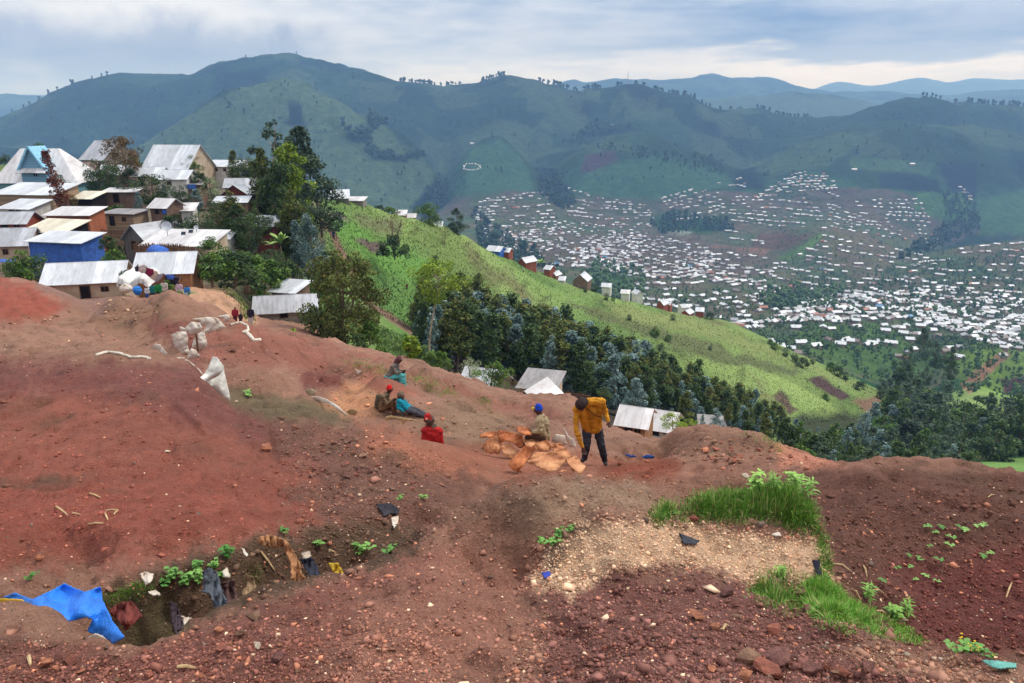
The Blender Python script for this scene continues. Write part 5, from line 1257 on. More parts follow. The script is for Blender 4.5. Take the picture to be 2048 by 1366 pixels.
for k, (x, y, z, w1, d1, h1, rz, rf, reg) in enumerate(TOWN):
    if k < NIND:
        r = empty('town_house', (x, y, z), rz); r.scale = (w1, d1, h1)
        obj('wall', TWM, None, r); obj('roof', TRM[rf], None, r)
        lb, gr = LAB[reg]; cn = ('white', 'grey', 'dull brown', 'rust red', 'blue')[rf]
        tag(r, (lb % cn) if '%s' in lb else lb, 'house', gr + (' with %s roofs' % cn if '%s' in lb else ''))
    else: rest.append((x, y, z, w1, d1, h1, rz, rf))
ra = np.array(rest, float)
pos = ra[:, :3]; rr = rotz(ra[:, 6]); ss = ra[:, 3:6]
v1, f1 = merged(TWV, TWF, pos, rr, ss); v2, f2 = merged(TRV, TRF4, pos, rr, ss)
ftri = [tuple(dict.fromkeys(q)) for q in (f2 + len(v1)).tolist()]
me = mesh('distant_houses', np.concatenate([v1, v2]), f1.tolist() + ftri)
for m_ in [TWALL] + TROOF: me.materials.append(m_)
mi = np.concatenate([np.zeros(len(f1), int), np.repeat(ra[:, 7].astype(int) + 1, len(TRF4))]); me.polygons.foreach_set('material_index', mi.astype(np.int32))
tag(obj('distant_houses', me), label='hundreds of tiny pale roofed houses filling the valley town', cat='houses', kind='stuff')

# ------------------------------------------------------------------ trees
LEAFV = np.array([(0, 0, 0), (-.5, .45, .06), (0, 1, -.05), (.5, .45, .06)], float) - np.array([0, .45, 0]); LEAFF = np.array([(0, 3, 2, 1)])
def tube(pts, rad, n=6):
    v, f = [], []
    for k, (p, r) in enumerate(zip(pts, rad)):
        p = Vector(p); d = (Vector(pts[min(k + 1, len(pts) - 1)]) - Vector(pts[max(k - 1, 0)])).normalized()
        a = d.orthogonal().normalized(); b = d.cross(a)
        for q in range(n): t = q / n * 6.2832; v.append(tuple(p + (a * math.cos(t) + b * math.sin(t)) * r))
    for k in range(len(pts) - 1):
        for q in range(n): a, b = k * n + q, k * n + (q + 1) % n; f.append((a, b, b + n, a + n))
    f.append(tuple(reversed(range(n)))); f.append(tuple(range((len(pts) - 1) * n, len(pts) * n)))
    return v, f
def join(parts):
    v, f = [], []
    for a, b in parts: f += [tuple(i + len(v) for i in q) for q in b]; v += list(a)
    return v, f
def tree_mesh(kind, seed, nleaf, lsize, base=.25, rad=.2, prof=None, ncl=46, cr=.07, cols=None, bend=.04, trunk=.014, forks=0, gaps=.25, droop=.3, lw=.34):
    """unit-height tree: crown mesh of leaf-sized faces grouped in clumps with gaps between, trunk mesh with limbs"""
    g = np.random.default_rng(seed); prof = prof or (lambda s: math.sin(min(1, s * 1.15 + .12) * 3.14) ** .7)
    ax = lambda h: np.array([bend * math.sin(h * 4 + seed), bend * math.cos(h * 3.1 + seed * 2), 0])
    cl, tone = [], []
    lean = g.uniform(0, 6.28)
    for k in range(ncl):
        s = g.random() ** .9; h = base + (1 - base) * s * .97; r = rad * prof(s) * (1 + .35 * math.sin(2 * lean + h * 9 + k)) ; a = g.uniform(0, 6.28)
        q = math.sqrt(g.uniform(gaps, 1)); c_ = ax(h) + np.array([math.cos(a) * r * q, math.sin(a) * r * q, h])
        cl.append((c_, cr * g.uniform(.6, 1.3) * (1.15 - .5 * s))); tone.append(g.uniform(0, 1))
    wts = np.array([q[1] ** 2 for q in cl]); wts /= wts.sum(); ci = g.choice(ncl, nleaf, p=wts)
    C_ = np.array([q[0] for q in cl])[ci]; Rr = np.array([q[1] for q in cl])[ci]
    d = g.normal(0, 1, (nleaf, 3)); d /= np.linalg.norm(d, axis=1)[:, None]; rr_ = g.uniform(.3, 1, nleaf) ** .5
    pos = C_ + d * (Rr * rr_)[:, None] * np.array([1, 1, .85]); pos[:, 2] = np.clip(pos[:, 2], .02, 1.0)
    rt = rotz(g.uniform(0, 6.28, nleaf)) @ rotx(-droop + g.normal(0, .8, nleaf)) @ rotz(g.uniform(-.5, .5, nleaf))
    L = lsize * g.uniform(.6, 1.4, nleaf)
    v, f = merged(LEAFV, LEAFF, pos, rt, np.stack([L * lw * 2, L, L], -1))
    t_ = np.array(tone)[ci] * .65 + g.random(nleaf) * .35
    a, b, c3 = [np.array(x) for x in cols]
    cc = a * (1 - t_[:, None]) + b * t_[:, None]; cc = np.where((g.random(nleaf) < .06)[:, None], c3, cc)
    me = mesh('crown', v, f); setcol(me, np.repeat(cc, 4, 0))
    parts = []
    hs = np.linspace(-.03, .93, 9)
    if forks:
        for q in range(forks):
            a = q / forks * 6.28 + seed; parts.append(tube([tuple(ax(h) + np.array([math.cos(a), math.sin(a), 0]) * rad * .55 * max(0, h) ** 1.2 + np.array([0, 0, h])) for h in hs * .9], [trunk * .7 * (1 - .8 * max(h, 0)) + .001 for h in hs]))
    else: parts.append(tube([tuple(ax(h) + np.array([0, 0, h])) for h in hs], [trunk * (1 - .85 * max(h, 0)) + .0008 for h in hs]))
    for k in range(0, ncl, 3):
        c_ = cl[k][0]; h0 = max(base * .6, c_[2] - .12); p0 = ax(h0) + np.array([0, 0, h0]); m_ = (p0 + c_) / 2 + np.array([0, 0, -.01])
        parts.append(tube([tuple(p0), tuple(m_), tuple(c_)], [trunk * .38, trunk * .26, trunk * .08], 4))
    tm = mesh('trunk', *join(parts)); return me, tm
M_CROWN = mat('foliage', m_vcol(.75, 0, .12))
MTR = mat('bark', m_plain(c(122, 104, 86), c(84, 70, 58), 9)); MTRP = mat('pale_bark', m_plain(c(176, 162, 142), c(128, 112, 94), 9))
CO = {'olive': (c(66, 82, 44), c(112, 120, 60), c(140, 122, 64)), 'dark': (c(44, 64, 42), c(84, 106, 58), c(108, 120, 66)), 'blue': (c(70, 98, 92), c(134, 156, 150), c(170, 186, 182)),
      'bright': (c(84, 116, 36), c(148, 168, 56), c(172, 176, 80)), 'mid': (c(52, 84, 38), c(104, 134, 58), c(140, 156, 76)), 'brown': (c(84, 72, 46), c(126, 104, 64), c(150, 110, 70)),
      'red': (c(92, 52, 44), c(130, 78, 62), c(150, 100, 80)), 'pale': (c(104, 124, 84), c(170, 182, 140), c(214, 214, 180)), 'deep': (c(50, 68, 52), c(92, 110, 84), c(104, 118, 92))}
tall = lambda s: math.sin(min(1, .18 + s * .82) * 3.14159) ** .8
cone = lambda s: (1.05 - s) ** .75 * (.55 + min(1, s * 5) * .45)
ball = lambda s: math.sqrt(max(0, 1 - (2 * s - 1) ** 2)) * .95 + .1
spear = lambda s: (1.02 - s) ** .55 * min(1, .45 + s * 3)
dome = lambda s: math.sqrt(max(0.02, 1 - s ** 2))
TK = {  # variants, leaves, leaf size, base, rad, profile, clumps, clump r, colours, extra
 'tall_dark': (3, 6500, .028, .06, .19, tall, 60, .085, 'dark', {}),
 'tall_olive': (3, 6500, .028, .06, .19, tall, 60, .085, 'olive', {}),
 'tall_bright': (1, 6500, .028, .06, .19, tall, 50, .085, 'bright', {}),
 'tall_deep': (2, 6500, .028, .06, .22, tall, 52, .088, 'deep', {'gaps': .35}),
 'thin': (1, 2600, .026, .35, .22, tall, 26, .06, 'deep', {'gaps': .6}),
 'row_olive': (4, 2800, .036, .26, .145, spear, 40, .085, 'olive', {}),
 'row_dark': (4, 2800, .036, .26, .145, spear, 40, .085, 'dark', {}),
 'row_blue': (3, 2800, .040, .14, .17, cone, 40, .078, 'blue', {}),
 'wood': (4, 2800, .045, .08, .27, tall, 40, .105, 'dark', {}),
 'wood_mid': (2, 2800, .045, .06, .26, tall, 40, .105, 'mid', {}),
 'wood_deep': (2, 2800, .045, .08, .28, tall, 38, .105, 'deep', {}),
 'blue': (2, 4200, .034, .04, .24, cone, 46, .095, 'blue', {}),
 'round': (2, 4800, .042, .04, .42, ball, 46, .16, 'mid', {'trunk': .03}),
 'round_dark': (2, 4800, .042, .04, .42, ball, 46, .16, 'dark', {'trunk': .03}),
 'round_brown': (1, 4600, .034, .18, .33, ball, 46, .12, 'brown', {'trunk': .025, 'gaps': .5}),
 'lime_top': (1, 4200, .024, .60, .25, ball, 44, .09, 'bright', {'trunk': .012, 'bend': .05}),
 'willow': (1, 15000, .028, .08, .36, ball, 90, .11, 'olive', {'trunk': .022, 'forks': 3, 'droop': .8, 'gaps': .35}),
 'spire': (1, 2600, .026, .0, .06, tall, 30, .06, 'red', {}),
 'dry': (1, 900, .022, .3, .36, ball, 26, .07, 'brown', {'forks': 4, 'trunk': .02, 'gaps': .6}),
 'bush': (3, 2200, .08, .0, .55, dome, 30, .2, 'mid', {'trunk': .03}),
 'bush_dark': (2, 2200, .08, .0, .55, dome, 30, .2, 'dark', {'trunk': .03}),
 'bush_bright': (1, 2200, .055, .0, .6, dome, 36, .18, 'bright', {'trunk': .03}),
 'bush_pale': (1, 1700, .05, .0, .5, ball, 30, .18, 'pale', {'trunk': .03}),
 'leafy': (1, 700, .13, .12, .36, ball, 22, .15, 'bright', {'trunk': .03, 'lw': .5}),
}
TM = {}
def tree(u, vb, vt, y, kind, label, group=None, wide=1.0, cat='tree', name='tree', ground=False):
    """foot and top pixel rows at distance y"""
    if kind not in TM:
        n_, nl, ls, ba, ra_, pf, nc, cr_, cs, ex = TK[kind]
        TM[kind] = []
        for q in range(n_):
            a, b = tree_mesh(kind, 11 + 7 * q + len(TM) * 31, nl, ls, ba, ra_, pf, nc, cr_, CO[cs], **ex); a.materials.append(M_CROWN); b.materials.append(MTRP if kind in ('thin', 'lime_top', 'row_blue') else MTR); TM[kind].append((a, b))
    p = P(u, vb, y)
    if ground: p.z = gz(p.x, p.y)
    h = (vb - vt) * y / F * 1.02
    cm, tm = random.choice(TM[kind]); r = empty(name, p, random.uniform(0, 6.28)); r.scale = (h * wide, h * wide, h)
    obj('crown', cm, None, r); obj('trunk', tm, None, r)
    return tag(r, label, cat, group)
VT = [ # u, foot, top, y, kind, wide, label
 (556,420,250,122,'thin',1.0,'tallest thin crowned tree at the top of the village grove'),
 (600,440,264,120,'tall_deep',1.2,'dark tall tree at the back of the village grove'),
 (580,450,288,114,'tall_bright',1.1,'bright lime green tree in the middle of the village grove'),
 (600,470,330,112,'tall_bright',.8,'smaller lime green tree at the right of the grove'),
 (634,470,292,122,'tall_deep',1.0,'dark tree at the right edge of the village grove'),
 (536,440,305,114,'tall_olive',1.0,'olive green tree at the left of the village grove'),
 (560,470,320,108,'tall_dark',1.0,'dark green tree in the front of the village grove'),
 (618,500,370,106,'tall_deep',1.0,'dark tree below the lime ones on the right of the grove'),
 (596,525,382,100,'tall_olive',1.1,'rusty olive tree standing lowest in the village grove'),
 (626,555,428,94,'blue',.85,'blue green young tree at the foot of the grove'),
 (600,545,440,96,'row_blue',1.0,'slim blue tree left of the blue green one at the grove foot'),
 (572,510,400,101,'tall_dark',1.0,'dark tree behind the banana plant'),
 (541,415,350,124,'tall_dark',.8,'slender dark tree beside the grey shack'),
 (475,372,306,138,'tall_olive',1.1,'pointed olive tree on the hilltop right of the three window house'),
 (500,378,318,136,'round_dark',1.0,'round dark tree on the hilltop beside the pointed one'),
 (520,380,322,134,'round_dark',.9,'dark tree between the hilltop round tree and the grove'),
 (252,368,280,126,'round_brown',.95,'brownish airy tree rising above the village roofs'),
 (203,385,322,117,'round_dark',1.0,'dark spreading tree right of the blue chalet'),
 (222,392,336,113,'round_dark',.9,'dark green tree joined to the spreading one'),
 (262,405,338,110,'tall_deep',1.5,'grey green tree under the brownish airy tree'),
 (310,408,352,106,'round_dark',1.35,'broad dark tree in front of the white annex'),
 (282,430,386,100,'blue',1.0,'small blue green conifer before the broad dark tree'),
 (124,470,298,92,'spire',1.0,'tall thin reddish tree in front of the blue chalet'),
 (142,435,390,96,'round_brown',1.0,'brownish bush at the foot of the thin reddish tree'),
 (388,350,312,134,'round',1.0,'small green tree right of the pyramid roofed house'),
 (394,430,380,104,'blue',1.3,'bluish leafy tree before the brown shed'),
 (424,400,356,118,'bush_pale',.9,'pale flowering tree beside the red gable'),
 (466,470,385,94,'tall_olive',1.6,'big olive tree before the brown shed with the white flat roof'),
 (500,500,430,90,'round_dark',1.1,'dark bushy tree right of the long low roof'),
 (480,490,410,92,'tall_dark',1.4,'dark tree left of the bushy one near the long low roof'),
 (350,470,428,90,'bush_dark',1.1,'dark green shrub behind the big satellite dish'),
 (400,480,428,90,'round_dark',1.2,'dark shrub mass above the long low roof'),
 (400,375,345,126,'bush_dark',1.0,'dark shrub below the hilltop long house'),
 (690,690,500,60,'willow',1.0,'big feathery tree by the grey roofed shed'),
 (870,700,515,76,'lime_top',.95,'lone lime topped tree with a long bare trunk'),
 (793,515,425,160,'dry',.95,'dry bare branched tree on the slope below the crest'),
 (788,518,470,158,'bush_dark',1.0,'dark shrub at the foot of the dry tree'),
 (857,462,406,205,'round',.9,'round green tree on the crest of the ridge'),
 (912,470,418,216,'tall_deep',1.3,'dark leafy tree at the end of the upper crest'),
 (888,505,455,196,'dry',.8,'small dry tree on the slope below the dark leafy tree'),
 (955,545,500,210,'dry',.8,'thin bent tree lower on the green slope'),
 (985,790,718,52,'round',1.0,'green tree in front of the white corrugated roof'),
 (1020,805,745,50,'dry',1.0,'half withered shrub beside the white corrugated roof'),
 (1345,858,822,46,'bush_bright',1.3,'bright green creeper covered bush on the mine edge'),
 (1378,862,835,44,'bush_bright',1.2,'second bright bush beside the creeper covered one'),
 (585,700,655,40,'leafy',1.1,'leafy yellow green bush on the red slope by the path'),
 (820,716,668,40,'leafy',1.0,'spreading leafy shrub above the sitting woman'),
 (1430,858,812,62,'blue',1.3,'young blue green tree standing at the mine edge'),
 (1405,850,826,66,'blue',1.0,'small blue green tree left of the young one'),
 (1210,800,772,66,'round_dark',1.2,'grey green bush behind the bending man'),
 (1268,818,750,80,'blue',1.5,'broad bluish tree beyond the slatted hut'),
 (120,392,352,108,'round_dark',1.0,'dark tree behind the open lean-to'),
 (268,368,318,134,'round_dark',1.1,'dark tree between the white roofs and the hilltop gable'),
 (330,402,372,112,'blue',1.1,'grey blue tree beside the broad dark one'),
 (365,410,372,104,'round_dark',1.1,'dark tree behind the bluish leafy one'),
 (440,470,405,98,'round_dark',1.0,'dark rounded tree left of the big olive tree'),
 (520,470,415,99,'round_dark',1.0,'dark tree before the maroon hut'),
 (545,560,500,84,'round_dark',1.1,'dark green tree in the hollow below the grove'),
 (455,560,495,74,'round',1.0,'green tree above the creeper mass'),
 (235,440,412,100,'bush',1.2,'green shrub before the grey board shack'),
 (650,540,500,98,'bush_dark',1.2,'dark bush at the right foot of the grove'),
 (640,590,545,88,'bush',1.2,'green bush above the big feathery tree'),
 (760,730,690,52,'bush',1.0,'low green bush beside the leafy shrub'),
 (410,545,505,72,'round_dark',1.0,'dark tree behind the dragon palm'),
 (1455,850,800,80,'row_olive',1.2,'olive tree just behind the mine edge'),
 (1490,868,815,80,'row_dark',1.3,'dark tree rising behind the rounded hillock'),
 (1530,880,815,84,'row_olive',1.3,'tall olive tree right behind the rounded hillock'),
 (60,560,500,72,'bush',1.0,'green shrub left of the beige plastered house'),
 (92,562,525,66,'dry',1.2,'bare twiggy bush before the beige house roof'),
 (30,555,515,70,'bush',1.1,'yellow green shrub at the left edge'),
 (232,545,500,68,'bush',1.1,'bushes on the bank between the blue shelter and the clothes'),
 (215,500,472,76,'bush_dark',1.2,'green bush under the brick hut bank'),
 (252,572,540,62,'bush_dark',.8,'dark bush behind the white tent'),
 (430,560,505,66,'bush',1.2,'creeper covered bank below the long low roof'),
 (470,575,500,68,'bush_dark',1.2,'dark creeper mass right of the palm'),
 (500,560,505,78,'bush',1.2,'light green bush in the bushy hollow'),
 (540,575,520,82,'bush',1.2,'olive bush right in the bushy hollow'),
 (520,600,570,76,'bush',1.2,'low bush above the grey roofed shed'),
 (575,560,520,88,'bush_dark',1.2,'bush below the banana plant'),
 (420,500,474,78,'bush',1.6,'flat green creeper over the paling'),
 (335,592,560,56,'bush',.9,'small bush beside the crowd'),
 (740,690,640,58,'bush',1.0,'pale flowered bush right of the big feathery tree'),
 (720,696,665,54,'bush_dark',1.0,'dark low bush under the big feathery tree'),
 (880,735,700,52,'bush',1.0,'bush at the foot of the lone lime topped tree'),
 (850,725,690,50,'bush',1.2,'bush left of the lone trunk'),
 (940,752,712,56,'bush_pale',1.0,'white flowered bush by the corrugated roof'),
 (780,442,415,200,'bush',1.4,'green bushes on the ridge end by the board hut'),
 (760,430,410,205,'bush_dark',1.2,'dark bush on the ridge end'),
 (0,340,308,170,'round_dark',1.2,'dark tree at the far left edge of the hilltop'),
 (80,300,286,165,'round',1.3,'tree top peeping over the blue chalet'),
 (238,330,322,155,'round',1.6,'green bush on the hilltop behind the brown tree'),
]
for u, vb, vt, y, kd, wd, lb in VT: tree(u, vb, vt, y, kd, lb, wide=wd, cat='shrub' if 'bush' in kd or kd == 'leafy' else 'tree', name='shrub' if 'bush' in kd or kd == 'leafy' else 'tree')
SH = [(1212,600,586),(1226,602,592),(1258,640,628),(1310,672,652),(1335,682,668),(1345,640,628),(1170,585,575),(1210,700,672),(1320,700,684),(1420,700,690),(1030,500,492),(1130,548,520),(1112,540,512),(1150,560,534),
      (1085,530,512),(1300,605,588),(1345,622,592),(1420,640,622),(1240,588,570),(1190,585,568),(1065,520,508),(1550,700,684),(1570,712,694),(1590,724,704),(1605,736,714),(1540,690,676),(1660,742,722),(1675,750,730),(1690,760,742),(1720,782,760),(1625,728,716),(1700,752,738),(1760,798,778),(1650,800,785),(960,560,548),(1000,600,588),(905,560,550),(870,520,508)]
for u, vb, vt in SH:
    q = hit(u, vb, 150, 420); tree(u, vb, vt, q.y, random.choice(['bush', 'bush_dark', 'round_dark']), 'shrub dotted on the open green slope', 'shrubs on the green slope', 1.0, 'shrub', 'shrub', True)
# the long eucalyptus belt below the slope
bx = [835, 900, 1000, 1100, 1200, 1300, 1400, 1500, 1600, 1640]
bb = [650, 700, 742, 785, 815, 838, 855, 875, 900, 905]
bt = [560, 543, 562, 596, 628, 672, 722, 758, 830, 850]
NB = 0
ORD = ['first','second','third','fourth','fifth','sixth','seventh','eighth','ninth','tenth','eleventh','twelfth'] + ['%dth' % k for k in range(13, 21)] + ['21st','22nd','23rd'] + ['%dth' % k for k in range(24, 31)] + ['31st','32nd','33rd'] + ['%d%s' % (k, {1: 'st', 2: 'nd', 3: 'rd'}.get(k % 10, 'th')) for k in range(34, 90)]
RN = ['back', 'third', 'second', 'front']; WN = ['back', 'fifth', 'fourth', 'third', 'second', 'front']
for row in range(4):
    cnt = 0; u = 838 + row * 5
    while u < 1640:
        y = 96 + (3 - row) * 14 + random.uniform(-4, 4) + (u - 838) * .02
        a_, _ = at(u, 750); zg = gz(float(a_) * y, y); vb = float(uv(a_, zg / y)[1])
        vt = np.interp(u, bx, bt) + row * 17 + random.uniform(-12, 22)
        k = random.random(); kd = ('row_olive' if k < .45 else 'row_dark' if k < .75 else 'row_blue') if row < 2 else ('row_blue' if k < .42 else 'row_dark' if k < .8 else 'row_olive')
        lb = {'row_olive': 'olive', 'row_dark': 'dark green', 'row_blue': 'blue grey'}[kd] + ' eucalyptus, %s from the left in the %s row of the tree belt' % (ORD[cnt], RN[row])
        if vb - vt > 30: cnt += 1; tree(u, vb, vt + (12 if kd == 'row_blue' else 0), y, kd, lb, {'row_olive': 'olive trees of the belt', 'row_dark': 'dark trees of the belt', 'row_blue': 'blue grey trees of the belt'}[kd], random.uniform(.95, 1.3), name='eucalyptus'); NB += 1
        u += random.uniform(13, 20)
# the wood at the right
wx = [1560, 1620, 1680, 1740, 1790, 1830, 1900, 1960, 2048, 2100]; wt = [832, 842, 832, 800, 745, 735, 770, 790, 770, 765]
for row in range(6):
    cnt = 0; u = 1565 + row * 6
    while u < 2110:
        top = np.interp(u, wx, wt) + (4 - row < 1) * 10
        vt = top + row * 22 + random.uniform(-12, 20); y = 225 - row * 24 + random.uniform(-8, 8)
        vb = vt + random.uniform(78, 100); q_ = hit(u, vb, 62); y = q_.y; vb = float(uv(q_.x / y, q_.z / y)[1]) + 3
        if vb - vt < 30 or y > 420: u += 25; continue
        if u > 1930 and row > 2: u += 40; continue
        k = random.random(); kd = 'wood' if k < .45 else ('wood_deep' if k < .8 else ('wood_mid' if k < .93 else 'row_blue'))
        lb = {'wood': 'dark green tree of the wood at the right edge', 'wood_deep': 'grey green tree of the wood at the right edge', 'wood_mid': 'light green tree of the wood at the right edge', 'row_blue': 'blue grey tree of the wood at the right edge'}[kd]
        tree(u, vb, vt, y, kd, lb.split(' tree')[0] + ' tree, %s from the left in the %s row of the right wood' % (ORD[cnt], WN[row]), lb.split(' of')[0] + 's of the right wood', random.uniform(.9, 1.3)); cnt += 1; u += random.uniform(20, 34)
for u, vb, vt, y in [(1842,720,652,330),(1868,735,680,330),(1800,770,700,300),(1780,790,745,300),(1900,740,690,330),(1815,745,690,310),(1900,760,715,300),(1975,735,712,420),(1850,770,730,290),(1760,800,760,290),(1965,960,925,150),(1700,900,862,170),(1560,880,850,120)]:
    tree(u, vb, vt, y, 'wood_deep' if random.random() < .6 else 'wood', 'tall dark tree rising behind the right wood in the stream valley', 'trees in the stream valley', .85)
# far trees of the ridges, the sixty best seen ones on the skyline as single trees
def blob_tree_mesh(seed):
    g = np.random.default_rng(seed); vs, fs, o = [], [], 0
    for k in range(7):
        h = g.uniform(.12, .9); v = IV * g.uniform(.12, .24) * (1 + g.uniform(-.3, .3, (12, 1))) + np.array([g.normal(0, .12), g.normal(0, .12), h]); vs.append(v); fs.append(IF + o); o += 12
    return np.concatenate(vs), np.concatenate(fs)
BT = [blob_tree_mesh(900 + k) for k in range(5)]
TRKV, TRKF = tube([(0, 0, -.1), (0, 0, .7)], [.03, .02], 4)
SKM = []
MFAR = mat('far_foliage', m_plain(c(52, 72, 48), c(34, 50, 38), .3, bmp=0)); 
for k in range(5):
    a = mesh('crown', *BT[k]); a.materials.append(MFAR); b = mesh('trunk', TRKV, TRKF); b.materials.append(MTR); SKM.append((a, b))
def crestv(u, lo=1900, hi=3600):
    a, _ = at(u, 200); i = int(round((float(a) + AMAX) / (2 * AMAX) * (NA - 1))); j0, j1 = np.searchsorted(S, math.log(lo)), np.searchsorted(S, math.log(hi))
    j = j0 + int(np.argmax(Z[i, j0:j1] / Y[i, j0:j1])); y = math.exp(S[j]); x = float(a) * y; return x, y, gz(x, y)
sk = [(20,8),(45,9),(58,8),(78,9),(100,10),(118,8),(148,12),(152,10),(190,8),(210,9),(222,10),(500,7),(600,6)] + [(random.uniform(800, 900), random.uniform(7, 12)) for _ in range(26)] + [(random.uniform(900, 1010), random.uniform(6, 11)) for _ in range(20)] + \
     [(random.uniform(1075, 1200), random.uniform(7, 13)) for _ in range(24)] + [(random.uniform(1230, 1400), random.uniform(7, 12)) for _ in range(26)] + [(random.uniform(1400, 1620), random.uniform(5, 10)) for _ in range(36)] + \
     [(1846,14),(1852,12),(1862,12),(1870,10),(1880,9)] + [(random.uniform(1910, 2060), random.uniform(9, 14)) for _ in range(26)]
for u, h in sk[:13] + sk[-31:]:
    x, y, z = crestv(u); hh = h * .85 * y / F; a, b = random.choice(SKM); r = empty('skyline_tree', (x, y, z - .22 * hh), random.uniform(0, 6.28)); r.scale = (hh * .9, hh * .9, hh * 1.1)
    obj('crown', a, None, r); obj('trunk', b, None, r)
    tag(r, 'small tree standing out on the skyline of the %s ridge' % ('left' if u < 700 else 'right'), 'tree', 'skyline trees on the %s ridge' % ('left' if u < 700 else 'right'))
pts = [crestv(u) + (h,) for u, h in sk[13:-31]]
def scatter_trees(name, poly, n, y0, y1, hm, lab=None):
    out_ = []
    p = np.array(poly, float)
    j0, j1 = int(np.searchsorted(S, math.log(y0))), int(np.searchsorted(S, math.log(y1)))
    vis_ = np.clip(V[:, j0:j1 - 1] - V[:, j0 + 1:j1], 0, 4); m_ = sdf(poly, U[:, j0:j1 - 1], V[:, j0:j1 - 1]) > 0
    w_ = (vis_ * m_).ravel()
    if w_.sum() == 0: return []
    k = rng.choice(len(w_), n, p=w_ / w_.sum()); i, j = k // (j1 - 1 - j0), k % (j1 - 1 - j0) + j0
    x = X[i, j] + rng.normal(0, .002, n) * Y[i, j]; y = Y[i, j] * (1 + rng.normal(0, .0015, n)); z = bil(Z, x, y)
    return list(zip(x, y, z, hm * np.exp(rng.normal(0, .35, n))))
FT = [(x, y, z - .25 * h * y / F, h * .9 * y / F) for x, y, z, h in pts]
for poly, n, y0, y1, hm in [
 ([(735,232),(783,230),(783,246),(755,248),(752,262),(742,250)], 60, 1900, 2500, 14), ([(700,270),(742,272),(742,284),(702,284)], 50, 1900, 2500, 14),
 ([(730,290),(760,305),(800,312),(850,306),(850,316),(780,324),(745,316)], 90, 1900, 2500, 13), ([(270,290),(570,160),(860,330),(820,420),(300,420)], 110, 1950, 2450, 7),
 ([(1180,250),(1270,250),(1270,264),(1140,278)], 90, 1900, 3200, 13), ([(1000,180),(2048,220),(2048,340),(900,380)], 300, 1800, 3100, 6), ([(0,240),(560,120),(900,180),(880,330),(0,330)], 200, 1800, 3300, 7),
 ([(1080,340),(1110,340),(1150,410),(1120,430),(1085,390)], 120, 1700, 2400, 11), ([(850,380),(885,350),(905,400),(850,440)], 90, 1700, 2400, 11),
 ([(1880,385),(1950,400),(1960,460),(1860,500),(1800,540),(1780,530),(1900,450)], 260, 1300, 2300, 9), ([(1090,275),(1440,320),(1490,370),(1440,350),(1200,300)], 120, 1900, 2600, 9),
 ([(1340,430),(1450,440),(1470,462),(1330,468),(1300,450)], 160, 1100, 1800, 9), ([(940,410),(960,500),(1060,540),(1120,540),(1000,460)], 240, 600, 1800, 8)]:
    FT += scatter_trees('x', poly, n, y0, y1, hm)
def merge_trees(lst, name, label, mt, cat='trees'):
    A_ = np.array(lst); vs, fs, o = [], [], 0
    for q in range(5):
        s_ = A_[q::5]; n = len(s_)
        v, f = merged(BT[q][0], BT[q][1], s_[:, :3], rotz(rng.uniform(0, 6.28, n)), np.stack([s_[:, 3]] * 2 + [s_[:, 3] * 1.1], -1)); vs.append(v); fs.append(f + o); o += len(v)
    return tag(obj(name, mesh(name, np.concatenate(vs), np.concatenate(fs)), mt), label=label, cat=cat, kind='stuff')
merge_trees(FT, 'distant_trees', 'far off trees and copses on the hills and their crests', MFAR)
BS = []
for poly, n, y0, y1, hm in [([(950,395),(1900,340),(2048,480),(2048,700),(1900,700),(1500,700),(1250,600),(950,500)], 4600, 460, 1900, 2.8),
    ([(1480,640),(1640,640),(2048,690),(2048,800),(1800,800),(1560,700)], 650, 430, 800, 3.0), ([(1560,560),(2048,500),(2048,640),(1560,620)], 900, 500, 1300, 4.0), ([(1180,520),(1290,540),(1290,620),(1180,590)], 260, 430, 1200, 6),
    ([(1520,590),(1700,580),(1640,620),(1520,620)], 260, 500, 1200, 6)]:
    BS += scatter_trees('x', poly, n, y0, y1, hm)
def m_bush(t, bs):
    n = t.noise(geo(t), .05, 3, .6); n2 = t.noise(geo(t), .8, 3, .6)
    t.l(t.ramp(t.math('ADD', t.math('MULTIPLY', n, .6), t.math('MULTIPLY', n2, .4)), (.3, c(52, 74, 56)), (.5, c(74, 98, 66)), (.65, c(104, 124, 80))), bs.inputs['Base Color']); bs.inputs['Roughness'].default_value = .9; bs.inputs['Specular IOR Level'].default_value = .1
merge_trees(BS, 'valley_bushes', 'bushes and garden trees between the houses of the valley', mat('valley_bush', m_bush), 'bushes')
# tussocks that roughen the green slope
def tussocks(name, poly, n, y0, y1, h, w_, cols, label):
    T_ = np.array(scatter_trees('x', poly, n, y0, y1, 1.0)); n = len(T_); rt = rotz(rng.uniform(0, 6.28, n)) @ rotx(rng.normal(0, .5, n)); hh = h * T_[:, 3]
    cl_ = np.clip(.5 + fbm(T_[:, 0] / 7, T_[:, 1] / 7, 3, 31), 0, 1)
    v, f = merged(BV, BF, T_[:, :3] - np.array([0, 0, .05]), rt, np.stack([w_ * T_[:, 3], hh, hh], -1)); me = mesh(name, v, f)
    cc = np.stack([bil(COL[:, :, q], T_[:, 0], T_[:, 1]) for q in range(3)], -1) * (.78 + .35 * cl_ * rng.uniform(.6, 1.4, n))[:, None]
    setcol(me, np.repeat(cc, len(BV), 0)); return tag(obj(name, me, M_GRASS), label=label, kind='stuff')
tussocks('slope_grass', [(640,400),(720,405),(900,460),(1100,550),(1400,630),(1800,790),(1780,830),(1600,850),(1400,760),(1100,640),(860,680),(740,620),(640,500)], 60000, 76, 330, .26, .20, (c(84, 112, 46), c(146, 168, 74)), 'rough pasture grass on the green slope')
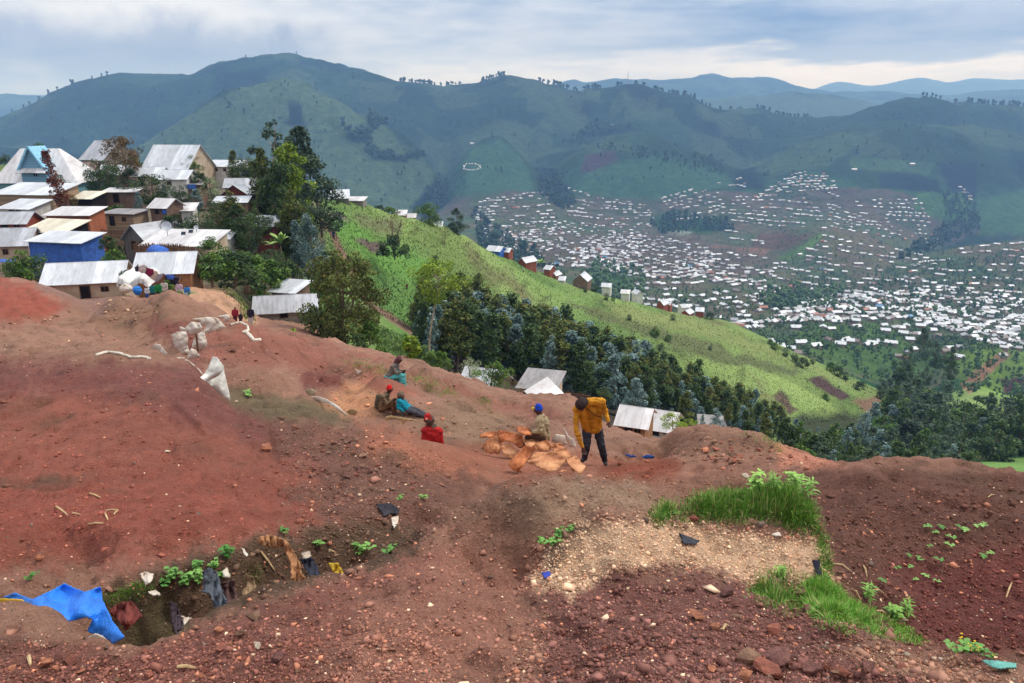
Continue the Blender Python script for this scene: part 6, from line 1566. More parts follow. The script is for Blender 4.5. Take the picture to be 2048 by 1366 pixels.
tussocks('village_weeds', [(0,450),(200,440),(500,480),(640,500),(760,660),(640,640),(560,560),(400,560),(0,560)], 9000, 76, 150, .5, .30, (c(70, 92, 42), c(120, 140, 66)), 'weeds and rough grass between the village houses')
tussocks('gully_weeds', [(640,620),(740,600),(860,690),(1000,745),(1000,800),(760,700)], 8000, 50, 120, .45, .22, (c(66, 100, 44), c(116, 144, 66)), 'weeds in the dip behind the mine')
# banana plant, dragon palms: long arching leaves
def arching(L, W, n, up, seed, split=0):
    r = random.Random(seed); v, f = [], []
    for k in range(n):
        a = k / n * 6.28 + r.uniform(-.3, .3); e = up * r.uniform(.5, 1.1); ll = L * r.uniform(.7, 1.1); o = len(v); M = Matrix.Rotation(a, 3, 'Z')
        for s in range(7):
            t = s / 6; x = ll * (t * math.cos(e) + .15 * t * t); z = ll * (t * math.sin(e) - .55 * t * t * (1.2 - e * .4)); w_ = W * math.sin(min(1, t * .85 + .15) * 3.14) ** .6 * (1 if s % 2 == 0 or not split else .6)
            for q in (-w_, 0, w_): v.append(tuple(M @ Vector((x, q, z - abs(q) * .3))))
        for s in range(6):
            b = o + s * 3; f += [(b, b + 1, b + 4, b + 3), (b + 1, b + 2, b + 5, b + 4)]
    return v, f
def frond_plant(u, vb, vt, y, hs, L, W, n, up, seed, label, name, cat, m, heads=1):
    p = P(u, vb, y); h = (vb - vt) * y / F; r = empty(name, p); tag(r, label, cat)
    st = []
    for q in range(heads):
        dx = (q - (heads - 1) / 2) * .5 * h * .4; st.append(tube([(0, 0, -.3), (dx * .5, 0, h * hs * .5), (dx, 0, h * hs)], [.06 * h * .5 + .05, .04 * h * .5 + .04, .05], 7))
        lv = arching(h * L, h * W, n, up, seed + q); obj('leaves', mesh('leaves', [(x + dx, yy, z + h * hs) for x, yy, z in lv[0]], lv[1]), m, r)
    obj('stem', mesh('stem', *join(st)), MTR, r)
MBAN = mat('banana_leaf', m_leaf(c(110, 146, 70), c(164, 190, 106)))
MPALM = mat('palm_leaf', m_leaf(c(70, 104, 60), c(128, 154, 96)))
frond_plant(562,505,452,94,.35,.75,.10,11,1.25,3,'banana plant with broad leaves by the maroon hut','banana_plant','banana plant',MBAN)
frond_plant(548,500,462,95,.3,.7,.10,8,1.2,5,'smaller banana plant left of the broad leaved one','banana_plant','banana plant',MBAN)
frond_plant(425,568,500,65,.5,.42,.022,34,1.1,8,'dragon palm with spiky heads on the bank above the yard','palm','palm',MPALM)
frond_plant(376,596,562,52,.15,.8,.035,30,1.2,9,'spiky rosette plant beside the crowd','palm','palm',MPALM)
frond_plant(1082,532,512,262,.3,.8,.10,9,1.2,12,'banana plants far off on the crest behind the gabled house','banana_plant','banana plant',MBAN)

# ------------------------------------------------------------------ smooth bodies grown from tapered limbs
def capsule(p0, p1, r0, r1, n=10, sx=1.0):
    p0, p1 = Vector(p0), Vector(p1); d = p1 - p0; L = d.length
    if L < 1e-5: d = Vector((0, 0, 1)); p1 = p0 + d * 1e-4
    d.normalize(); a = d.orthogonal().normalized(); b = d.cross(a); v, f = [], []
    rings = [(p0, r0, t) for t in (-1.2, -.7, 0)] + [(p1, r1, t) for t in (0, .7, 1.2)]
    for c_, r, t in rings:
        o = c_ + d * r * math.sin(t); q = r * math.cos(t)
        for k in range(n): w_ = k / n * 6.2832; v.append(tuple(o + a * q * math.cos(w_) + b * q * math.sin(w_)))
    for k in range(5):
        for q in range(n): i, j = k * n + q, k * n + (q + 1) % n; f.append((i, j, j + n, i + n))
    v += [tuple(p0 - d * r0), tuple(p1 + d * r1)]; m_ = len(v)
    for q in range(n): f.append((m_ - 2, (q + 1) % n, q)); f.append((m_ - 1, 5 * n + q, 5 * n + (q + 1) % n))
    return v, f
def grown(name, parts, vox, noise=0.0, nsc=9.0, seed=0, smooth=3):
    """one continuous skin round overlapping parts"""
    me = mesh('tmp', *join(parts)); o = bpy.data.objects.new('tmp', me); col.objects.link(o)
    r = o.modifiers.new('r', 'REMESH'); r.mode = 'VOXEL'; r.voxel_size = vox; r.use_smooth_shade = True
    s = o.modifiers.new('s', 'SMOOTH'); s.iterations = smooth; s.factor = .5
    bpy.context.view_layer.update(); dg = bpy.context.evaluated_depsgraph_get()
    m2 = bpy.data.meshes.new_from_object(o.evaluated_get(dg)); m2.name = name
    bpy.data.objects.remove(o); bpy.data.meshes.remove(me)
    if noise and len(m2.vertices):
        n = len(m2.vertices); co = np.empty(n * 3, np.float32); m2.vertices.foreach_get('co', co); co = co.reshape(-1, 3)
        no = np.empty(n * 3, np.float32); m2.vertices.foreach_get('normal', no); no = no.reshape(-1, 3)
        k = np.abs(fbm(co[:, 0] * nsc + co[:, 1] * nsc * .7, co[:, 2] * nsc * 1.6 + co[:, 1] * nsc * .5, 3, seed)) - .25
        co += no * (k * noise)[:, None]; m2.vertices.foreach_set('co', co.ravel()); m2.update()
    return m2
SKIN = mat('dark_skin', m_plain(c(84, 56, 46), c(64, 42, 36), 12, .55, .1, .005, .35))
CLO = {}
def cloth_m(rgb, dirt=.72):
    k = tuple(rgb)
    if k not in CLO: CLO[k] = mat('cloth_%d' % len(CLO), m_plain(c(*rgb), c(*[x * dirt for x in rgb]), 6, .85, .5, .01, .1))
    return CLO[k]
def hand(wr, d, side, s=1.0, curl=.6):
    """palm, four bent fingers of unequal length and a thumb leaving the palm's side"""
    wr, d = Vector(wr), Vector(d).normalized(); w_ = d.cross(Vector(side)).normalized() if isinstance(side, (tuple, Vector)) else d.orthogonal().normalized(); nrm = d.cross(w_).normalized()
    out_ = []; pe = wr + d * .085 * s
    for q in (-.026, 0, .026): out_.append(capsule(wr + w_ * q * .7 * s, pe + w_ * q * s, .019 * s, .016 * s, 8))
    for q, L in zip((-.033, -.011, .011, .033), (.062, .075, .080, .070)):
        b = pe + w_ * q * s; m_ = b + (d * math.cos(curl * .5) + nrm * math.sin(curl * .5)) * L * .52 * s; e_ = m_ + (d * math.cos(curl * 1.5) + nrm * math.sin(curl * 1.5)) * L * .5 * s
        out_ += [capsule(b, m_, .0105 * s, .0095 * s, 8), capsule(m_, e_, .0095 * s, .008 * s, 8)]
    b = wr + d * .025 * s - w_ * .028 * s; m_ = b + (d * .7 - w_ * .75 + nrm * .3).normalized() * .042 * s; e_ = m_ + (d * .9 - w_ * .2 + nrm * .5).normalized() * .032 * s
    return out_ + [capsule(b, m_, .013 * s, .011 * s, 8), capsule(m_, e_, .011 * s, .009 * s, 8)]
def person(label, J, y0, top, legs, hat=None, shoes=None, extra=None, look=(0, -1, -.1), group=None, vox=.011, skirt=None, barefoot=False, hs=1.0, hood=None, sleeve=.9, curl=.7, hidelegs=False):
    """J: joint -> (u, v, metres nearer(-)/farther(+)) ; every joint is a point in space at its own distance"""
    root = P(*J['pelvis'][:2], y0 + (J['pelvis'][2] if len(J['pelvis']) > 2 else 0)); r = empty('person', root); tag(r, label, 'person', group)
    G = {k: P(q[0], q[1], y0 + (q[2] if len(q) > 2 else 0)) - root for k, q in J.items()}
    lk = Vector(look).normalized(); hd, nk, ch, pe = G['head'], G['neck'], G['chest'], G['pelvis']
    up = (hd - nk).normalized(); sd = lk.cross(up).normalized(); s = hs
    b = [capsule(hd + up * .03 * s - lk * .015 * s, hd + up * .02 * s + lk * .01, .088 * s, .085 * s, 14), capsule(hd - up * .02 * s + lk * .02 * s, hd - up * .075 * s + lk * .035 * s, .074 * s, .048 * s, 12),
         capsule(hd + lk * .088 * s + up * .005, hd + lk * .108 * s - up * .03 * s, .012 * s, .019 * s, 8), capsule(hd + lk * .080 * s - up * .058 * s + sd * .02 * s, hd + lk * .080 * s - up * .058 * s - sd * .02 * s, .013 * s, .013 * s, 8),
         capsule(hd + lk * .078 * s + up * .03 * s + sd * .035 * s, hd + lk * .078 * s + up * .03 * s - sd * .035 * s, .016 * s, .016 * s, 8)]
    for q in (-1, 1): b.append(capsule(hd + sd * q * .088 * s + up * .012, hd + sd * q * .092 * s - up * .03 * s, .017 * s, .013 * s, 8))
    b += [capsule(nk - up * .03, hd - up * .05, .058 * s, .056 * s)]
    def torso(g):
        o = [capsule(ch, pe, .112 * s + g, .112 * s + g, 12)]
        for q in ('L', 'R'): o += [capsule(G['sh' + q].lerp(ch, .25), pe.lerp(G['hip' + q], .8), .074 * s + g, .088 * s + g, 12), capsule(G['sh' + q], nk, .065 * s + g, .055 * s + g, 10)]
        return o
    b += torso(0)
    jk = torso(.022); tr = [capsule(pe, pe.lerp(ch, .15), .125 * s, .12 * s, 12)]; sh = []
    for q in ('L', 'R'):
        S_, E_, W_2 = G['sh' + q], G['el' + q], G['wr' + q]
        b += [capsule(S_, E_, .052 * s, .040 * s), capsule(E_, W_2, .038 * s, .027 * s)]
        b += hand(W_2, (W_2 - E_) * .6 + Vector(J['hd' + q] if 'hd' + q in J else (0, 0, 0)), (0, 1, .2), s, curl)
        jk += [capsule(S_, E_, .068 * s, .056 * s), capsule(E_, E_.lerp(W_2, sleeve), .056 * s, .044 * s)]
        H_, K_, A_2 = G['hip' + q], G['kn' + q], G['an' + q]; T_2 = G['to' + q] if 'to' + q in G else A_2 + Vector((0, -.16, -.05))
        b += [capsule(H_, K_, .080 * s, .056 * s), capsule(K_, A_2, .054 * s, .036 * s), capsule(A_2, T_2, .036 * s, .028 * s)]
        tr += [capsule(H_, K_, .108 * s, .084 * s), capsule(K_, K_.lerp(A_2, .95), .084 * s, .068 * s)]
        sh += [(A_2, T_2)]
    body = obj('body', grown('body', b, vox if not hidelegs else vox), SKIN, r)
    obj('jacket', grown('jacket', jk, vox * 1.1, .035, 7, 3, 3), cloth_m(top), r)
    if skirt: obj('skirt', grown('skirt', tr + [capsule(G['knL'].lerp(G['knR'], .5), G['anL'].lerp(G['anR'], .5), .13, .14), capsule(pe, G['knL'].lerp(G['knR'], .5), .16, .15)], vox * 1.2, .05, 8, 7), cloth_m(skirt), r)
    else: obj('trousers', grown('trousers', tr, vox * 1.1, .03, 8, 5, 3), cloth_m(legs), r)
    if shoes:
        for A_2, T_2 in sh: obj('shoe', grown('shoe', [capsule(A_2 + Vector((0, 0, -.01)), T_2, .046 * s, .042 * s), capsule(A_2 + Vector((0, 0, .1 if shoes[1] else .02)), A_2, .06 if shoes[1] else .045, .05)], vox), cloth_m(shoes[0]), r)
    if hat:
        kind, rgb = hat
        o = [capsule(hd + up * .045 * s - lk * .02, hd + up * .075 * s - lk * .03 * s, .098 * s, .085 * s, 14)]
        if kind == 'long': o += [capsule(hd + up * .05 - lk * .05, hd - up * .03 - lk * .06, .118, .105, 14), capsule(hd + up * .04 - lk * .05, hd - up * .02 - lk * .09, .085, .05)]
        if kind == 'scarf': o += [capsule(hd - lk * .04, nk - lk * .05, .098, .08)]
        obj('hat', grown('hat', o, vox * .9, .012, 22), cloth_m(rgb), r)
    if hood: obj('hood', grown('hood', [capsule(hd + up * .04 - lk * .05, hd - up * .06 - lk * .06, .112, .10, 14), capsule(nk + sd * .05 - lk * .03, nk - sd * .05 - lk * .03, .085, .085)], vox, .02, 14), cloth_m(hood), r)
    return r, G, (hd, up, lk, sd)
def blob(name, c_, r_, m_, parent): v = IV * r_ + np.array(c_); return obj(name, mesh(name, v, IF, smooth=True), m_, parent)

r, G, H = person('man in yellow jacket and dark trousers bending down over the brown sacks',
 dict(head=(1164,811,-.50), neck=(1175,803,-.38), chest=(1181,818,-.22), pelvis=(1185,856,.02), shL=(1153,818,-.34), shR=(1203,803,-.26), elL=(1152,860,-.45), wrL=(1166,896,-.52), elR=(1212,826,-.22), wrR=(1217,843,-.34),
      hipL=(1174,860,0), hipR=(1196,860,.04), knL=(1174,889,-.12), anL=(1169,917,.0), knR=(1203,893,-.06), anR=(1210,922,.1), toL=(1163,923,-.16), toR=(1212,930,-.06)),
 14.4, (206,142,44), (58,58,66), hat=('long', (58,46,44)), shoes=((64,60,60), 0), look=(-.1,-.45,-.9))
hd, up, lk, sd = H
obj('strap', mesh('strap', *join([tube([tuple(G['neck'] + sd * .05 + lk * .1), tuple(G['chest'] + Vector((.05, -.2, -.05))), tuple(G['chest'] + Vector((.22, -.16, -.12)))], [.008] * 3, 5)])), B['dark'], r)
r, G, H = person('seated man in a tan coat and blue knitted cap looking left beside the sack pile',
 dict(head=(1077,820,0), neck=(1082,832,.02), chest=(1086,846,.02), pelvis=(1090,872,.05), shL=(1076,842,-.14), shR=(1092,842,.18), elL=(1080,864,-.22), wrL=(1064,864,-.22), elR=(1084,866,.22), wrR=(1066,867,.1),
      hipL=(1084,874,-.08), hipR=(1090,874,.14), knL=(1060,868,-.1), anL=(1052,890,-.08), knR=(1062,868,.14), anR=(1055,890,.14), toL=(1042,894,-.08), toR=(1045,894,.14)),
 15.2, (172,152,118), (94,74,60), hat=('cap', (36,74,190)), look=(-1,-.15,-.05))
r.children[0]  # body
hd, up, lk, sd = H
lamp = obj('headlamp', mesh('headlamp', *capsule(hd + up * .06 + lk * .09, hd + up * .06 + lk * .12, .025, .02)), cloth_m((222,196,60)), r)
r, G, H = person('man in red shirt and grey hood standing waist deep in a pit',
 dict(head=(857,841,-.02), neck=(861,855,.02), chest=(864,868,.04), pelvis=(866,902,.1), shL=(850,862,-.04), shR=(879,863,.06), elL=(846,886,-.08), wrL=(858,900,-.2), elR=(884,888,.02), wrR=(874,902,-.14),
      hipL=(859,904,.08), hipR=(873,904,.1), knL=(858,940,.06), anL=(859,980,.1), knR=(874,940,.06), anR=(873,980,.1)),
 14.4, (184,44,44), (80,66,60), hat=('cap', (178,40,42)), look=(-.12,-1,-.02), hood=(104,90,80))
hd, up, lk, sd = H
obj('headlamp', mesh('headlamp', *capsule(hd + up * .085 + lk * .08, hd + up * .085 + lk * .115, .026, .022)), cloth_m((214,120,110)), r)
MEYE = mat('eye_white', m_plain(c(196, 180, 170), c(170, 150, 140), 9, bmp=0))
for q in (-1, 1): blob('eye', tuple(hd + lk * .079 + up * .012 + sd * q * .034), .012, MEYE, r)
r, G, H = person('seated man with a bright red beanie and khaki jacket in the middle of the pits',
 dict(head=(779,779,0), neck=(775,789,.0), chest=(769,798,0), pelvis=(760,817,.05), shL=(766,793,-.16), shR=(774,793,.18), elL=(773,808,-.2), wrL=(785,801,-.2), elR=(778,806,.2), wrR=(788,800,.12),
      hipL=(763,818,-.08), hipR=(766,816,.14), knL=(784,807,-.12), anL=(789,827,-.08), knR=(788,806,.16), anR=(793,825,.16), toL=(799,829,-.08), toR=(802,828,.16)),
 20.8, (124,104,80), (116,84,64), hat=('cap', (214,34,36)), shoes=((90,66,56), 0), look=(1,-.1,.05), vox=.013)
obj('backpack', grown('backpack', [capsule(G['chest'] + Vector((-.16, 0, .05)), G['chest'] + Vector((-.2, 0, -.2)), .11, .12)], .015, .02), cloth_m((98,88,72)), r)
r, G, H = person('youth in a teal shirt and hood leaning back with legs stretched out',
 dict(head=(803,793,0), neck=(803,801,.0), chest=(806,809,0), pelvis=(813,819,.02), shL=(798,803,-.14), shR=(809,803,.16), elL=(796,815,-.2), wrL=(807,824,-.22), elR=(816,810,.2), wrR=(826,816,.16),
      hipL=(815,820,-.08), hipR=(816,818,.1), knL=(832,826,-.08), anL=(850,832,-.06), knR=(832,820,.12), anR=(851,829,.1), toL=(857,829,-.06), toR=(858,826,.1)),
 20.7, (30,140,160), (76,76,82), hat=None, hood=(112,96,76), look=(.6,-.7,.0), vox=.013)
r, G, H = person('woman in headscarf, striped vest and teal skirt sitting on the bank',
 dict(head=(798,720,0), neck=(794,729,.0), chest=(788,738,0), pelvis=(778,755,.05), shL=(786,733,-.14), shR=(794,733,.16), elL=(792,746,-.16), wrL=(803,744,-.16), elR=(798,744,.16), wrR=(806,742,.08),
      hipL=(781,756,-.08), hipR=(784,755,.12), knL=(801,751,-.1), anL=(804,773,-.06), knR=(803,750,.12), anR=(807,772,.1), toL=(812,776,-.06), toR=(813,775,.1)),
 22.8, (126,116,108), (90,176,176), hat=('scarf', (108,70,74)), shoes=((190,180,180), 0), look=(1,-.15,-.05), vox=.013, skirt=(92,176,174))
def stander(label, u, vf, hpx, y, top, legs, hat=None, shoes=None, group=None, crouch=0.0, load=None, skirt=None, face=(0, -1, 0), vox=None):
    k = hpx / 7.5; w_ = k * .95; z = lambda h: vf - hpx * h * (1 - crouch * .35)
    J = dict(head=(u, z(.93)), neck=(u, z(.84)), chest=(u, z(.72)), pelvis=(u, z(.52), crouch * .15), shL=(u - w_, z(.80)), shR=(u + w_, z(.80)), elL=(u - w_ * 1.25, z(.62)), elR=(u + w_ * 1.25, z(.62), -.05), wrL=(u - w_ * .8, z(.50), -.16), wrR=(u + w_ * 1.0, z(.48), -.1),
             hipL=(u - w_ * .45, z(.50)), hipR=(u + w_ * .45, z(.50)), knL=(u - w_ * .5, z(.27), -.3 * crouch), knR=(u + w_ * .5, z(.27), -.3 * crouch), anL=(u - w_ * .55, z(.04)), anR=(u + w_ * .6, z(.04), .06))
    hm = hpx * y / F
    return person(label, J, y, top, legs, hat=hat, shoes=shoes, group=group, look=face, vox=vox or .024, skirt=skirt, hs=max(.55, min(1, hm / 1.65)))
q = hit(501, 652, 30); stander('person in a dark jacket, white trousers and bright blue boots on the path', 501, 654, 41, q.y, (46,44,58), (206,200,200), shoes=((36,104,226), 1), face=(-.8, .5, 0))
r_ = stander('woman in a red wrap standing with a child on the path', 470, 652, 38, 54, (146,40,56), (98,36,46), skirt=(92,34,48), face=(.8, .2, 0))
stander('child in a dark top beside the woman in red', 481, 652, 27, 54, (54,44,54), (80,60,60), face=(-.7, .3, 0))
CR = [('woman draped in a green cloth, seen from behind, in the crowd', 316, 606, 42, 51, (40,128,66), (60,44,48), 0, (0,1,0), (52,40,46)),
 ('person in teal at the left of the crowd', 305, 603, 36, 52, (40,118,120), (60,60,80), 0, (.5,1,0), None),
 ('person in a light checked shirt in the crowd', 328, 602, 42, 53, (206,190,180), (70,56,54), 0, (0,-1,0), None),
 ('person in purple crouching in the crowd', 339, 604, 30, 51, (108,84,148), (120,100,80), .6, (-.3,-1,0), None),
 ('child in a bright green top in front of the crowd', 349, 614, 22, 50, (60,170,60), (90,60,60), .4, (0,-1,0), None),
 ('person in a patterned pale wrap at the right of the crowd', 358, 603, 40, 53, (204,170,186), (150,190,90), 0, (-.5,-1,0), (130,170,80)),
 ('person in a dark top bending at the right of the crowd', 365, 610, 30, 51, (48,48,66), (50,50,64), .5, (-1,0,0), None),
 ('person in blue and white at the right end of the crowd', 374, 604, 36, 52, (70,130,206), (220,216,220), .2, (-.8,0,0), (226,220,222)),
 ('person with a blue bundle before the white tent', 294, 600, 30, 54, (214,210,214), (60,80,150), .3, (0,-1,0), None),
 ('seated woman with a red headscarf low in the crowd', 353, 616, 16, 50, (60,60,58), (150,130,110), .7, (0,-1,0), None)]
for lb, u, vf, h, y, tp, lg, cr_, fc, sk_ in CR: stander(lb, u, vf, h, y, tp, lg, crouch=cr_, face=fc, skirt=sk_, vox=.028)
q = hit(667, 478, 80, 200); stander('person carrying a load on the head along the path up the green slope', 667, 479, 19, q.y, (86,80,120), (50,50,80), face=(0, 1, 0), vox=.04)
q2 = P(665, 459, q.y); tag(obj('firewood_load', grown('firewood_load', [capsule((-.35, 0, .1), (.35, 0, .1), .16, .14), capsule((-.1, 0, .3), (.1, 0, .55), .14, .08)], .05, .05), B['frame'], None, q2), 'load of wood carried on a head on the slope path', 'load')
q = hit(812, 578, 80, 250); stander('person in red sitting on the green slope above the tree belt', 814, 579, 14, q.y, (150,70,70), (90,60,70), crouch=.6, vox=.045)
stander('person in brown sitting on the slope left of the one in red', 803, 577, 10, q.y, (110,80,80), (70,60,60), crouch=.6, vox=.045)
q = hit(1047, 545, 180, 400); stander('tiny figure standing on the slope below the gabled brick house', 1047, 545, 9, q.y, (200,200,210), (50,50,60), vox=.05)
q = hit(865, 470, 180, 400)

# ------------------------------------------------------------------ cloths, sheets and sacks
from mathutils.geometry import delaunay_2d_cdt
def cloth(name, label, cat, outline, ctrl, m_, wr=.04, fold=0.0, step=4.0, th=.008, bulge=0.0, group=None, seed=0, jag=.6, lift=.0, fs=1.0, ground=False):
    """a cloth whose outline is spanned at the distances of its control points (u, v, y), with folds, bulge and thickness"""
    pl = []
    for k in range(len(outline)):
        a, b = Vector(outline[k]), Vector(outline[(k + 1) % len(outline)]); n = max(1, int((b - a).length / step))
        for q in range(n):
            p = a.lerp(b, q / n); pl.append(p + Vector((random.uniform(-jag, jag), random.uniform(-jag, jag))))
    o = np.array([tuple(p) for p in pl]); pts = list(pl)
    gu, gv = np.meshgrid(np.arange(o[:, 0].min(), o[:, 0].max(), step), np.arange(o[:, 1].min(), o[:, 1].max(), step)); gu, gv = gu.ravel(), gv.ravel()
    gu = gu + rng.uniform(-.2, .2, len(gu)) * step; gv = gv + rng.uniform(-.2, .2, len(gv)) * step; ok_ = sdf([tuple(x) for x in o], gu, gv) > step * .45
    pts += [Vector((float(a), float(b))) for a, b in zip(gu[ok_], gv[ok_])]
    n0 = len(pl); vs, es, fs_, *_r = delaunay_2d_cdt([Vector((p[0], p[1])) for p in pts], [(k, (k + 1) % n0) for k in range(n0)], [], 1, 1e-4)
    U_ = np.array([v[0] for v in vs]); V_ = np.array([v[1] for v in vs]); C_ = np.array(ctrl, float)
    w_ = 1 / (np.hypot(U_[:, None] - C_[None, :, 0], V_[:, None] - C_[None, :, 1]) ** 2 + 4); y = (w_ * C_[None, :, 2]).sum(1) / w_.sum(1)
    if ground: y = np.array([hit(a, b, C_[:, 2].min(), C_[:, 2].max()).y for a, b in zip(U_, V_)])
    ym = y.mean(); kk = ym / F
    ca, sa = math.cos(fold), math.sin(fold); X_ = (U_ * ca + V_ * sa) * kk; Y_ = (-U_ * sa + V_ * ca) * kk
    f1 = 1 - np.abs(fbm(X_ / .22 / fs, Y_ / .9 / fs, 3, 400 + seed)) * 2.2; f2 = fbm(X_ / .08 / fs, Y_ / .14 / fs, 3, 430 + seed)
    inn = np.clip(sdf([tuple(x) for x in o], U_, V_) * kk, 0, None)
    off = wr * (f1 * .8 + f2 * .4) + bulge * (1 - np.exp(-inn / (.12 + bulge * .6))) + lift
    y2 = y - off; a, t = at(U_, V_)
    ctr = P(float(U_.mean()), float(V_.mean()), float(ym)); v3 = np.stack([a * y2, y2, t * y2], -1) - np.array(ctr)
    me = mesh(name, v3, [tuple(reversed(q)) for q in fs_], smooth=True); ob = obj(name, me, m_, None, ctr)
    s = ob.modifiers.new('thickness', 'SOLIDIFY'); s.thickness = th; s.offset = 0
    return tag(ob, label, cat, group)
def crop(x0, y0, k, *p): return [(x0 + a * k, y0 + b * k) for a, b in p]
MSACK = mat('earth_stained_sacking', m_plain(c(206, 146, 104), c(146, 84, 54), 3.2, .9, .8, .02)); MSACK2 = mat('orange_sacking', m_plain(c(196, 122, 78), c(132, 72, 46), 3.4, .9, .8, .02)); MSACK3 = mat('pale_sacking', m_plain(c(208, 152, 110), c(156, 96, 64), 3.0, .9, .8, .02)); MWS = mat('white_woven_sack', m_plain(c(222, 214, 200), c(176, 150, 124), 2.5, .7, .5, .02))
MWB = mat('marked_white_sack', m_plain(c(226, 222, 212), c(150, 146, 130), 2.0, .7, .5, .02))
C6 = lambda *p: crop(900, 700, .2441, *p)
SP = [([(265,785),(310,735),(350,700),(392,660),(425,740),(415,800),(400,850),(370,840),(330,852),(290,830)], 14.2, 'leftmost brown sack of the heap, its mouth hanging open'),
 ([(395,655),(480,670),(592,700),(602,790),(560,800),(520,760),(470,742),(420,755),(400,720)], 14.35, 'flat brown sack lying across the top left of the heap'),
 ([(415,790),(480,758),(545,830),(520,880),(492,890),(440,862)], 14.0, 'crumpled brown sack tucked under the top left ones'),
 ([(640,690),(700,700),(790,730),(852,790),(800,832),(740,830),(690,820),(655,800)], 13.9, 'folded brown sack at the top middle of the heap'),
 ([(475,935),(540,860),(620,780),(705,805),(640,890),(560,1000),(520,985)], 13.6, 'long brown sack sloping down to the lower left of the heap'),
 ([(630,920),(700,840),(780,840),(850,830),(962,890),(900,960),(840,1012),(760,980),(690,940)], 13.65, 'widest brown sack spread at the front of the heap'),
 ([(840,770),(900,765),(960,820),(1005,870),(960,895),(900,870),(850,835)], 13.9, 'brown sack leaning right at the back of the heap'),
 ([(545,630),(600,632),(650,640),(668,700),(610,695),(560,680)], 14.5, 'small crumpled brown sack highest on the heap'),
 ([(945,900),(1030,868),(1060,900),(1112,960),(1062,1022),(1000,972)], 13.6, 'brown sack with raised folds by the bending man'),
 ([(905,990),(1010,975),(1022,1032),(910,1036)], 13.35, 'little flat brown sack on the ground before the heap'),
 ([(240,700),(300,672),(385,670),(345,712),(250,718)], 14.4, 'thin strip of brown sacking at the far left of the heap'),
 ([(600,735),(650,700),(700,770),(660,800),(620,790)], 13.85, 'brown sack pinched between the middle ones of the heap')]
for k, (o, y, lb) in enumerate(SP):
    o2 = C6(*o); vb = max(p[1] for p in o2); vt = min(p[1] for p in o2); um = sum(p[0] for p in o2) / len(o2)
    cloth('sack', lb, 'sack', o2, [(um, vb, -.1 + hit(um, vb, 10, 15).y - .05 - .02 * k), (um, vt, hit(um, vb, 10, 15).y + .22)], [MSACK, MSACK2, MSACK3][k % 3], .05, k * .9, 1.7, .025, .025, 'brown sacks of the heap', 10 + k, .9, 0, .5)
# earth under the heap
cloth('white_sack', 'half filled white sack behind the bending man', 'sack', C6((860,690),(940,700),(960,770),(900,790),(830,740)), [(1120,880,15.3)], MWS, .03, .3, 2, .02, .14, None, 3)
cloth('white_sack', 'tied white sack just left of the bending man', 'sack', C6((930,640),(950,660),(965,700),(1010,725),(1035,795),(985,790),(955,740)), [(1140,880,15.1)], MWS, .03, .8, 2, .02, .14, None, 4)
cloth('plastic_sheet', 'small blue plastic sheet on the ground right of the bending man', 'sheet', C6((1565,875),(1620,855),(1675,870),(1670,888),(1600,890)), [(1320,912,16.2)], B['tarp'], .04, 0, 2, .01, .05, None, 5)
cloth('plastic_sheet', 'scrap of pale blue plastic left of the small blue sheet', 'sheet', C6((1430,850),(1500,862),(1535,875),(1480,882),(1440,865)), [(1290,914,16.2)], B['tarp'], .03, 0, 2, .01, .03, None, 6)
C5 = lambda *p: crop(0, 950, .3662, *p)
cloth('blue_sheet', 'bright blue plastic sheet draped over the gully edge at the lower left', 'sheet', C5((20,665),(85,645),(180,680),(260,640),(350,595),(440,630),(460,638),(550,612),(560,680),(610,790),(680,885),(620,922),(580,890),(475,855),(505,790),(470,775),(380,800),(262,852),(330,780),(255,765),(250,720),(175,715),(150,712)),
      [(20,1190,4.05),(130,1175,4.2),(200,1180,4.1),(95,1255,3.6),(170,1235,3.75),(245,1280,3.5),(225,1230,3.8)], mat('bright_blue_plastic', m_plain(c(44, 134, 236), c(40, 104, 190), 3.5, .45, .8, .03, .4)), .07, .9, 2.4, .006, .0, None, 2, .9, .03, .9)
cloth('yellow_sheet', 'yellow plastic sheet end sticking out beside the blue one', 'sheet', C5((-30,675),(30,675),(120,680),(145,712),(60,708),(-30,712)), [(30,1205,3.85)], mat('yellow_plastic', m_plain(c(226, 190, 60), c(196, 150, 40), 6, .5)), .02, 0, 2.5, .006, .03, None, 7)
cloth('rag', 'cream torn rags under the tip of the blue sheet', 'rag', C5((465,895),(520,865),(560,880),(600,915),(590,925),(530,905)), [(200,1278,3.35)], MWS, .03, .4, 2.5, .006, .03, None, 8)
cloth('rag', 'twisted cream strip on the rim below the blue sheet', 'rag', C5((635,955),(680,932),(745,960),(745,972),(690,955),(655,962)), [(250,1300,3.3)], MWS, .02, 0, 2.5, .006, .02, None, 9)
def hang(label, pts, y, m_, nm='cloth', wr=.075, fold=0.0, cat='cloth', seed=0, dy=.12, bulge=.025):
    o = C5(*pts); vb, vt = max(p[1] for p in o), min(p[1] for p in o); um = sum(p[0] for p in o) / len(o)
    cloth(nm, label, cat, o, [(um, vb, y - dy), (um, vt, y + dy)], m_, wr, fold, 1.7, .01, bulge, None, seed, 1.1, .02, .3)
hang('tan brown cloth hanging in a long twist over the gully bank', [(1400,345),(1470,325),(1560,355),(1600,410),(1635,480),(1650,540),(1690,600),(1685,648),(1610,648),(1590,560),(1585,470),(1545,390),(1480,400),(1420,375)], 4.95, cloth_m((178,128,90)), seed=1)
hang('grey trousers hanging over the gully bank', [(1105,530),(1140,505),(1185,530),(1200,590),(1235,690),(1250,780),(1190,795),(1165,700),(1150,650),(1105,640),(1115,580)], 4.55, cloth_m((92,98,106)), seed=2)
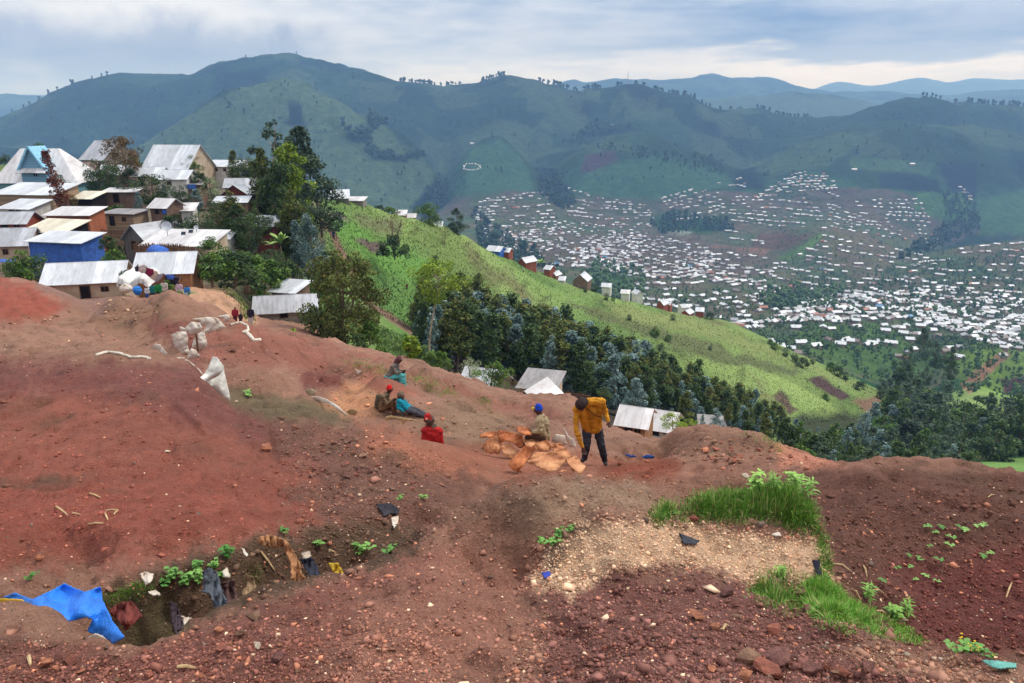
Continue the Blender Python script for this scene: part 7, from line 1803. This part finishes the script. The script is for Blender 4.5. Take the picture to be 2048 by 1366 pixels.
hang('dark brown cloth beside the grey trousers', [(1200,590),(1280,575),(1285,625),(1300,690),(1320,742),(1250,770),(1225,680)], 4.62, cloth_m((98,72,70)), seed=3)
hang('thin dark cloth hanging into the gully', [(925,690),(960,700),(985,770),(1012,850),(985,905),(955,860),(935,780)], 4.2, cloth_m((70,58,64)), seed=4)
hang('off white rag next to the thin dark cloth', [(975,770),(1040,780),(1088,820),(1060,865),(1010,905),(990,860),(1010,830)], 4.15, MWS, 'rag', cat='rag', seed=5)
hang('dark red cloth on the bank right of the blue sheet', [(600,735),(650,700),(720,690),(778,770),(740,800),(690,850),(650,800),(610,760)], 4.15, cloth_m((122,62,56)), seed=6)
hang('black plastic bag snagged under the tan cloth', [(1640,460),(1700,450),(1735,500),(1745,560),(1700,580),(1680,530)], 5.1, cloth_m((52,54,66)), 'plastic_bag', cat='plastic bag', seed=7)
hang('yellow raffia bag caught on the gully bank', [(1795,480),(1850,485),(1885,560),(1840,610),(1760,630),(1690,640),(1700,605),(1750,600),(1765,545),(1830,540)], 4.5, mat('yellow_raffia', m_plain(c(222, 184, 56), c(150, 110, 40), 9, .6, .6)), 'raffia_bag', cat='bag', seed=8)
hang('brown roots and cloth shreds between dark cloth and tan cloth', [(1340,540),(1385,560),(1405,620),(1370,720),(1340,690),(1320,640),(1350,610)], 4.85, cloth_m((150,122,92)), 'rag', cat='rag', seed=9)
hang('pale tuft of fibres behind the leafy herbs', [(765,540),(800,528),(838,545),(830,580),(800,600),(780,570)], 4.75, MWS, 'rag', cat='rag', seed=10)
hang('white scrap of plastic on the bank above the dark red cloth', [(805,640),(850,630),(880,655),(840,660)], 4.6, MWS, 'scrap', cat='litter', seed=11)
hang('white plastic piece by the small leafy herb', [(1215,530),(1240,505),(1255,560),(1225,560)], 4.9, MWS, 'scrap', cat='litter', seed=12)
hang('white slip of paper beside the topmost herb', [(1315,400),(1330,400),(1352,440),(1345,447)], 5.2, MWS, 'scrap', cat='litter', seed=13)
hang('light cloth shreds over the yellow raffia bag', [(1645,430),(1690,415),(1700,440),(1665,470)], 5.5, cloth_m((190,170,150)), 'rag', cat='rag', seed=14)
cloth('plastic_bag', 'grey black plastic bag lying high on the dark slope', 'plastic bag', crop(660, 860, .3704, (245,400),(330,395),(375,430),(365,455),(320,450),(290,470),(270,430)), [(780,1020,2.4),(780,1020,11.0)], cloth_m((62,60,66)), .05, .4, 2, .01, .05, None, 15, lift=.05, ground=True)
cloth('rag', 'cream rag below the grey black bag', 'rag', crop(660, 860, .3704, (330,475),(370,465),(368,500),(345,530),(335,500)), [(790,1040,2.4),(790,1040,11.0)], MWS, .03, .4, 2, .01, .03, None, 16, lift=.05, ground=True)
cloth('plastic_bag', 'black plastic scrap on the sandy mound near the round red rock', 'plastic bag', crop(1298, 900, .3662, (160,450),(200,470),(275,495),(260,515),(190,512)), [(1380,1080,2.4),(1380,1080,11.0)], cloth_m((70,72,80)), .03, .2, 2, .008, .03, None, 17, lift=.05, ground=True)
cloth('scrap', 'white torn plastic on the sandy mound below the grass', 'litter', crop(1298, 900, .3662, (668,460),(710,448),(722,472),(690,470)), [(1552,1069,2.4),(1552,1069,11.0)], MWS, .02, .2, 2, .008, .03, None, 18, lift=.05, ground=True)
cloth('plastic_bag', 'dark plastic bag wedged in the side of the sandy mound', 'plastic bag', crop(1298, 900, .3662, (890,600),(930,605),(942,680),(925,690),(900,640)), [(1632,1135,2.4),(1632,1135,11.0)], cloth_m((44,44,56)), .03, .2, 2, .008, .03, None, 19, lift=.05, ground=True)
cloth('scrap', 'small blue scrap at the lower left tip of the sandy mound', 'litter', crop(660, 860, .3704, (1140,775),(1185,762),(1192,785),(1160,800)), [(1092,1149,2.4),(1092,1149,11.0)], cloth_m((70,84,180)), .02, .2, 2, .008, .02, None, 20, lift=.05, ground=True)
cloth('net', 'turquoise net scrap at the bottom right rim', 'net', crop(1298, 900, .3662, (1820,1150),(1870,1150),(2005,1165),(2008,1188),(1900,1195),(1860,1180)), [(2000,1330,2.4),(2000,1330,11.0)], cloth_m((120,186,172)), .012, .2, 2, .005, .015, None, 21, .9, .05, ground=True)
# the big split sack and the white sacks up the slope
CB = lambda *p: crop(280, 600, .161, *p)
cloth('big_sack', 'big white sack standing at the end of the dark mound, slit open', 'sack', CB((1035,830),(1060,950),(1090,1080),(1125,1262),(1040,1255),(940,1200),(925,1160),(720,1100),(620,1062),(760,1030),(880,990),(980,930)), [(440,790,15.4),(400,772,15.4),(447,735,15.7)], MWB, .05, .4, 2.4, .02, .22, None, 22)
cloth('sack_flap', 'folded down marked rim of the big white sack', 'sack', CB((905,705),(955,715),(1035,815),(1040,835),(985,930),(880,990),(760,1030),(640,1062),(610,1050),(690,1010),(790,930),(840,850),(880,770)), [(425,716,15.6),(383,770,14.9),(440,745,15.2)], MWB, .05, 1.2, 2.2, .02, .12, None, 23)
for lb, o, y, sd_ in [('plump white sack with sagging creases at the left of the sack pile', [(385,440),(450,400),(570,388),(595,470),(590,560),(612,640),(600,680),(530,682),(500,640),(440,590),(415,520),(405,480)], 20.5, 24),
 ('white sack right of the wooden post', [(700,440),(800,370),(805,440),(835,520),(830,580),(780,612),(740,620),(700,600),(640,600),(660,520)], 20.8, 25),
 ('torn white sack lying open above the plump one', [(490,330),(560,350),(610,300),(640,275),(740,285),(770,340),(760,380),(700,425),(620,430),(560,390),(505,380)], 21.6, 26),
 ('white sack with brown stains lying on top of the pile', [(655,235),(720,225),(820,212),(900,220),(940,270),(930,340),(915,390),(850,415),(800,390),(820,330),(760,320),(740,270),(690,260)], 22.5, 27),
 ('cream sack at the right end of the pile', [(900,215),(960,225),(1010,270),(1075,355),(1040,345),(1010,380),(930,380),(945,300),(930,250)], 22.8, 28),
 ('orange stained sack half under the stained white one', [(790,380),(860,345),(860,370),(830,415),(800,415)], 22.0, 29),
 ('pale flat sack sticking up behind the pile', [(945,215),(1000,190),(1110,180),(1118,205),(1105,270),(1050,270),(1035,232)], 26, 30),
 ('pale green white sack at the foot of the post', [(600,650),(640,605),(690,620),(745,690),(740,705),(650,730),(590,735)], 18.5, 31),
 ('fringed white cloth strip lying left of the pile', [(135,590),(180,545),(245,550),(290,600),(335,660),(310,700),(265,690),(210,640)], 22, 32),
 ('small white rag between the strip and the open sack', [(325,715),(400,683),(415,710),(355,742)], 20, 33),
 ('bundled white cloth on the rim of the dark mound', [(415,740),(440,715),(540,715),(556,740),(490,775),(430,768)], 17.0, 34)]:
    o2 = CB(*o); cloth('white_sack' if 'sack' in lb else 'cloth', lb, 'sack' if 'sack' in lb else 'cloth', o2, [(o2[0][0], o2[0][1], y)], MWS, .06, sd_ * .7, 1.6, .02, .22 if 'sack' in lb else .06, 'white sacks on the slope' if 'sack' in lb else None, sd_)
def stick(label, pts, r0, m_, name='stick', cat='stick', group=None):
    w_ = [P(*p) for p in pts]; o = w_[0]; return tag(obj(name, mesh(name, *tube([tuple(p - o) for p in w_], [r0 * (1 - .4 * k / len(w_)) for k in range(len(w_))], 6)), m_, None, o), label, cat, group)
MCORD = mat('white_cord', m_plain(c(224, 214, 196), c(190, 176, 156), 6))
stick('wooden post standing between the white sacks', [(396,705,20.4),(393,670,20.4),(391,666,20.4)], .035, B['frame'], 'post', 'post')
def gcord(label, uv_, r0, m_, ymin, ymax, name='cord', cat='cord', lift=.02):
    pts = []
    for k in range(len(uv_) - 1):
        for s in range(5): t = s / 5; pts.append((uv_[k][0] * (1 - t) + uv_[k + 1][0] * t, uv_[k][1] * (1 - t) + uv_[k + 1][1] * t))
    pts.append(uv_[-1]); w_ = [hit(u, v, ymin, ymax) + Vector((0, 0, lift)) for u, v in pts]; o = w_[0]
    return tag(obj(name, mesh(name, *tube([tuple(p - o) for p in w_], [r0] * len(w_), 6)), m_, None, o), label, cat)
gcord('white strap looping over the crest of the dark mound', [(192,712),(215,705),(240,708),(262,716),(285,715),(300,718)], .03, MCORD, 12, 17.3, 'strap')
gcord('white cord running along the edge to the big sack', [(372,722),(395,715),(425,714),(433,716)], .025, MCORD, 12, 16.8)
gcord('rope loop and frayed end lying on the red slope', [(462,650),(480,645),(495,652),(497,662),(485,665)], .05, MCORD, 20, 60, 'rope')
gcord('thick pale rope with a frayed end below the blue boots', [(490,663),(500,672),(508,682),(520,680)], .07, MCORD, 20, 60, 'rope')
cloth('cloth_strip', 'long white cloth edge running down beside the pit', 'cloth', crop(600, 680, .1976, (110,570),(200,575),(270,600),(350,640),(430,710),(490,765),(450,760),(380,700),(300,650),(200,620),(150,600)), [(625,795,20.8),(690,830,19.5)], MWS, .04, .6, 2, .02, .06, None, 35)
cloth('rag', 'pale rag standing at the edge of the hole', 'rag', crop(600, 680, .1976, (555,285),(590,310),(632,310),(600,335),(580,345)), [(716,742,24)], MWS, .03, .6, 1.6, .02, .03, None, 36)
cloth('rag', 'cream cloths spread before the seated man in khaki', 'rag', crop(600, 680, .1976, (860,780),(920,765),(1080,790),(1180,810),(1070,820),(1045,860),(1020,810),(930,790),(870,820)), [(800,838,19)], cloth_m((196,168,124)), .03, .6, 1.6, .02, .03, None, 37)
cloth('rag', 'tan rags heaped left of the seated man in khaki', 'rag', crop(600, 680, .1976, (470,720),(540,695),(580,720),(560,760),(500,750)), [(704,824,19.6)], cloth_m((176,146,104)), .03, .6, 1.6, .02, .05, None, 38)
cloth('rag', 'pale shreds in the dark pit left of the orange mound', 'rag', crop(600, 680, .1976, (50,510),(110,490),(165,520),(150,570),(90,560)), [(621,786,21.2)], cloth_m((186,170,140)), .03, .6, 1.6, .02, .05, None, 39)
for k, (a, b, lb) in enumerate([((306,176),(372,226),'pale stick, leftmost on the red slope'),((395,215),(440,222),'short pale stick right of the leftmost one'),((490,105),(550,128),'brown stick uppermost on the red slope'),((578,200),(646,196),'straight pale stick in the right bundle on the red slope'),((575,215),(590,250),'upright pale stick in the right bundle'),((622,222),(645,200),'short slanting stick in the right bundle'),((484,275),(564,268),'thick cream stick lowest on the red slope'),((1425,428),(1500,522),'thin bent stick on the gully bank'),((160,1000),(168,1045),'little pale stick in the bottom left'),((970,1060),(1070,1066),'thin twig on the near rim at lower left'),((1795,415),(1850,440),'curved twig above the yellow raffia bag')]):
    a2, b2 = C5(a, b); h1, h2 = hit(*a2, 1.5), hit(*b2, 1.5); o = h1
    tag(obj('stick', mesh('stick', *tube([(0, 0, .012), tuple((h2 - h1) * .5 + Vector((0, 0, .018))), tuple(h2 - h1 + Vector((0, 0, .010)))], [.008, .009, .005], 6)), mat('straw', m_plain(c(206, 178, 132), c(160, 130, 96), 8)), None, o), lb, 'stick')
for k, (a, b, lb) in enumerate([((1010,630),(1098,668),'long dry stalk in the right hollow'),((1170,640),(1190,700),'upright dry stalk in the right hollow'),((1105,765),(1150,815),'thick dry stalk beside the bright grass strip'),((1235,885),(1305,910),'dry stalk hanging over the hollow rim'),((1950,810),(1980,730),'bent dry stalk far right in the hollow'),((1850,265),(1885,250),'small straw near the top of the right slope'),((1215,775),(1280,790),'dark twig right of the upright weed'),((400,995),(430,970),'straw among the red stones of the right foreground')]):
    a2, b2 = crop(1298, 900, .3662, a, b); h1, h2 = hit(*a2, 2.4, 9), hit(*b2, 2.4, 9); o = h1
    tag(obj('stalk', mesh('stalk', *tube([(0, 0, .012), tuple((h2 - h1) * .5 + Vector((0, 0, .03))), tuple(h2 - h1 + Vector((0, 0, .012)))], [.006, .007, .004], 6)), MATS['straw'], None, o), lb, 'stalk')
# litter: small torn scraps, each its own piece
LIT = []
for k in range(4):
    g = np.random.default_rng(70 + k); n = 7; a_ = np.sort(g.uniform(0, 6.28, n)); v = [(math.cos(a) * g.uniform(.5, 1), math.sin(a) * g.uniform(.4, .9), g.uniform(0, .3)) for a in a_] + [(0, 0, .35)]
    v += [(x, y, z - .05) for x, y, z in v]; f = [(q, (q + 1) % n, n) for q in range(n)] + [(n + 1 + (q + 1) % n, n + 1 + q, 2 * n + 1) for q in range(n)] + [(q, n + 1 + q, n + 1 + (q + 1) % n, (q + 1) % n) for q in range(n)]
    LIT.append(mesh('litter', v, f))
def litter(poly, n, px_, cols, label, group, ymin, ymax=400):
    p = np.array(poly, float); k = 0
    while k < n:
        u = random.uniform(p[:, 0].min(), p[:, 0].max()); v = random.uniform(p[:, 1].min(), p[:, 1].max())
        if sdf(poly, np.array([u]), np.array([v]))[0] < 0: continue
        q = hit(u, v, ymin, ymax); s = random.uniform(.5, 1) * px_ * q.y / F / 2; rgb = random.choice(cols); me = random.choice(LIT).copy()
        o = obj('litter', me, cloth_m(rgb), None, (q.x, q.y, q.z + s * .1), random.uniform(0, 6.28), s); tag(o, label, 'litter', group); k += 1
litter([(540,1000),(640,940),(800,1000),(830,1080),(700,1140),(560,1080)], 34, 7, [(222,214,204), (200,190,180), (206,170,140)], 'pale scrap of litter on the dark slope above the gully', 'litter above the gully', 3.5, 12)
litter([(230,1180),(430,1110),(640,1090),(690,1150),(420,1230),(300,1240)], 24, 8, [(222,214,204), (190,170,150), (90,80,80), (206,150,120)], 'torn scrap of rubbish stuck in the gully bank', 'rubbish in the gully bank', 3.6, 7)
litter([(170,470),(230,455),(235,490),(190,500)], 12, 7, [(226,222,220), (60,180,120), (210,130,110), (230,230,226)], 'coloured scrap on the rubbish bank below the brick hut', 'scraps on the rubbish bank', 76, 130)
litter([(655,425),(700,440),(690,450),(655,435)], 8, 4, [(190,170,160)], 'pale scrap on the bare patch at the slope top', 'scraps at the slope top', 100, 260)
litter([(200,690),(600,700),(600,760),(480,740),(200,740)], 8, 5, [(226,222,214)], 'white scrap on the middle mine slope', 'scraps on the middle slope', 12, 40)
# washing on the line by the brick house
C3 = lambda *p: crop(0, 430, .1976, *p)
for lb, o, rgb in [('maroon cloth on the washing line', [(1480,532),(1550,550),(1555,590),(1520,632),(1465,590)], (140,44,74)), ('beige cloth right of the maroon one on the line', [(1550,560),(1600,575),(1590,640),(1560,660),(1520,640)], (206,180,160)),
  ('patterned grey shirt on the line', [(1590,600),(1665,590),(1650,620),(1600,675),(1560,665)], (170,160,170)), ('blue and white striped cloth on the line', [(1670,610),(1720,600),(1770,620),(1760,660),(1700,650)], (80,110,200)),
  ('black trousers at the right end of the line', [(1770,625),(1820,630),(1800,690),(1750,690)], (50,46,60)), ('white and red shirt at the left of the line', [(1405,520),(1460,500),(1470,560),(1440,590),(1405,570)], (220,200,196)), ('pale shirt at the left end of the line', [(1455,500),(1490,520),(1470,590),(1440,580)], (210,204,190)), ('dark shirt hung by the gable', [(1365,530),(1400,500),(1405,575),(1370,570)], (60,50,60))]:
    o2 = C3(*o); cloth('laundry', lb, 'laundry', o2, [(o2[0][0], o2[0][1], 58.5)], cloth_m(rgb), .08, .2, 1.5, .03, .05, 'washing on the line', len(lb))
stick('washing line strung before the brick house', [(270,527,58.7),(300,537,58.6),(330,549,58.6),(362,556,58.7)], .02, MCORD, 'washing_line', 'washing line')
stick('pole holding the right end of the washing line', [(364,592,58.8),(363,550,58.8)], .05, B['frame'], 'pole', 'pole')
tag(obj('basin', mesh('basin', *capsule((0, 0, 0), (0, 0, .1), .30, .34, 14)), cloth_m((56,130,214)), None, P(275, 583, 56)), 'round blue basin in front of the tent', 'basin')
tag(obj('basin', mesh('basin', *capsule((0, 0, 0), (0, 0, .2), .22, .26, 14)), cloth_m((90,180,226)), None, P(168, 460, 84.5)), 'light blue bucket beside the orange brick hut', 'bucket')
tag(obj('bundle', grown('bundle', [capsule((-.2, 0, 0), (.2, 0, .05), .33, .3), capsule((0, 0, 0), (0, 0, .25), .3, .2)], .05, .08, 4), MWS, None, P(252, 578, 56)), 'round white bundle at the left of the tent', 'bundle')
# fences of thin poles
def paling(label, a, b, y, hpx, n, yb=None):
    r = empty('fence', P(*a, y)); tag(r, label, 'fence'); o = P(*a, y); v = []
    for k in range(n):
        t = k / (n - 1); p = P(a[0] * (1 - t) + b[0] * t, a[1] * (1 - t) + b[1] * t, y + (0 if yb is None else (yb - y) * t)) - o; h = hpx * y / F * random.uniform(.8, 1.15)
        v.append(tube([tuple(p - Vector((0, 0, .5))), tuple(p + Vector((random.uniform(-.08, .08), 0, h)))], [.045, .035], 5))
    obj('paling', mesh('paling', *join(v)), B['frame'], r)
    e_ = P(*b, y if yb is None else yb) - o; obj('rail', mesh('rail', *join([tube([(0, -.06, hpx * y / F * q), (e_.x, e_.y - .06, e_.z + hpx * y / F * q)], [.035, .035], 5) for q in (.3, .75)])), B['frame'], r)
paling('paling of thin dark poles below the long low roof', (268,498), (352,500), 76, 12, 54)
paling('continuing dark paling under the green creeper', (352,500), (404,512), 76, 13, 30)
paling('plank fence in the bushy hollow right of the palm', (488,580), (530,578), 76, 16, 22)
paling('thin fence of poles before the long board shed', (196,468), (256,470), 88, 10, 22)
paling('pole fence behind the red gabled house', (494,404), (530,408), 112, 10, 24)
paling('low fence of poles at the foot of the tree belt', (1110,790), (1180,800), 70, 12, 30)
# radio mast on the far crest
x, y, z = crestv(1254); h = 21 * y / F; r = empty('radio_mast', (x, y, z)); tag(r, 'thin radio mast standing on the crest of the middle hill', 'mast')
L_ = [tube([(sx * 1.6, sy * 1.6, -4), (sx * .5, sy * .5, h)], [.6, .35], 4) for sx in (-1, 1) for sy in (-1, 1)] + [tube([(-1.3, -1.3, h * q), (1.3, 1.3, h * (q + .06))], [.3, .3], 4) for q in np.linspace(.05, .9, 12)]
obj('lattice', mesh('lattice', *join(L_)), B['dull'], r); obj('antenna', mesh('antenna', *tube([(0, 0, h), (0, 0, h * 1.15)], [.5, .3], 5)), B['dull'], r)

# ---- copies of one kind that stand in a countable row get their place in it
_grp = {}
for o in sc.objects:
    if o.get('group') and o.get('label') and o.get('category') in ('rock', 'shrub', 'tree', 'seedling', 'litter', 'plant'): _grp.setdefault((o['group'], o['label']), []).append(o)
for (g_, l_), obs in _grp.items():
    if 1 < len(obs) < 76:
        obs.sort(key=lambda o: o.location.x / max(o.location.y, .1))
        l2 = l_.replace('one of the ', '').replace('stones', 'stone') if l_.startswith('one of the') else l_
        if len(l2.split()) <= 12:
            for k, o in enumerate(obs): o['label'] = '%s, %s from the left' % (l2, ORD[k])
